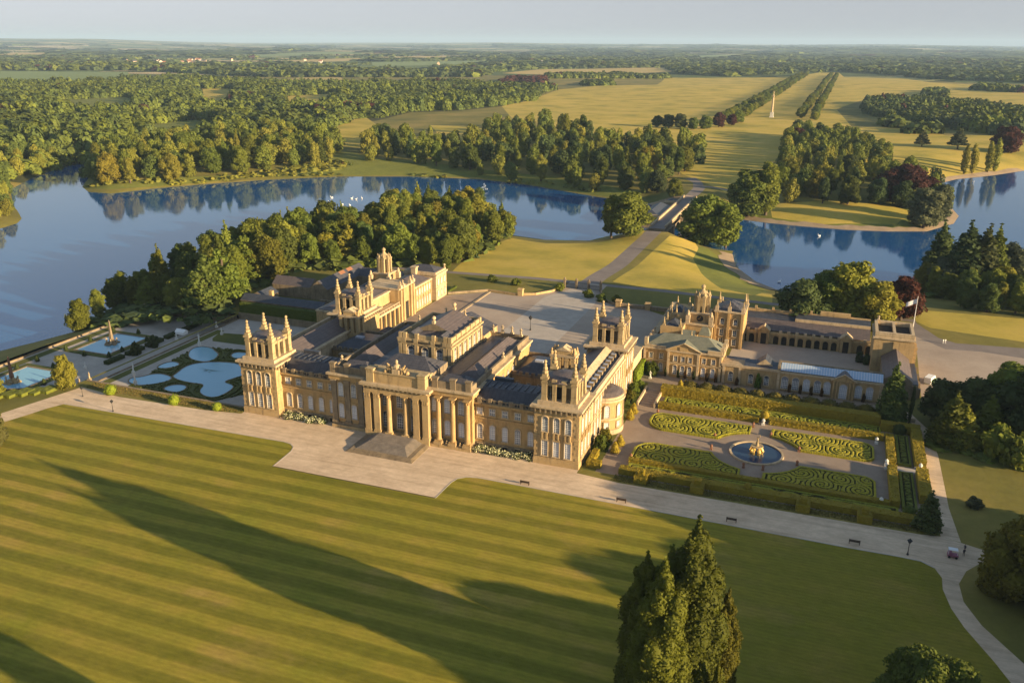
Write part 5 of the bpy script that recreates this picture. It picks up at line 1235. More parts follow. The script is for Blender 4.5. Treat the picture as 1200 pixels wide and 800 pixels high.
cnt['near'] = wood([(88, 387), (150, 384), (245, 382), (258, 370), (280, 352), (300, 338), (345, 318), (400, 312), (440, 308), (480, 312), (520, 320), (545, 305), (575, 290), (597, 277),
    (585, 262), (560, 252), (500, 252), (450, 264), (380, 277), (300, 302), (220, 327), (150, 354)], 8.6, (12, 23), BL+[('conifer', .8), ('cedar', .3)],
    'leafy tree in the wood between the water terraces, the court and the lake', 'trees of the wood on the near bank of the lake', 3, GREENS, avoid=[[(-113, 80), (-40, 80), (-40, 140), (-113, 140)], [(-160, -40), (-48, -40), (-48, 77), (-160, 77)]])
# single trees that can be told apart
def T1(px, py, top, kind, label, cols=None, w=None, **k):
    x, y, z = at(px, py); h = height_at(x, y, z, top); tree(x, y, kind, h, label, cols=cols, w=w, **k)
T1(716, 279, 224, 'tall_broadleaf', 'leafy tree on the lake shore just left of the drive, left one of the pair', GREENS[:2])
T1(735, 277, 222, 'broadleaf', 'round leafy tree on the lake shore left of the drive, right one of the pair', GREENS[:2], 1.3)
T1(826, 285, 224, 'broadleaf', 'large rounded tree right of the bridge, nearest the road', GREENS[:2], 1.35)
T1(850, 290, 236, 'tall_broadleaf', 'leafy tree on the shore right of the bridge, the one nearest the water', GREENS[:3], 1.4)
T1(876, 253, 196, 'broadleaf', 'dark rounded tree beyond the bridge at the water edge', [GREENS[1]], 1.2)
T1(897, 252, 188, 'tall_broadleaf', 'tall tree beyond the bridge, right of its darker neighbour', [GREENS[0]], 1.1)
T1(790, 232, 208, 'broadleaf', 'rounded tree standing behind the left side of the bridge', GREENS[:2], 1.2)
T1(770, 226, 198, 'broadleaf', 'darker tree standing behind the bridge, left of the rounded one', DARKS, 1.1)
# behind the arcaded court range
for q in ((935, 385, 325, 'broadleaf', 'dark round tree behind the arcaded range, leftmost of the group', DARKS+GREENS[1:2], 1.35), (965, 378, 318, 'broadleaf', 'green tree behind the arcaded range, second from the left', [GREENS[1]], 1.2),
          (990, 380, 302, 'broadleaf', 'tallest bright green tree behind the arcaded range', [GREENS[0]], 1.25), (1022, 388, 328, 'broadleaf', 'bright green tree behind the square gate tower', [GREENS[2]], 1.25),
          (1055, 375, 320, 'broadleaf', 'dark red copper beech behind the flagpole', COPPER, 1.1)): T1(q[0], q[1], q[2], q[3], q[4], q[5], q[6])
# clumps in the water on the right
cnt['islet'] = wood([(1078, 345), (1080, 322), (1100, 312), (1160, 308), (1192, 322), (1196, 345), (1160, 352), (1110, 352)], 9.5, (11, 15), BL, 'green tree of the dense clump at the right lake edge', 'trees of the clump at the right lake edge', 6, GREENS+BLUISH)
cnt['islet2'] = wood([(1130, 362), (1200, 372), (1250, 372), (1250, 350), (1190, 345), (1130, 348)], 9.5, (11, 15), BL, 'green tree behind the yellow meadow at the right edge', 'trees behind the right meadow', 7, GREENS)
for q in ((1096, 338, 258, 'conifer', 'slim dark conifer at the left end of the clump in the right lake', DARKS, 1.5), (1124, 345, 258, 'conifer', 'tall dark conifer in the clump in the right lake', DARKS, 1.7), (1146, 345, 262, 'conifer', 'tall slim conifer beside its twin in the clump in the right lake', DARKS, 1.5),
          (1158, 343, 262, 'conifer', 'narrow conifer on the right of the tall ones in the lake clump', GREENS[:1], 1.3), (1178, 338, 282, 'broadleaf', 'grey green rounded tree on the right of the lake clump', BLUISH, 1.2), (1103, 345, 300, 'broadleaf', 'pale grey green tree at the foot of the lake clump', BLUISH, 1.1)): T1(*q)
# north east wood
cnt['ne'] = wood([(925, 238), (1000, 240), (1090, 250), (1112, 246), (1105, 228), (1060, 208), (1040, 196), (1040, 185), (1000, 168), (935, 160), (915, 180), (920, 205), (912, 225)], 15.5, (15, 21), BL+[('cedar', .7)],
    'tree of the wood on the headland right of the bridge', 'trees of the headland right of the bridge', 9, GREENS+DARKS[:1])
for x, y, tp, lb in ((1040, 236, 196, 'dark red copper beech on the headland, left of the other'), (1062, 238, 190, 'broad dark red copper beech in the headland wood'), (1083, 238, 205, 'dark red copper beech at the right end of the headland'),
                     (930, 172, 148, 'copper beech at the far left corner of the headland wood'), (1178, 178, 146, 'large dark red copper beech at the right edge of the park')): T1(x, y, tp, 'broadleaf', lb, COPPER, 1.5)
T1(1082, 268, 218, 'broadleaf', 'pale grey green tree on the headland shore', BLUISH, 1.2); T1(1099, 262, 214, 'tall_broadleaf', 'pale tree at the tip of the headland shore', BLUISH, 1.3)
T1(1036, 232, 206, 'conifer', 'small dark cone shaped tree on the headland meadow', DARKS, 2.0); T1(1060, 230, 200, 'broadleaf', 'round green tree in front of the copper beeches', [GREENS[0]], 1.1)
for k, (x, y, tp) in enumerate(((1129, 204, 170), (1139, 203, 169), (1157, 202, 166), (1165, 201, 163))):
    T1(x, y, tp, 'poplar', ('slim poplar on the far right shore, leftmost of four', 'slim poplar on the far right shore, second of four', 'slim poplar on the far right shore, third of four', 'slim poplar on the far right shore, rightmost of four')[k], YELLOW, .95)
T1(1080, 172, 152, 'cedar', 'spreading blue green cedar in the right park', BLUISH, 1.0); T1(1122, 174, 150, 'cedar', 'spreading cedar in the right park nearer the poplars', BLUISH, 1.1)
# belts across the lake, middle
cnt['belt1'] = wood([(428, 190), (470, 188), (540, 200), (560, 205), (640, 214), (700, 225), (760, 226), (800, 205), (822, 190), (815, 172), (770, 170), (700, 172), (680, 158), (640, 152), (585, 155), (560, 172), (520, 170), (470, 162), (440, 165), (425, 178)],
    15.5, (13, 24), [('broadleaf', 4), ('tall_broadleaf', 3), ('conifer', .5)], 'tree of the belt along the far shore left of the bridge', 'trees of the belt along the far shore', 11, GREENS+DARKS[:1])
cnt['pen'] = wood([(102, 219), (150, 219), (250, 208), (300, 202), (385, 196), (395, 176), (390, 165), (330, 160), (250, 168), (170, 176), (120, 190), (108, 205)], 13.5, (14, 25), [('broadleaf', 3), ('tall_broadleaf', 4), ('conifer', .5)],
    'tree of the wooded headland across the lake on the left', 'trees of the left headland', 12, GREENS)
for k, (x, y, tp) in enumerate(((770, 149, 130), (783, 150, 132), (797, 151, 133), (812, 152, 134), (826, 151, 133), (842, 149, 131), (857, 147, 130), (865, 144, 128))):
    tree(*at(x, y)[:2], 'broadleaf', 15+k % 3*2, 'rounded tree of the clump left of the victory column', 'trees of the clump left of the column', w=1.3, cols=COPPER if k in (5, 6) else (DARKS if k < 3 else GREENS[:2]))
for x, y, tp, lb in ((662, 166, 132, 'upright tree breaking the skyline of the far belt, left one'), (683, 166, 133, 'upright tree breaking the skyline of the far belt, right one')): T1(x, y, tp, 'tall_broadleaf', lb, [GREENS[0]], .9)
# avenue: two double rows up to the horizon
av = []
for x0, ya in ((-52, 985), (-34, 1120), (42, 1120), (60, 1090)):
    y = ya
    while y < 3000 and len(av) < 400:
        av.append((x0+random.uniform(-2, 2), y)); y += 25+random.uniform(-3, 3)+(y-ya)*.008
for x, y in av: tree(x, y, 'broadleaf', random.uniform(11, 14), 'clipped green tree in the long rows of the far avenue', 'avenue trees', w=1.35, cols=GREENS[:2], parts=False, name='avenue_tree')
cnt['avenue'] = len(av)
# left bank, right edge and foreground
cnt['leftbank'] = wood([(-60, 290), (4, 268), (22, 258), (14, 244), (8, 226), (-10, 222), (-60, 230)], 9, (8, 13), BL, 'tree on the bank at the left edge of the lake', 'trees on the left edge bank', 15, GREENS[2:5])
cnt['leftin'] = wood([(-40, 215), (10, 214), (40, 202), (66, 192), (60, 184), (0, 186), (-50, 190)], 14, (12, 17), BL, 'tree by the inlet at the left end of the lake', 'trees by the left inlet', 16, GREENS[2:5]+YELLOW)
T1(78, 455, 414, 'broadleaf', 'bright yellow green tree at the left corner of the gravel terrace', YELLOW, .78, ref=1)
T1(-8, 524, 470, 'broadleaf', 'pale leafy tree cut by the left edge beside the lawn', [(.13, .14, .05)], .9)
T1(-10, 470, 438, 'broadleaf', 'green bush at the left edge above the fountain basin', [GREENS[2]], 1.2)
T1(1043, 494, 424, 'conifer', 'broad dark evergreen at the right end of the orangery', GREENS[3:4], 1.3)
T1(1065, 498, 452, 'poplar', 'very slim dark cypress by the steps right of the orangery', DARKS, .35)
T1(1086, 620, 574, 'conifer', 'dark cone shaped yew at the right corner of the formal garden', DARKS, 1.6)
for q in ((1105, 500, 446, 'broadleaf', 'dark spreading tree left in the grove right of the garden', DARKS, 1.5), (1140, 498, 440, 'broadleaf', 'dark tree in the middle of the grove right of the garden', DARKS, 1.4), (1185, 500, 425, 'great_broadleaf', 'broad dark tree filling the right edge of the grove', [GREENS[1]], 1.2),
          (1215, 520, 430, 'broadleaf', 'dark tree cut by the right edge of the picture in the grove', DARKS, 1.4), (1112, 520, 458, 'conifer', 'upright olive conifer in the grove right of the garden', [GREENS[0]], 1.9), (1127, 524, 474, 'conifer', 'smaller olive conifer beside the upright one in the grove', [GREENS[2]], 1.8),
          (1155, 515, 462, 'conifer', 'olive feathery conifer in the middle of the grove', [GREENS[0]], 1.9), (1166, 536, 502, 'bush', 'rounded low tree in front of the grove', [GREENS[0]], .9), (1195, 545, 512, 'bush', 'low rounded bush at the right edge of the grove', [GREENS[1]], 1.0)): T1(*q)
# foreground
for x, y, h, w, rf, lb in ((87.6, -74.5, 33.6, 1.12, 0, 'tallest redwood of the dark foreground clump'), (84.2, -75.5, 31.8, 1.15, 1, 'redwood with a pointed top left of the tallest in the foreground clump'), (80.6, -75.2, 29.6, 1.2, 1, 'lower redwood at the left side of the foreground clump'),
                           (92.6, -72.0, 23.5, 1.2, 1, 'shorter redwood leaning out at the right side of the foreground clump'), (84.0, -79.5, 29.0, 1.25, 0, 'redwood at the front of the foreground clump'), (92.6, -79.0, 15.5, 1.1, 1, 'lowest redwood at the right foot of the foreground clump')):
    tree(x-.6, y+3.6, 'redwood', h, lb, w=.88*w*h/33.5, cols=[(.095, .105, .012)], ref=rf)
tree(142.5, -20.5, 'great_broadleaf', 17, 'huge dense yew beside the curving path at the right edge', w=1.05, cols=[(.17, .16, .018)], ref=0)
tree(150, -8, 'great_broadleaf', 12, 'dark rounded tree just behind the huge yew at the right edge', w=.8, cols=DARKS, ref=1)
tree(121.5, -66, 'great_broadleaf', 17, 'leafy tree cut by the bottom edge at the lower right', w=.95, cols=[(.10, .125, .02)], ref=1)
# trees just outside the picture whose shadows lie on the lawn
for k in range(22):
    y = 2-k*6.2; x = 163+(k % 3)*11+random.uniform(-2, 2); h = random.uniform(20, 25) if k not in (5, 6) else 14
    if k > 10: x -= 12; h = random.uniform(19, 22)
    tree(x, y, 'broadleaf', h, 'park tree standing just beyond the right edge of the lawn', 'park trees beyond the right edge', w=h/18.6*1.3)
for x, y, h in ((70, -116, 27), (60, -112, 22), (95, -119, 27)): tree(x, y, 'redwood', h, 'redwood standing just below the picture, its shadow on the lawn', 'redwoods below the picture', w=h/33.5*1.0)
T1(1142, 594, 583, 'bush', 'loose grey green bush on the shaded grass right of the path', BLUISH, 1.1)
#print('TREES', cnt, N_TREES[0])

CAND.sort(key=lambda c: -c[0]); REST = CAND[235:]
for _s, x, y, k, h, label, group, cc in CAND[:235]: tree(x, y, k, h, label, group, cols=cc)
# ---------------------------------------------------------------- woods that read as one mass
def lowtree(rg, n):
    u = rg.normal(size=(n, 3)); u[:, 2] = np.abs(u[:, 2])*.9+.05; u /= np.linalg.norm(u, axis=1)[:, None]
    P = u*(1-.22*rg.random(n))[:, None]*np.array([.5, .5, .86]); N = u+rg.normal(size=u.shape)*.3; N /= np.linalg.norm(N, axis=1)[:, None]
    A = np.cross(N, rg.normal(size=N.shape)); A /= np.linalg.norm(A, axis=1)[:, None]; B = np.cross(N, A); s = 1.35/math.sqrt(n)*(.7+.6*rg.random(n))[:, None]
    return np.stack([P-A*s, P-B*s, P+A*s, P+B*s], 1)
CLEAR = [q[2] for q in REG if q[0] == 'field']+[PX((236, 110), (262, 110), (264, 117), (240, 118)), PX((240, 121), (268, 120), (272, 126), (244, 127)), PX((470, 124), (520, 118), (528, 121), (480, 128)),
    PX((60, 128), (110, 124), (118, 129), (66, 133)), PX((150, 176), (215, 166), (235, 172), (170, 184)), PX((330, 118), (372, 116), (376, 121), (336, 123)), PX((170, 130), (215, 126), (226, 132), (178, 137)), PX((290, 136), (318, 133), (326, 139), (296, 142)), PX((20, 112), (60, 109), (66, 114), (24, 117)), PX((120, 152), (165, 146), (176, 153), (128, 160)), PX((0, 176), (40, 170), (52, 178), (0, 186)), PX((150, 101), (215, 99), (220, 102.5), (155, 104)), PX((430, 108), (470, 106), (474, 109), (434, 111))]
def mass(name, label, poly_list, spacing, hr, wr, nq, seed, cols=None, cop=.02, jit=.45):
    rg = np.random.default_rng(seed); allQ, allT = [], []; protos = [lowtree(rg, nq) for _ in range(10)]
    palette = np.array(cols or [GREENS[0], GREENS[1], GREENS[3], GREENS[5]]+DARKS)
    for poly in poly_list:
        P = np.array(poly); lo, hi = P.min(0), P.max(0)
        X, Y = np.meshgrid(np.arange(lo[0], hi[0], spacing), np.arange(lo[1], hi[1], spacing)); X = X+(np.arange(X.shape[0])[:, None] % 2)*spacing*.5
        C_ = np.c_[X.ravel(), Y.ravel()]+rg.uniform(-jit, jit, (X.size, 2))*spacing
        C_ = C_[in_poly(C_, P)]
        if len(C_) == 0: continue
        C_ = C_[~in_poly(C_, LP)]
        for q in CLEAR: C_ = C_[~in_poly(C_, q)]
        if len(C_) == 0: continue
        Z = terrain(C_)
        for k in range(10):
            sel = C_[k::10]; zz = Z[k::10]; m = len(sel)
            if m == 0: continue
            g1 = np.sin(sel[:, 0]/41+np.sin(sel[:, 1]/67)*2)*np.sin(sel[:, 1]/53+1); g2 = np.sin(sel[:, 0]/83+2)*np.sin(sel[:, 1]/97+np.sin(sel[:, 0]/59))
            h = rg.uniform(*hr, m)*(1+.28*g1); w = rg.uniform(*wr, m)*(1+.22*g2)*np.where(rg.random(m) < .15, 1.4, 1); a = rg.uniform(0, 6.28, m); Q = protos[k][None].repeat(m, 0)
            ca, sa = np.cos(a)[:, None, None], np.sin(a)[:, None, None]
            x = (Q[..., 0]*ca-Q[..., 1]*sa)*w[:, None, None]+sel[:, 0][:, None, None]; y = (Q[..., 0]*sa+Q[..., 1]*ca)*w[:, None, None]+sel[:, 1][:, None, None]
            z = Q[..., 2]*h[:, None, None]+zz[:, None, None]
            allQ.append(np.stack([x, y, z], -1).reshape(-1, 4, 3))
            c = palette[rg.integers(0, len(palette), m)]*.45+.55*palette[((g1+g2+1.3)*1.6).astype(int) % len(palette)]; c = c*rg.uniform(.8, 1.15, (m, 1))*(1-.16*g2)[:, None]; cp = rg.random(m) < cop; c[cp] = COPPER[0]
            allT.append(np.repeat(c, nq, 0))
    Q = np.concatenate(allQ); me = quads_mesh(name, Q, [M['leaf_far']], tint=np.concatenate(allT))
    o = bpy.data.objects.new(name, me); COL.objects.link(o); tag(o, label, 'woodland', kind='stuff'); return len(Q)
def mass_at(name, label, rows, seed, nq=230):  # nq: leaf clumps per square unit
    rg = np.random.default_rng(seed); Qs, Ts = [], []; pr = []
    for q in range(8):
        lb = rl(rg, 1.0, .5, 11, .04, spread=.62, lobe=.42); pr.append(crown_quads(lb, 620, .034, rg, jit=.5))
    for _s, x, y, k, h, label_, group, cc in rows:
        w = h*(.86 if k == 'broadleaf' else .62 if k == 'tall_broadleaf' else .42)*rg.uniform(.9, 1.15); Q = pr[rg.integers(0, 8)].copy(); a = rg.uniform(0, 6.28); ca, sa = math.cos(a), math.sin(a)
        X = (Q[..., 0]*ca-Q[..., 1]*sa)*w+x; Y = (Q[..., 0]*sa+Q[..., 1]*ca)*w+y; Z = Q[..., 2]*h+tz(x, y); Qs.append(np.stack([X, Y, Z], -1)); c = np.array(random.choice(cc))*rg.uniform(.8, 1.2); Ts.append(np.repeat(c[None], len(Q), 0))
    me = quads_mesh(name, np.concatenate(Qs), [M['leaf_far']], tint=np.concatenate(Ts)); o = bpy.data.objects.new(name, me); COL.objects.link(o); tag(o, label, 'woodland', kind='stuff')
mass_at('woodland', 'remaining trees crowded in the middle of the lakeside woods', REST, 50)
GAP = PX((385, 142), (430, 138), (446, 150), (428, 172), (395, 168))
tot = 0
tot += mass('woodland', 'broad mixed wood rolling over the land beyond the lake on the left', [
    PX((0, 100), (80, 103), (150, 97), (200, 92), (330, 100), (420, 101), (420, 140), (395, 146), (385, 160), (300, 166), (200, 178), (120, 186), (110, 192), (70, 192), (0, 200), (-90, 200), (-120, 120)),
    PX((420, 101), (500, 98), (560, 103), (640, 106), (622, 118), (590, 123), (540, 129), (480, 131), (440, 138), (420, 139))], 15.5, (12, 22), (15, 23), 190, 31, cop=.004)
tot += mass('woodland', 'dark belt of wood beyond the green field at the far left', [PX((-60, 82), (160, 83), (300, 90), (420, 91), (560, 90), (575, 86), (420, 84), (330, 82), (160, 78), (-60, 76))], 26, (14, 22), (26, 34), 26, 32, DARKS+GREENS[:2])
tot += mass('woodland', 'long dark wood across the plain behind the golden fields', [
    PX((560, 86), (640, 81), (780, 80), (800, 88), (860, 90), (930, 86), (985, 84), (1060, 89), (1090, 93), (1220, 98), (1220, 86), (1060, 80), (900, 76), (600, 77), (500, 80))], 30, (13, 21), (28, 38), 26, 33, DARKS+GREENS[:2])
tot += mass('woodland', 'dense mixed wood in the park on the right', [PX((1010, 134), (1040, 140), (1100, 148), (1165, 158), (1215, 160), (1215, 135), (1180, 130), (1100, 124), (1050, 121), (1015, 122))], 12.5, (15, 20), (13, 18), 150, 34, DARKS+GREENS[:2])
tot += mass('copse', 'small woods dotted over the golden plain', [PX((684, 101), (718, 101), (716, 97), (686, 97)), PX((1030, 148), (1062, 150), (1060, 145), (1032, 144)), PX((1063, 155), (1108, 158), (1105, 152), (1066, 151)),
    PX((1140, 106), (1200, 110), (1215, 107), (1150, 103)), PX((640, 93), (785, 92), (783, 90), (640, 90)), PX((1083, 112), (1110, 114), (1106, 107), (1085, 106)), PX((560, 103), (655, 107), (650, 103), (570, 100))], 14, (12, 17), (15, 20), 40, 35)
tot += mass('copse', 'dark purple copper beech wood behind the left end of the golden plain', [PX((586, 99), (640, 99), (638, 95), (590, 94)), PX((366, 147), (386, 146), (384, 140), (368, 140)), PX((398, 133), (440, 134), (440, 126), (400, 126))], 15, (14, 19), (16, 21), 40, 36, COPPER)
# scattered woods and hedgerows out to the horizon
rg = np.random.default_rng(77); polys = []
for k in range(300):
    px = rg.uniform(-100, 1300); py = 56.0+ (rg.random()**1.6)*22
    if px < 620 and rg.random() < .72: continue
    x, y = on_plane(px, py, 0); w = rg.uniform(150, 900)*(1+math.hypot(x, y)/9000); d = w*rg.uniform(.12, .5); a = rg.uniform(-.5, .3)
    if in_poly([[x, y]], next(q[2] for q in REG if q[0] == 'meadow'))[0]: continue
    ca, sa = math.cos(a), math.sin(a); polys.append([(x+u*ca-v*sa, y+u*sa+v*ca) for u, v in ((-w/2, -d/2), (0, -d*.7), (w/2, -d/2), (w/2, d/2), (0, d*.6), (-w/2, d/2))])
nearp = [p for p in polys if math.hypot(*p[0]) < 7000]; farp = [p for p in polys if math.hypot(*p[0]) >= 7000]
tot += mass('woodland', 'scattered woods on the farmland beyond the park', nearp, 42, (11, 19), (42, 56), 14, 37, DARKS+GREENS[:2])
tot += mass('woodland', 'distant woods fading towards the horizon', farp, 150, (14, 26), (150, 210), 12, 38, DARKS+GREENS[:2])
hp = []
for k in range(200):
    px = rg.uniform(-100, 1300); py = 57.5+(rg.random()**1.3)*20; x, y = on_plane(px, py, 0); w = rg.uniform(200, 900); a = rg.choice([.2, 1.5, -.3, .9]); d = 7
    ca, sa = math.cos(a), math.sin(a); hp.append([(x+u*ca-v*sa, y+u*sa+v*ca) for u, v in ((-w/2, -d), (w/2, -d), (w/2, d), (-w/2, d))])
tot += mass('hedgerow', 'hedgerows lined with trees between the distant fields', hp, 14, (5, 12), (12, 18), 10, 39, DARKS+GREENS[:2])
tot += mass('scrub', 'reeds and low scrub along the far shore of the lake', [AT((100, 222), (200, 217), (300, 208.5), (400, 206), (400, 203.5), (300, 205), (200, 213), (105, 217)), AT((270, 205), (400, 200), (420, 192), (390, 188), (350, 196)), AT((480, 206), (640, 216), (700, 228), (700, 225), (640, 213), (480, 204))], 5.5, (1.2, 3.5), (3, 6), 16, 40, GREENS[2:5]+YELLOW)
tot += mass('undergrowth', 'shrubs under the wood on the near bank', [AT((92, 386), (245, 380), (282, 350), (345, 318), (470, 312), (545, 305), (597, 279), (560, 256), (450, 268), (300, 306), (150, 356))], 6, (2, 5), (5, 8), 20, 41, DARKS+GREENS[:2])
tot += mass('undergrowth', 'low shrubs at the foot of the grove right of the garden', [PX((1085, 510), (1100, 528), (1140, 540), (1200, 552), (1240, 560), (1240, 520), (1150, 505), (1100, 492))], 3.4, (1, 2.6), (3.5, 5), 30, 42, GREENS+DARKS)
tot += mass('undergrowth', 'shrubs along the right shore and behind the meadow', [AT((1078, 346), (1110, 352), (1190, 362), (1240, 366), (1240, 340), (1160, 338), (1090, 332))], 5, (2, 4), (5, 7), 24, 43, GREENS+DARKS)
#print('MASS QUADS', tot)
# village houses far behind the woods
HM = []
for k, (a, bq, c) in enumerate(((.62, .54, .42), (.5, .38, .26), (.6, .56, .5))):
    b = MB(); b.box(-5, 5, -3.5, 3.5, 0, 5.2); b.gable(-5.4, 5.4, -3.9, 3.9, 5.2, 8.4, 'x', 1, 0); HM.append(b.mesh('house', [surf('render wall %s' % 'abc'[k], [(a, bq, c), (a*.9, bq*.9, c*.9)], 1), M['tile'] if k != 1 else M['slate']]))
rg = np.random.default_rng(5)
for k in range(34):
    x, y = on_plane(rg.uniform(148, 240), rg.uniform(71.5, 75.5), 0) if k < 26 else on_plane(rg.uniform(270, 680), rg.uniform(70, 79), 0)
    s = rg.uniform(1.3, 2.2); tag(place(HM[k % 3], 'house', (x, y, tz(x, y)), rg.uniform(0, 3), None, s), 'pale house of the distant village at the left' if k < 26 else 'lone pale farm building on the distant farmland', 'house', 'houses of the distant village' if k < 26 else 'distant farm buildings')
# ================================================================ gardens
HG = (.235, .185, .018); HGREEN = (.07, .095, .012); HDARK = (.035, .05, .012)
def hedge_box(b, x0, x1, y0, y1, z0, z1, s=.45, rg=random.Random(4)):
    """clipped hedge with slightly uneven faces"""
    def face(o, u, v, lu, lv, n):
        nu, nv = max(1, int(lu/s)), max(1, int(lv/s)); i = len(b.v)
        for a in range(nu+1):
            for c in range(nv+1):
                e = .0 if (a in (0, nu) or c in (0, nv)) else rg.uniform(-.09, .09)
                b.v.append(tuple(o[k]+u[k]*lu*a/nu+v[k]*lv*c/nv+n[k]*e for k in range(3)))
        for a in range(nu):
            for c in range(nv): p = i+a*(nv+1)+c; b.f.append((p, p+nv+1, p+nv+2, p+1)); b.m.append(0)
    X, Y, Z = x1-x0, y1-y0, z1-z0
    face((x0, y0, z1), (1, 0, 0), (0, 1, 0), X, Y, (0, 0, 1)); face((x0, y0, z0), (1, 0, 0), (0, 0, 1), X, Z, (0, -1, 0)); face((x1, y1, z0), (-1, 0, 0), (0, 0, 1), X, Z, (0, 1, 0))
    face((x1, y0, z0), (0, 1, 0), (0, 0, 1), Y, Z, (1, 0, 0)); face((x0, y1, z0), (0, -1, 0), (0, 0, 1), Y, Z, (-1, 0, 0))
def hedge(boxes, label, col, group=None, name='hedge'):
    b = MB()
    for q in boxes: hedge_box(b, *q)
    a = np.array(b.v); loc = np.array([(a[:, 0].min()+a[:, 0].max())/2, (a[:, 1].min()+a[:, 1].max())/2, a[:, 2].min()]); Qs = []; rg = np.random.default_rng(len(b.v))
    for x0, x1, y0, y1, z0, z1 in boxes:      # clipped leaf sprays standing proud of the faces
        X, Y, Z = x1-x0, y1-y0, z1-z0
        for area, f, n in ((X*Y, lambda r: np.c_[x0+X*r[:, 0], y0+Y*r[:, 1], z1+0*r[:, 0]], (0, 0, 1)), (X*Z, lambda r: np.c_[x0+X*r[:, 0], y0+0*r[:, 0], z0+Z*r[:, 1]], (0, -1, 0)),
                           (Y*Z, lambda r: np.c_[x1+0*r[:, 0], y0+Y*r[:, 0], z0+Z*r[:, 1]], (1, 0, 0)), (X*Z, lambda r: np.c_[x0+X*r[:, 0], y1+0*r[:, 0], z0+Z*r[:, 1]], (0, 1, 0))):
            k = int(area*9)
            if k < 1: continue
            P_ = f(rg.random((k, 2)))+np.array(n)*rg.uniform(-.03, .09, (k, 1)); N = np.array(n)+rg.normal(size=(k, 3))*.45; N /= np.linalg.norm(N, axis=1)[:, None]
            A = np.cross(N, rg.normal(size=N.shape)); A /= np.linalg.norm(A, axis=1)[:, None]; B = np.cross(N, A); s_ = .17*(.6+.8*rg.random((k, 1))); Qs.append(np.stack([P_-A*s_, P_-B*s_, P_+A*s_, P_+B*s_], 1))
    me = quads_mesh(name, np.concatenate(Qs)-loc, [M['hedge']], extra=([tuple(np.array(v)-loc) for v in b.v], b.f, b.m)); o = bpy.data.objects.new(name, me); COL.objects.link(o); o.location = loc
    o.color = col+(1,); return tag(o, label, 'hedge', group)
M['boxtop'] = leaf_mat('box hedge', .4, True, .03, 2.0)
def parterre(x0, x1, y0, y1, centres, label, cut=None, corner=None, period=1.12, h=.62, cell=.17, z=.0, group=None, col=(.24, .235, .022), twist=1, amp=1.0):
    """scrolling low box hedges over dark gravel: a relief mesh whose ridges follow whorls round several centres"""
    nx, ny = int((x1-x0)/cell), int((y1-y0)/cell)
    X, Y = np.meshgrid(x0+(np.arange(nx)+.5)*cell, y0+(np.arange(ny)+.5)*cell)
    inside = np.ones_like(X, bool); edge = np.minimum(np.minimum(X-x0, x1-X), np.minimum(Y-y0, y1-Y))
    if cut: d = np.hypot(X-cut[0], Y-cut[1])-cut[2]; inside &= d > 0; edge = np.minimum(edge, d)
    if corner:
        for (cx, cy, r) in corner:   # rounded outer corners
            sx, sy = (1 if cx < (x0+x1)/2 else -1), (1 if cy < (y0+y1)/2 else -1)
            ox, oy = cx+sx*r, cy+sy*r; m = (sx*(X-ox) < 0) & (sy*(Y-oy) < 0); d = r-np.hypot(X-ox, Y-oy)
            inside &= ~(m & (d < 0)); edge = np.where(m, np.minimum(edge, d), edge)
    best = np.full(X.shape, 1e9); ph = np.zeros_like(X)
    for k, (cx, cy, w) in enumerate(centres):
        d = np.hypot(X-cx, (Y-cy)*1.15)/w; t = np.arctan2(Y-cy, X-cx); p = 2*math.pi*np.hypot(X-cx, Y-cy)/period+(t*(1 if k % 2 else -1)*(2 if k % 3 else 1))*twist+k*1.3
        sel = d < best; ph = np.where(sel, p, ph); best = np.minimum(best, d)
    ph = ph+amp*1.1*np.sin(X*.9+1)*np.sin(Y*.8)
    top = (np.sin(ph) > -.6) & (edge > .95)
    top |= (edge < .62); top &= inside
    up = top; mb = MB(); Z = np.where(top, z+h+RNG.uniform(-.05, .07, X.shape), z+.05)
    # corner heights: shared vertices at cell corners with sloping sides
    H = np.zeros((ny+1, nx+1)); pad = np.pad(np.where(inside, Z, z+.02), 1, mode='edge'); H = np.maximum.reduce([pad[:-1, :-1], pad[1:, :-1], pad[:-1, 1:], pad[1:, 1:]])*.62+.38*(pad[:-1, :-1]+pad[1:, :-1]+pad[:-1, 1:]+pad[1:, 1:])/4
    gx = x0+np.arange(nx+1)*cell; gy = y0+np.arange(ny+1)*cell; VX, VY = np.meshgrid(gx, gy)
    V = np.stack([VX, VY, H], -1); V[..., :2] += RNG.uniform(-.03, .03, V[..., :2].shape)
    I, J = np.nonzero(inside)
    Q = np.stack([V[I, J], V[I, J+1], V[I+1, J+1], V[I+1, J]], 1)
    t = top[I, J]; tint = np.where(t[:, None], np.array(col)[None]*RNG.uniform(.8, 1.25, (len(I), 1)), np.array([[.06, .065, .025]]))
    loc = ((x0+x1)/2, (y0+y1)/2, z); me = quads_mesh('parterre', Q-np.array(loc)[None, None], [M['boxtop']], tint=tint)
    o = bpy.data.objects.new('parterre', me); COL.objects.link(o); o.location = loc
    # skirts at the outer edge so that the border hedge has a side
    b = MB(); P_ = np.pad(inside, 1)
    for i, j in zip(I, J):
        for di, dj, a, c in ((-1, 0, (j, i), (j+1, i)), (1, 0, (j+1, i+1), (j, i+1)), (0, -1, (j, i+1), (j, i)), (0, 1, (j+1, i), (j+1, i+1))):
            if not P_[i+1+di, j+1+dj]:
                p, q = V[a[1], a[0]], V[c[1], c[0]]; b.quad((p[0], p[1], z-.1), (q[0], q[1], z-.1), tuple(q), tuple(p))
    s_ = b.build('border_hedge', M['hedge'], o, loc=loc); s_.color = (col[0], col[1], col[2], 1); s_.location = (0, 0, 0)
    return tag(o, label, 'flower bed', group)
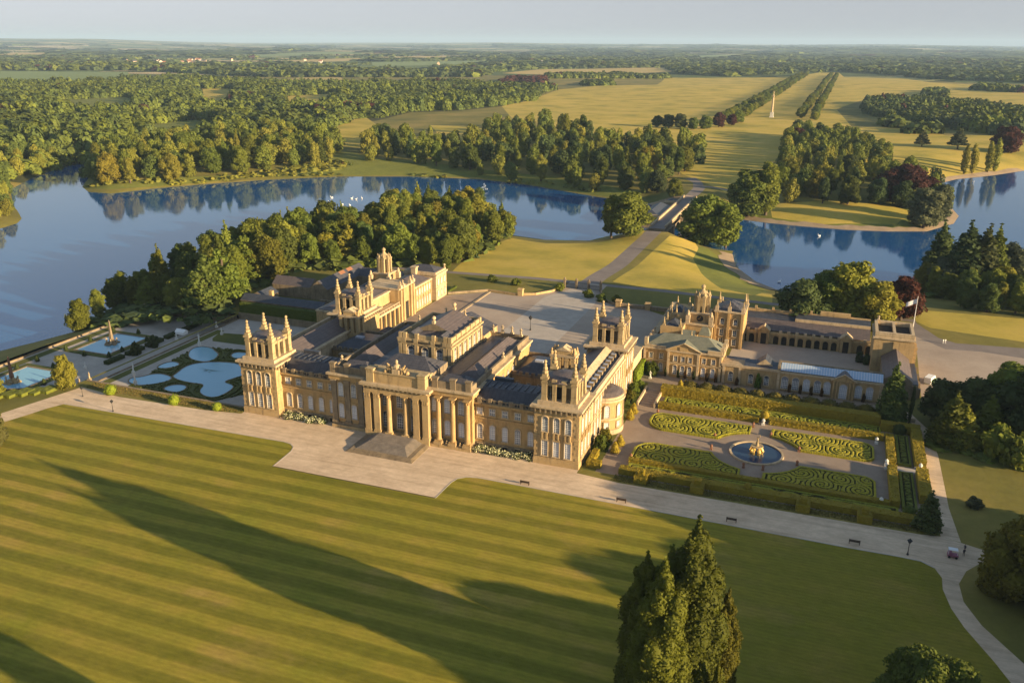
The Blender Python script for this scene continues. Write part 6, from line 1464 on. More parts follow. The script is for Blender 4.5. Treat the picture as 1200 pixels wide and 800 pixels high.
FC = (88.8, 24.8)
def mir(c, mx=False, my=False): return [(177.6-x if mx else x, 49.6-y if my else y, w) for x, y, w in c]
C1 = [(63, 36, 1.2), (67.5, 32.5, 1), (71.5, 37.5, 1.1), (75.5, 33, 1), (79.5, 37.8, 1.1), (84.5, 38.6, .8), (60.8, 31, .8)]
parterre(59.2, 86.2, 29.6, 40.4, C1, 'scrolling box parterre bed nearest the palace, far side of the fountain', (FC[0], FC[1], 11.4), [(59.2, 29.6, 5), (59.2, 40.4, 3)])
parterre(91.4, 117, 29.6, 40.4, [(96, 38, 1), (100.5, 33.6, 1.2), (105, 37.8, 1), (109, 33, 1.1), (113.5, 37.5, 1.1), (115, 32, .8)], 'scrolling box parterre bed right of the fountain, far side', (FC[0], FC[1], 11.4), [(117, 29.6, 3), (117, 40.4, 3)], col=(.26, .24, .022))
parterre(59.2, 86.2, 9.6, 20.6, [(62.5, 17.5, 1), (66, 12.5, 1.1), (70.5, 17.8, 1.2), (74.5, 12.2, .9), (78.8, 14.5, 1.2), (83.5, 11.5, .9), (61, 12, .7)], 'scrolling box parterre bed nearest the palace, near side of the fountain', (FC[0], FC[1], 11.4), [(59.2, 20.6, 5)])
parterre(91.4, 117, 9.6, 20.6, [(96, 12, 1), (100, 17, 1.2), (105, 12.6, 1), (109, 17, 1.1), (113.5, 12.5, 1.1), (115.3, 18, .8)], 'scrolling box parterre bed right of the fountain, near side', (FC[0], FC[1], 11.4), [(117, 20.6, 3), (117, 9.6, 2)], col=(.26, .24, .022))
parterre(60.2, 119, 46.4, 52.6, [(63+5.5*k, 49.4, 1) for k in range(11)], 'long narrow scrolled bed between the two yew hedges along the orangery side', period=1.3, col=(.19, .20, .02))
parterre(60, 121.5, 3.9, 7.2, [(61+6.2*k, 2.6, 1) for k in range(11)], 'long narrow bed of scallops between the low hedges along the terrace side', period=2.6, twist=0, amp=.0, col=(.19, .20, .02))
parterre(122.2, 125.6, 30.6, 48.6, [(123.9, 33+3.6*k, 1) for k in range(5)], 'upright scrolled bed at the right end of the garden, far half', period=1.5, col=(.12, .14, .02))
parterre(122.2, 125.6, 7.6, 26.4, [(123.9, 9.5+3.6*k, 1) for k in range(5)], 'upright scrolled bed at the right end of the garden, near half', period=1.5, col=(.12, .14, .02))
hedge([(58.4, 118.6, 53.2, 56.4, 0, 3.0)], 'tall golden yew hedge running the length of the orangery side of the garden', HG)
hedge([(59.6, 87.4, 44.0, 45.9, 0, 1.7), (90.2, 119.4, 44.0, 45.9, 0, 1.7)], 'lower golden yew hedge in front of the long scrolled bed', HG)
hedge([(119.7, 121.7, 29.9, 46.0, 0, 1.7)], 'square cut yew hedge at the right end walk, far half', HG); hedge([(119.7, 121.7, 8.0, 26.9, 0, 1.7)], 'square cut yew hedge at the right end walk, near half', HG)
hedge([(126.0, 128.6, 30.4, 50.5, 0, 2.2), (118.7, 128.4, 50.6, 53.1, 0, 2.4)], 'golden hedge block along the outer path, far half', HG); hedge([(126.0, 128.6, 12.0, 26.6, 0, 2.2)], 'golden hedge block along the outer path, near half', HG)
hedge([(59.6, 119.5, 7.5, 9.0, 0, 1.3)], 'low golden hedge along the near edge of the box beds', HG)
hedge([(58.6, 128, 1.2, 3.6, 0, 1.5), (126.0, 128.2, 3.7, 7.5, 0, 1.5)], 'long golden hedge bounding the garden beside the gravel terrace', HG)
for k, x in enumerate((64.5, 77.8, 101.3, 114.2)):
    hedge([(x-1.5, x+1.5, -1.9, 1.1, 0, 1.7), (x-.7, x+.7, -.9, .5, 1.71, 3.0)], 'stepped golden yew buttress projecting onto the terrace verge, %s from the palace' % ('first', 'second', 'third', 'fourth')[k], HG)
hedge([(-110, -66, 78.3, 80.6, -1.2, 3.6)], 'tall dark green hedge closing the water terraces in front of the service range', HGREEN)
hedge([(-66, -52, 76.6, 78.0, -1.2, 2.4)], 'dark hedge in the corner behind the left corner tower', HGREEN)
hedge([(-47.5, -46.2, 128.4, 141, 0, .8)], 'thin dark hedge at the back of the brown gravel corner of the great court', HGREEN)
b = MB(); 
for (x0, y0, x1, y1) in ((-146, -37, -112, -7),):
    n = 14
    for k in range(n):
        xa, ya = x0+(x1-x0)*k/n, y0+(y1-y0)*k/n; hedge_box(b, xa-.2, xa+(x1-x0)/n+1.0, ya-1.6, ya+(y1-y0)/n+1.0, -4.4, .8+.1*(k % 3))
o = b.build('hedge', M['hedge']); o.color = (.12, .14, .02, 1); tag(o, 'bright green hedge climbing beside the gravel path at the far left', 'hedge')
# topiary
TOP = []
for k in range(3):
    rg = np.random.default_rng(500+k); lo = [(0, 0, .9, 1.15, 1.15, 1.15)] if k == 0 else ([(0, 0, .7, 1.1, 1.1, .8), (0, 0, 1.5, .8, .8, .9), (0, 0, 2.2, .42, .42, .7)] if k == 1 else [(0, 0, .6, 1.3, 1.3, .75), (0, 0, .95, .9, .9, .6)])
    Q = crown_quads(lo, 34, .12, rg, jit=.35); c = core(lo, .93, 12); TOP.append(quads_mesh('topiary', Q, [M['hedge']], extra=(c.v, c.f, c.m)))
def topiary(x, y, k, s, label, col=HG, group=None, z=0):
    return tag(place(TOP[k], 'topiary_bush', (x, y, z), random.uniform(0, 6), None, s, col+(1,)), label, 'topiary', group)
for x, y, lb in ((53.9, 38.2, 'egg shaped golden topiary beside the bow front, far one'), (53.9, 33.9, 'egg shaped golden topiary just beyond the bow front'), (55.3, 16.6, 'egg shaped golden topiary on the near side of the bow front'), (55.0, 12.2, 'egg shaped golden topiary nearest the corner tower')): topiary(x, y, 1, 1.15, lb)
topiary(88.9, 45.2, 0, 1.15, 'ball topped topiary on the axis of the fountain', z=1.2); topiary(63.5, 57.5, 1, .95, 'round golden topiary at the palace end of the tall hedge', z=1.8)
topiary(88.9, 2.4, 0, .8, 'small clipped ball on the hedge at the near end of the cross path', z=1.3)
topiary(123.4, 50, 0, 1.5, 'clipped yew dome in the far right corner of the garden', HDARK); topiary(123.4, 4.8, 0, 1.3, 'clipped yew dome in the near right corner of the garden', HGREEN)
for k in range(11): topiary(66+4.9*k, 59.0, 2, 2.5, 'low dome shaped shrub in the row between the tall hedge and the orangery walk', (.085, .075, .012), 'low domes along the orangery walk')
for px, py, s, lb in ((130, 462, 1.55, 'bright green clipped dome on the verge of the terrace, leftmost of three'), (204, 473.5, 1.45, 'bright green clipped dome on the verge, middle one'), (254.5, 480.5, 1.2, 'bright green clipped dome nearest the left corner tower')):
    x, y, z = at(px, py); topiary(x, y, 0, s, lb, (.15, .20, .015))
# bed beside the east front
hedge([(50.2, 53.8, 2.2, 4.0, 0, 1.6), (50.2, 51.6, 4.1, 9.6, 0, 1.7)], 'golden hedge corner at the foot of the right corner tower', HG)
hedge([(50.4, 53.2, 41, 42.2, 0, 1.2), (50.4, 51.4, 42.3, 50, 0, 1.2), (52.0, 53.2, 44, 50, 0, 1.3)], 'low green hedges in the bed beyond the bow front', HGREEN)
hedge([(48.95, 50.0, 58.8, 71.5, 0, 4.6)], 'bright green creeper covering the link wall beside the far corner tower', (.12, .17, .012), name='creeper')
for x, y, s, lb in ((51.2, 12.5, 1.6, 'green shrub against the right corner tower'), (51.0, 17.5, 1.5, 'tall green shrub before the bow front'), (51.3, 46.5, 1.3, 'golden shrub in the bed under the far corner tower'), (50.8, 52, 1.5, 'dark green shrub under the far corner tower'), (51.8, 56.3, 1.2, 'golden shrub at the end of the bed by the far corner tower'), (52.2, 70.2, 1.6, 'leafy shrub in the corner by the ochre pavilion')):
    tree(x, y, 'bush', 2.4*s, lb, w=.55*s, cols=[(.10, .13, .015), (.13, .13, .015)], cat='shrub')
for k, x in enumerate((56.6, 60.6, 62.8, 65.4, 69.4, 72.0, 78.4, 84.6, 85.2, 93.9, 97.0, 100.1, 103.0, 114.6)):
    tree(x, 70.4, 'bush', 2.6 if k != 7 else 4.6, 'climbing shrub between the windows of the orangery side' if k != 7 else 'tallest bright green climber on the orangery wall', 'wall shrubs of the orangery' if k != 7 else None, w=.3, cols=[(.09, .05, .02), (.06, .08, .02)] if k != 7 else [(.08, .14, .015)], cat='shrub', name='wall_shrub')
tree(51.5, 69.6, 'bush', 3.8, 'bright green shrub in the corner of the ochre pavilion', w=.6, cols=[(.12, .17, .012)], cat='shrub')
# white hydrangeas at the foot of the garden front
def flowers(x0, x1, label):
    rg = np.random.default_rng(int(x0)+60); n = int((x1-x0)*4); lo = [(rg.uniform(x0, x1), rg.uniform(-.4, 1.9), rg.uniform(.35, 1.15), .75, .65, .6) for _ in range(n)]
    o = empty('flower_bed', ((x0+x1)/2, .9, 0), label, 'flower bed')
    Q = crown_quads(lo, 10, .17, rg); k = (rg.random(len(Q)) < .55) & (Q[:, :, 2].mean(1) > .35)
    w = o.location
    for nm, q, col in (('blossom', Q[k]+np.array([0, -.05, .06]), (.78, .80, .55, 1)), ('foliage', Q[~k], (.06, .09, .02, 1))):
        me = quads_mesh(nm, q-np.array([w.x, w.y, w.z])[None, None], [M['leaf']]); c = place(me, nm, tuple(w), 0, o, None, col)
flowers(-36.6, -22.6, 'bank of white flowering shrubs under the windows left of the portico'); flowers(21.4, 36.8, 'bank of white flowering shrubs under the windows right of the portico')
# ---------------------------------------------------------------- mermaid fountain
fo = empty('fountain', (FC[0], FC[1], 0), 'round blue fountain pool with gilded marble figures in the formal garden', 'fountain')
b = MB(); b.lathe(FC[0], FC[1], [(6.2, -.1), (6.2, .35), (6.75, .38), (6.8, .02)], 48); b.build('rim', M['stone_l'], fo)
b = MB(); b.lathe(FC[0], FC[1], [(6.21, .12), (.01, .13)], 48); b.build('pool_water', M['pool_deep'], fo)
b = MB(); rg = random.Random(3)
for k in range(6): a = k*1.05; x, y = FC[0]+1.1*math.cos(a), FC[1]+1.1*math.sin(a); b.tube([(x*1, y, .1), (x+.35*math.cos(a), y+.35*math.sin(a), .9), (x, y, 1.7)], [.5, .42, .3], 7); b.lathe(x+.2*math.cos(a), y+.2*math.sin(a), [(.2, 1.4), (.24, 1.7), (.1, 2.0)], 7)
b.build('gilded_figures', M['gold'], fo)
b = MB(); b.lathe(FC[0], FC[1], [(.5, 1.6), (1.2, 1.9), (1.6, 2.1), (1.55, 2.25), (.5, 2.2), (.35, 2.9), (.3, 3.3)], 12); b.tube([(FC[0], FC[1], 3.2), (FC[0]+.1, FC[1], 3.8), (FC[0]-.1, FC[1], 4.3)], [.26, .2, .1], 8); b.lathe(FC[0]-.1, FC[1], [(.08, 4.25), (.16, 4.42), (.04, 4.6)], 8); b.tube([(FC[0], FC[1], 4.3), (FC[0]+.5, FC[1]-.1, 4.8), (FC[0]+.4, FC[1], 5.3)], [.12, .1, .06], 6)
b.build('marble_figure', M['stone_s'], fo)
TP = urn_mesh(1.5, 'tile'); TPM = urn_mesh(1.9, 'marble')
for x, y, lb in ((60.3, 40.4, 'far left bed'), (86.4, 41, 'far side of the cross path, left'), (77.6, 30.2, 'round walk, upper left'), (77.7, 23, 'round walk, lower left'), (86.6, 15.6, 'near side of the cross path, left'), (91.2, 15.9, 'near side of the cross path, right'), (98.9, 29.8, 'round walk, upper right'), (98.9, 21.6, 'round walk, lower right'), (91.4, 36.2, 'far side of the cross path, right'), (59.6, 10.4, 'near left bed')):
    tag(place(TP, 'planter', (x, y, 0)), 'terracotta planter by the %s' % lb, 'planter')
for x, y, lb in ((117.6, 41.9, 'far right corner of the walk'), (117.8, 8.4, 'near right corner of the walk'), (119.6, 29.4, 'opening in the right hedge, far side'), (119.6, 27.4, 'opening in the right hedge, near side'), (127.3, 29.8, 'outer gap of the golden hedge, far side'), (127.3, 27.2, 'outer gap of the golden hedge, near side'), (88.8, 43.4, 'head of the cross path')):
    tag(place(TPM, 'marble_urn', (x, y, 0)), 'white marble urn at the %s' % lb, 'urn')
# steps between orangery walk and garden
b = MB()
for k in range(8): b.box(54, 58.2, 44.5+k*1.55, 56.9, .0+k*.1, .1+k*.1)
b.box(53.4, 53.9, 44, 57, -.1, 1.4, 1); b.box(58.31, 58.8, 44, 53.1, -.1, 1.4, 1); tag(b.build('garden_steps', [M['gravel3'], M['stone_l']]), 'shallow garden steps with pale side walls beside the scrolled bed', 'steps')
tag(place(statue_mesh(2.6, 'marble', 9), 'statue', (52.6, 66.5, 0)), 'white marble statue standing by the corner of the ochre pavilion', 'statue')
b = MB(); b.box(120.6, 128.0, 27.3, 29.7, .02, .12); b.box(126, 128.6, 26.7, 27.2, 0, .5); b.box(126, 128.6, 29.9, 30.3, 0, .5); tag(b.build('paved_gap', M['paving']), 'pale paved opening through the hedges at the right end of the garden', 'paving')
tag(wall_run('garden_wall', [(121.5, 61.0), (128, 60.4)], 1.0, .5, 'stone_l', 'low pale wall by the dark cypress at the orangery end'), None)
# benches on the terrace
def bench(x, y, label, rz=0):
    r = empty('bench', (x, y, 0), label, 'bench'); r.rotation_euler = (0, 0, rz); w = (x, y, 0)
    def part(nm, bx):
        m_ = MB()
        for q in bx: m_.box(*q)
        place(m_.mesh(nm, M['wood']), nm, w, 0, r)
    part('seat', [(-1.1, 1.1, -.32+.14*k, -.21+.14*k, .52, .58) for k in range(4)]); part('backrest', [(-1.1, 1.1, .3, .36, .64+.14*k, .74+.14*k) for k in range(4)])
    for s in (-1, 1): part('leg', [(s*1.0-.06, s*1.0+.06, -.3, -.22, 0, .8), (s*1.0-.06, s*1.0+.06, .24, .295, 0, 1.15), (s*1.0-.07, s*1.0+.07, -.3, .24, .8, .87)])
for px, py, lb in ((615, 567.5, 'dark wooden bench at the edge of the lawn near the notch'), (728, 588, 'dark wooden bench casting a long shadow at the middle of the terrace'), (857, 611, 'dark wooden bench where the shade begins on the terrace'), (1001, 637, 'dark wooden bench nearest the path junction')):
    x, y, z = at(px, py); bench(x, y, lb, math.pi)
# ---------------------------------------------------------------- water terraces
def retaining(P, z0, z1, label, w=.6, mat='stone_d'):
    mb = MB()
    for k in range(len(P)-1):
        a, c = np.array(P[k], float), np.array(P[k+1], float); d = (c-a)/np.linalg.norm(c-a); n = np.array([-d[1], d[0]])*w/2; a = a-d*.0; q = [a+n, c+n, c-n, a-n]
        lo = [(p[0], p[1], z0) for p in q]; hi = [(p[0], p[1], z1) for p in q]
        mb.quad(lo[0], lo[1], hi[1], hi[0]); mb.quad(lo[2], lo[3], hi[3], hi[2]); mb.quad(hi[0], hi[1], hi[2], hi[3]); mb.quad(lo[1], lo[2], hi[2], hi[1]); mb.quad(lo[3], lo[0], hi[0], hi[3])
    return tag(mb.build('terrace_wall', M[mat]), label, 'wall')
UZ, LZ = -2.0, -4.5
retaining([(-109.2, -3.3), (-109.2, 76.4)], LZ-.4, UZ+.15, 'long retaining wall between the upper and lower water terraces', .7, 'stone_d')
retaining([(-108.7, 2.2), (-49.8, 2.2)], UZ-.3, .25, 'retaining wall under the gravel terrace along the near side of the pools', .7)
retaining([(-49.3, 2.6), (-49.3, 76)], UZ-.3, .1, 'retaining wall at the foot of the left side of the palace', .5)
retaining([(-155.2, -28), (-155.2, 76.4)], -9, LZ+.5, 'outer parapet of the lower water terrace above the lake', .8, 'stone_d')
retaining([(-155.2, -28.3), (-109.2, -3.8)], LZ-.4, 0.3, 'retaining wall of the lower terrace below the gravel path', .7)
retaining([(-155, 76.4), (-110, 76.4)], LZ-.4, -1.0, 'wall at the wooded end of the lower terrace', .7); retaining([(-109, 76.4), (-49.6, 76.4)], UZ-.4, .4, 'wall at the hedge end of the upper terrace', .6)
def sheet(name, poly, z, mat, kind='structure'):
    b = MB(); a = sum(poly[k][0]*poly[(k+1) % len(poly)][1]-poly[(k+1) % len(poly)][0]*poly[k][1] for k in range(len(poly)))
    if a < 0: poly = poly[::-1]
    b.v = [(x, y, z) for x, y in poly]; b.f = [tuple(range(len(poly)))]; b.m = [0]; o = b.build(name, M[mat], loc=(poly[0][0], poly[0][1], z)); o['kind'] = kind; return o
def UP(*p, z=UZ): return [on_plane(x, y, z) for x, y in p]
def smooth_poly(P, it=2):
    P = [np.array(p, float) for p in P]
    for _ in range(it): P = [q for k in range(len(P)) for q in (P[k]*.75+P[(k+1) % len(P)]*.25, P[k]*.25+P[(k+1) % len(P)]*.75)]
    return [tuple(p) for p in P]
def wz(a, b_): return (150+a/7.27, 370+b_/7.27)     # places read off an enlarged view
pools = {'great curved pool with a dark plume in the middle of the upper terrace': [wz(375, 520), (wz(420, 490)), wz(480, 440), wz(560, 410), wz(700, 395), wz(880, 400), wz(955, 420), wz(1010, 440), wz(1010, 500), wz(930, 525), wz(800, 565), wz(895, 590), wz(890, 625), wz(800, 680), wz(720, 700), wz(640, 680), wz(605, 640), wz(660, 585), wz(560, 575), wz(450, 555)],
    'double lobed pool at the far side of the upper terrace': [wz(515, 345), wz(530, 290), wz(610, 262), wz(710, 275), wz(735, 300), wz(775, 330), wz(730, 380), wz(640, 395), wz(550, 375)],
    'leaf shaped pool at the left corner of the upper terrace': [wz(0, 565), wz(25, 530), wz(110, 525), wz(200, 500), wz(280, 495), wz(370, 520), wz(360, 550), wz(250, 580), wz(130, 592), wz(70, 590)],
    'small pointed pool between the leaf shaped pool and the lobed pool': [wz(245, 440), wz(300, 410), wz(370, 392), wz(430, 402), wz(432, 425), wz(380, 440), wz(290, 452)],
    'small scalloped pool nearest the gravel terrace': [wz(300, 625), wz(340, 600), wz(420, 588), wz(490, 595), wz(498, 620), wz(430, 655), wz(350, 645)],
    'small scalloped pool partly hidden behind the corner tower': [wz(875, 335), wz(920, 312), wz(1000, 318), wz(1040, 330), wz(1000, 362), wz(900, 365)]}
sheet('parterre_ground', UP(wz(-5, 600), wz(590, 262), wz(1120, 310), wz(1120, 640), wz(730, 728)), UZ+.03, 'turf')
for lb, P in pools.items():
    P = smooth_poly(UP(*P)); cx, cy = np.mean(P, 0); e = empty('pool', (cx, cy, UZ), lb, 'pool')
    b = MB(); b.prism(P, UZ+.02, UZ+.11); b.build('pool_water', M['pool'], e)
    b = MB(); Pa = np.array(P); n_ = len(P)
    for k in range(n_):
        p, q = Pa[k], Pa[(k+1) % n_]
        def off(v): d = v-np.array([cx, cy]); return v+d/np.linalg.norm(d)*.4
        po_, qo = off(p), off(q); b.quad((p[0], p[1], UZ+.22), (q[0], q[1], UZ+.22), (qo[0], qo[1], UZ+.22), (po_[0], po_[1], UZ+.22)); b.quad((po_[0], po_[1], UZ+.0), (qo[0], qo[1], UZ), (qo[0], qo[1], UZ+.22), (po_[0], po_[1], UZ+.22)); b.quad((q[0], q[1], UZ+.12), (p[0], p[1], UZ+.12), (p[0], p[1], UZ+.22), (q[0], q[1], UZ+.22))
    b.build('rim', M['stone_d'], e)
b = MB(); n = 18
for k in range(n):
    a = k*2*math.pi/n; c = UP(wz(690, 470))[0]; p = (c[0]+.6*math.cos(a), c[1]+.6*math.sin(a)); q = (c[0]+(4+2.6*math.sin(a*3))*math.cos(a), c[1]+(2.6+1.2*math.cos(a*2))*math.sin(a)); a2 = a+.3; b.tri((p[0], p[1], UZ+.16), (q[0], q[1], UZ+.125), (c[0]+.6*math.cos(a2), c[1]+.6*math.sin(a2), UZ+.16))
tag(b.build('water_weed', surf('pool weed', [(.05, .13, .11), (.09, .19, .15)], .6, .4)), 'dark green weed spreading round the fountain head of the great pool', 'weed')
hb = []
rg = np.random.default_rng(8); G0 = UP(wz(-5, 600), wz(590, 262), wz(1120, 310), wz(1120, 640), wz(730, 728)); lo, hi = np.array(G0).min(0), np.array(G0).max(0); polyp = [smooth_poly(UP(*P)) for P in pools.values()]
def upper_hedges():
    cell = .45; X, Y = np.meshgrid(np.arange(lo[0], hi[0], cell), np.arange(lo[1], hi[1], cell)); P = np.c_[X.ravel(), Y.ravel()]; ok = in_poly(P, G0)
    d = np.full(len(P), 1e9)
    for q in polyp: ok &= ~in_poly(P, q); d = np.minimum(d, dist_poly(P, q))
    ok &= (d > .6); ph = 2*math.pi*d/1.7+1.2*np.sin(P[:, 0]*.55)*np.sin(P[:, 1]*.5); ok &= np.sin(ph) > .1
    Q = []; P = P[ok]; z = UZ+.45; c = cell/2
    for x, y in P:
        a, b_, cc, dd = (x-c, y-c), (x+c, y-c), (x+c, y+c), (x-c, y+c); Q.append([(*a, z), (*b_, z), (*cc, z), (*dd, z)])
        for p, q in ((a, b_), (b_, cc), (cc, dd), (dd, a)): Q.append([(*p, UZ), (*q, UZ), (*q, z), (*p, z)])
    Q = np.array(Q); w = np.array([lo[0], lo[1], UZ]); me = quads_mesh('box_hedging', Q-w, [M['hedge']]); o = bpy.data.objects.new('box_hedging', me); COL.objects.link(o); o.location = w; o.color = (.075, .085, .018, 1); tag(o, 'low box hedging curling round the pools of the upper terrace', 'hedging')
upper_hedges()
sheet('lawn_strip', UP((184, 462), (208, 452), (249, 424), (236, 424), (165, 458)), UZ+.02, 'turf') if False else None
sheet('grass_strip', [(-107.8, 3.5), (-104.6, 3.5), (-104.6, 62), (-107.8, 62)], UZ+.02, 'turf')
sheet('grass_strip', UP(wz(720, 190), wz(780, 145), wz(1100, 165), wz(1100, 265), wz(720, 215)), UZ+.02, 'turf'); hedge([(-88, -62, 53.0, 53.8, UZ, UZ+.5), (-88, -62, 60.5, 61.3, UZ, UZ+.5)], 'low box edging round the grass panel at the back of the upper terrace', HDARK)
sheet('grass_strip', [(-153.6, -24), (-150.0, -24), (-150.0, 75), (-153.6, 75)], LZ+.02, 'turf')
sheet('path', [(-160.5, -32), (-156, -31), (-156, 76), (-160.5, 74)], -5.6, 'paving') if False else None
for lb, x0, x1, y0, y1, kind in (('rectangular pool with a dark rock pile on the lower terrace', -144.5, -130.3, 31.5, 50.5, 'rock'), ('rectangular pool with an obelisk fountain on the lower terrace at the left edge', -146, -131, -14, 12.5, 'obelisk')):
    e = empty('pool', ((x0+x1)/2, (y0+y1)/2, LZ), lb, 'pool'); b = MB(); b.box(x0, x1, y0, y1, LZ, LZ+.18); b.build('pool_water', M['pool'], e)
    b = MB(); parapet(b, x0-.7, x1+.7, y0-.7, y1+.7, LZ, LZ+.35, t=.7); b.build('rim', M['stone_d'], e)
    b = MB(); parapet(b, x0-2.6, x1+2.6, y0-2.6, y1+2.6, LZ, LZ+.28, t=1.6); o = b.build('grass_border', M['turf'], e)
    cx, cy = (x0+x1)/2, (y0+y1)/2 if kind == 'rock' else 0.5
    f = empty('obelisk_fountain', (cx, cy, LZ), 'obelisk rising from a rock pile with figures in the left hand pool' if kind != 'rock' else 'slender obelisk on a dark rock pile in the back pool', 'fountain')
    b = MB(); rgg = random.Random(5 if kind == 'rock' else 6)
    for k in range(26):
        a = rgg.uniform(0, 6.28); r = rgg.uniform(0, 2.4); h = 2.0*(1-r/2.6)+.4; b.lathe(cx+r*math.cos(a), cy+r*math.sin(a), [(rgg.uniform(.5, .9), LZ+.1), (rgg.uniform(.4, .7), LZ+h*.6), (.12, LZ+h)], 6)
    b.build('rock_pile', M['stone_d'] if kind == 'rock' else M['stone'], f)
    b = MB(); b.box(cx-.5, cx+.5, cy-.5, cy+.5, LZ+1.8, LZ+3.2); h = 8.5 if kind != 'rock' else 8.6
    s = .42; t_ = .2; b.v += [(cx-s, cy-s, LZ+3.2), (cx+s, cy-s, LZ+3.2), (cx+s, cy+s, LZ+3.2), (cx-s, cy+s, LZ+3.2), (cx-t_, cy-t_, LZ+h), (cx+t_, cy-t_, LZ+h), (cx+t_, cy+t_, LZ+h), (cx-t_, cy+t_, LZ+h), (cx, cy, LZ+h+.6)]
    i = len(b.v)-9; b.f += [(i, i+1, i+5, i+4), (i+1, i+2, i+6, i+5), (i+2, i+3, i+7, i+6), (i+3, i, i+4, i+7), (i+4, i+5, i+8), (i+5, i+6, i+8), (i+6, i+7, i+8), (i+7, i+4, i+8)]; b.m += [0]*8
    b.build('obelisk', M['tile'] if kind != 'rock' else M['stone_d'], f)
    for k in range(4):
        a = k*math.pi/2+.6; place(statue_mesh(1.7, 'stone_l', k, .2), 'figure', (cx+1.7*math.cos(a), cy+1.7*math.sin(a), LZ+.8), a, f)
# clipped balls and cones round the lower pools, statues and urns on the terraces
for x, y in [(-147.5, yy) for yy in (-10, 0, 10, 18, 30, 41, 52)]+[(-128, yy) for yy in (-8, 3, 14, 30, 36, 42, 48)]+[(-137, 15), (-137, 28), (-137, 53.5)]:
    topiary(x, y, 1, .75, 'small dark clipped cone beside a lower terrace pool', HDARK, 'clipped cones of the lower terrace', LZ)
for k in range(5): hedge([(-124.5, -122.5, 24+k*9.5, 31.5+k*9.5, LZ, LZ+1.2)], 'dark low hedge panel below the wall of the upper terrace', HDARK, 'hedge panels of the lower terrace')
for x, y, lb in ((-121, 35, 'dark upright bush below the upper terrace wall, near one'), (-121, 44, 'dark upright bush below the upper terrace wall, far one')): tree(x, y, 'bush', 4.2, lb, w=.7, cols=DARKS, cat='shrub').location.z = LZ
for px, py, z, h, lb in ((159, 451, UZ, 4.2, 'tall figure on a pedestal at the left end of the upper terrace'), (105.5, 447, -1.0, 3.2, 'pale sphinx like figure at the corner of the gravel terrace'), (93.5, 450, -1, 2.0, 'small pale statue at the corner of the gravel terrace'), (157, 440, UZ, 4.5, 'slender white statue rising behind the leaf shaped pool'),
                      (234, 406, UZ, 5, 'slender statue on the axis behind the lobed pool'), (100, 432, LZ, 2.5, 'white statue on the lower terrace below the wall'), (207, 398, UZ, 2.2, 'white stone group at the head of the terrace steps'), (254, 384, UZ, 2.6, 'white statue at the hedge corner of the upper terrace'), (260, 392, UZ, 2.8, 'white urn shaped statue in the grass panel')):
    x, y = on_plane(px, py, z); tag(place(statue_mesh(h, 'marble' if 'pale' not in lb else 'stone_l', int(px), h*.35), 'statue', (x, y, z)), lb, 'statue')
b = MB(); x, y = on_plane(213, 391, UZ); b.box(x-1.8, x+1.8, y-1.2, y+1.2, UZ, UZ+.9); b.gable(x-2, x+2, y-1.4, y+1.4, UZ+.9, UZ+1.9); tag(b.build('terrace_kiosk', M['white']), 'small white roofed stand at the head of the terrace steps', 'kiosk')
b = MB()
x0, y0 = on_plane(166, 452, -.5); 
for k in range(5): b.box(-104, -96, 2.6+k*.5, 3.1+k*.5, UZ-.1, -.1-k*.38)
tag(b.build('terrace_steps', M['stone_l']), 'pale steps leading down from the gravel terrace to the pools', 'steps')
# ---------------------------------------------------------------- small life
def bird_mesh():
    b = MB(); b.lathe(0, 0, [(.01, 0), (.35, .08), (.42, .3), (.3, .5), (.01, .56)], 8, sx=1.6); b.tube([(.5, 0, .35), (.75, 0, .8), (.68, 0, 1.15), (.9, 0, 1.1)], [.13, .08, .08, .04], 6); return b.mesh('swan', M['white'])
SW = bird_mesh(); rg = random.Random(12)
for px, py in [(386, 238), (392, 244), (401, 240), (412, 233), (417, 234), (424, 233), (402, 243), (410, 241), (389, 232), (384, 247), (1014, 241), (960, 277), (913, 331), (1195, 320), (1110, 206), (1140, 214)]:
    x, y = on_plane(px, py, LAKE_Z); tag(place(SW, 'swan', (x, y, LAKE_Z), rg.uniform(0, 6), None, 1.5), 'white swan on the lake', 'swan', 'swans scattered on the lake')
b = MB(); x, y = on_plane(568, 224, LAKE_Z); rg2 = np.random.default_rng(3); lo = [(x+rg2.uniform(-2, 2), y+rg2.uniform(-2, 2), LAKE_Z+.8+k*.9, 1.3-k*.15, 1.3-k*.15, .8) for k in range(6)]
me = quads_mesh('fountain_spray', crown_quads(lo, 7, .16, rg2), [surf('water spray', [(.4, .48, .55), (.55, .6, .65)], 2, .6)]); tag(bpy.data.objects.new('fountain_spray', me), 'white plume of spray rising from the far part of the lake', 'fountain'); COL.objects.link(bpy.data.objects['fountain_spray'])
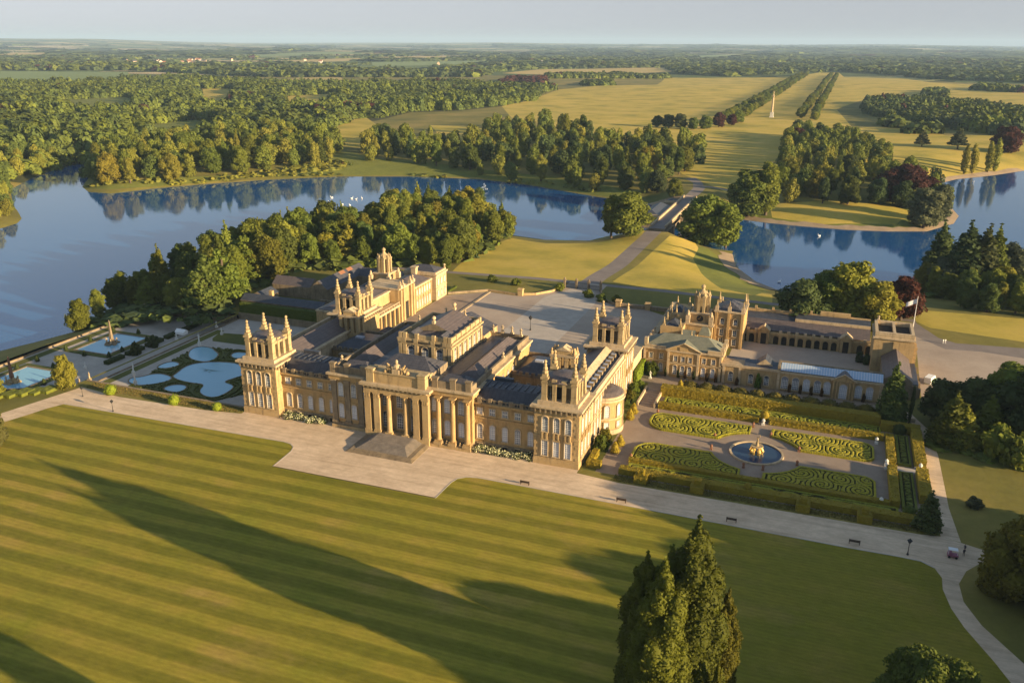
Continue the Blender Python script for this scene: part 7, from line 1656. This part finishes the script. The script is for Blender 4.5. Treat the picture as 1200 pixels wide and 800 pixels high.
def person(x, y, rz, top, legs, label):
    r = empty('person', (x, y, tz(x, y)), label, 'person')
    me = bpy.data.meshes.new('body'); bm = bmesh.new(); vs_ = {}
    J = dict(p=(0, 0, .95), c=(0, 0, 1.35), n=(0, 0, 1.5), h=(0, .02, 1.62), t=(0, .02, 1.74), ls=(-.19, 0, 1.42), le=(-.26, -.03, 1.15), lh=(-.24, .1, .92), rs=(.19, 0, 1.42), re=(.27, -.02, 1.16), rh=(.26, .12, .95), lp=(-.1, 0, .9), lk=(-.11, .08, .5), lf=(-.11, -.05, .06), lt=(-.11, .1, .03), rp=(.1, 0, .9), rk=(.11, -.02, .5), rf=(.11, -.18, .06), rt=(.11, -.04, .03))
    Rr = dict(p=.14, c=.15, n=.06, h=.1, t=.06, ls=.07, le=.05, lh=.04, rs=.07, re=.05, rh=.04, lp=.1, lk=.065, lf=.045, lt=.035, rp=.1, rk=.065, rf=.045, rt=.035)
    for k, v in J.items(): vs_[k] = bm.verts.new(v)
    for a, c in ('pc', 'cn', 'nh', 'ht'): bm.edges.new((vs_[a], vs_[c]))
    for s in 'lr':
        for a, c in (('c', s+'s'), (s+'s', s+'e'), (s+'e', s+'h'), ('p', s+'p'), (s+'p', s+'k'), (s+'k', s+'f'), (s+'f', s+'t')): bm.edges.new((vs_[a], vs_[c]))
    bm.to_mesh(me); bm.free(); o = bpy.data.objects.new('body', me); COL.objects.link(o); o.parent = r; r.rotation_euler = (0, 0, rz)
    md = o.modifiers.new('skin', 'SKIN'); sk = me.skin_vertices[0].data
    for k, nm in enumerate(J): sk[k].radius = (Rr[nm], Rr[nm]); sk[k].use_root = (nm == 'p')
    o.modifiers.new('sub', 'SUBSURF').levels = 1; o.modifiers['sub'].render_levels = 1
    m, t, b_ = nt('clothes of ' + label[:12]); z = t.nodes.new('ShaderNodeTexCoord'); s = t.nodes.new('ShaderNodeSeparateXYZ'); t.links.new(z.outputs['Object'], s.inputs[0])
    c = mix(t, math_(t, 'GREATER_THAN', s.outputs[2], .95), legs, top); c = mix(t, math_(t, 'GREATER_THAN', s.outputs[2], 1.5), c, (.42, .26, .18)); c = mix(t, math_(t, 'GREATER_THAN', s.outputs[2], 1.68), c, (.05, .03, .02)); t.links.new(c, b_.inputs['Base Color']); me.materials.append(m)
for px, py, rz, a, c, lb in ((1129, 651, .4, (.03, .03, .04), (.02, .02, .03), 'person in dark clothes standing on the path junction, nearer one'), (1130, 646, 2.2, (.05, .05, .06), (.03, .03, .05), 'person in dark clothes on the path junction, farther one')):
    x, y, z = at(px, py); person(x, y, rz, a, c, lb)
# small pink cart at the junction, and things on the east forecourt
x, y, z = at(1116, 652.5); ct = empty('cart', (x, y, z), 'small pink and white cart parked on the path junction', 'cart')
pk = surf('pink paint', [(.28, .10, .16), (.34, .13, .19)], 2, .5)
b = MB(); b.box(x-1.0, x+1.0, y-.55, y+.55, .35, .8); b.box(x-.9, x-.2, y-.5, y+.5, .8, 1.2); b.build('body', pk, ct); b = MB(); b.box(x-.95, x+.8, y-.6, y+.6, 1.85, 1.92)
for a in (-.9, .75):
    for c in (-.52, .52): b.box(x+a-.03, x+a+.03, y+c-.03, y+c+.03, .81, 1.85)
b.build('canopy', M['white'], ct)
for a in (-.65, .65):
    for c in (-.58, .58):
        b = MB(); b.tube([(x+a, y+c-.07, .26), (x+a, y+c+.07, .26)], [.26, .26], 12); b.f.append(tuple(reversed(range(12)))); b.m.append(0); b.build('wheel', M['iron'], ct)
def van(x, y, rz, label):
    r = empty('van', (x, y, tz(x, y)), label, 'van'); r.rotation_euler = (0, 0, rz); w = (x, y, tz(x, y))
    b = MB(); b.prism([(-2.6, -1), (2.6, -1), (2.6, 1), (-2.6, 1)], .35, 1.1); b.v += []; b.box(-2.6, 1.3, -.98, .98, 1.1, 2.2); i = len(b.v)
    b.v += [(1.3, -.98, 1.1), (2.2, -.98, 1.1), (1.3, -.98, 2.2), (1.3, .98, 1.1), (2.2, .98, 1.1), (1.3, .98, 2.2)]; b.f += [(i, i+1, i+2), (i+3, i+5, i+4)]; b.m += [0, 0]; place(b.mesh('body', M['white']), 'body', w, 0, r)
    b = MB(); b.quad((2.2, -.94, 1.12), (2.2, .94, 1.12), (1.32, .94, 2.18), (1.32, -.94, 2.18)); place(b.mesh('windscreen', M['glass']), 'windscreen', w, 0, r)
    for a in (-1.6, 1.6):
        for c in (-.95, .95): b = MB(); b.tube([(a, c-.12, .35), (a, c+.12, .35)], [.35, .35], 12); b.f.append(tuple(reversed(range(12)))); b.m.append(0); place(b.mesh('wheel', M['iron']), 'wheel', w, 0, r)
x, y, z = at(1083, 447); van(x+1.5, y, 1.2, 'white van parked beside the lean to at the right of the gate tower')
for px, lb in ((1105, 'person in white standing by the road at the meadow edge, left one'), (1107.5, 'person in white standing by the road at the meadow edge, right one')): x, y, z = at(px, 402.5); person(x, y, 1.0, (.75, .75, .72), (.5, .5, .5), lb)
x, y = on_plane(1091, 449, 0); b = MB(); b.box(x-2, x+2, y-1.2, y+1.2, 0, 1.3); b.box(x-2.1, x+2.1, y-1.3, y+1.3, 1.3, 1.45); tag(b.build('skip_container', surf('green paint', [(.08, .13, .07), (.1, .16, .09)], 2, .6)), 'low green container on the forecourt beside the white van', 'container')
for px, py, w_, lb in ((1007, 424, 1.6, 'dark covered planter on the shaded east yard, left one'), (1015, 427, 1.6, 'dark covered planter on the shaded east yard, right one')):
    x, y = on_plane(px, py, 0); tree(x, y, 'bush', 3.4, lb, w=.6, cols=DARKS, cat='shrub')
for k, (px, py) in enumerate(((577, 327), (604, 331), (656, 337), (690, 345), (705, 350), (722, 352))):
    x, y, z = at(px, py+3); tree(x, y, 'bush', 3.0, 'dark shrub along the curved edge of the great court', 'shrubs along the great court edge', w=1.1, cols=GREENS[:2], cat='shrub')
for x in (-4.4, -1.2, 9.8, 13.0): pass
# verge patches of longer grass beside the terrace, built as tufts
def tufts(poly, n, h, label, cols, seed):
    rg = np.random.default_rng(seed); P = np.array(poly); C_ = rg.uniform(P.min(0), P.max(0), (n*2, 2)); C_ = C_[in_poly(C_, P)][:n]; Z = terrain(C_); a = rg.uniform(0, 6.28, len(C_)); hh = h*rg.uniform(.5, 1.2, len(C_)); w = .16
    A = np.c_[C_, Z]; d = np.c_[np.cos(a), np.sin(a), 0*a]*w; u = np.c_[rg.normal(0, .08, (len(C_), 2)), hh]
    Q = np.stack([A-d, A+d, A+d*.4+u, A-d*.4+u], 1); c = np.array(cols)[rg.integers(0, len(cols), len(C_))]; me = quads_mesh('grass', Q, [M['leaf_far']], tint=c)
    o = bpy.data.objects.new('grass', me); COL.objects.link(o); tag(o, label, 'grass', kind='stuff')
tufts([(58, -2.4), (125, -1.6), (125, 1), (58, 1)], 5000, .15, 'rough grass on the verge below the garden hedge', [(.10, .10, .02), (.16, .13, .04)], 4)
tufts([(-105, -2.4), (-60, -3.0), (-49.5, -1.4), (-49.5, 1.8), (-105, 1.8)], 5000, .12, 'dry grass on the verge above the pools', [(.20, .15, .05), (.14, .13, .03)], 5)

# stone edging between the lawn and the gravel
def edging(P, label):
    wall_run('lawn_edging', P, .05, .22, 'paving', label, z=0.0)
edging(lawn_edge[0:7], 'thin stone edging of the lawn left of the notch'); edging(lawn_edge[5:7]+[(-21.8, -25.2), (22.2, -25.1), (22.5, -17)], 'thin stone edging round the gravel notch'); edging(lawn_edge[7:16], 'thin stone edging of the lawn right of the notch')
# ================================================================ the air itself
m = bpy.data.materials.new('thin morning haze'); m.use_nodes = True; t = m.node_tree
for n in list(t.nodes):
    if n.type != 'OUTPUT_MATERIAL': t.nodes.remove(n)
pv = t.nodes.new('ShaderNodeVolumePrincipled'); pv.inputs['Color'].default_value = (.50, .72, 1.0, 1); pv.inputs['Density'].default_value = 4.6e-5; pv.inputs['Anisotropy'].default_value = 0.0
t.links.new(pv.outputs[0], t.nodes['Material Output'].inputs['Volume'])
b = MB(); b.box(-46000, 46000, -7000, 47000, -30, 300); o = b.build('haze', m, loc=(0, 20000, -30)); tag(o, 'thin blue haze over the distant land', 'haze', kind='stuff')
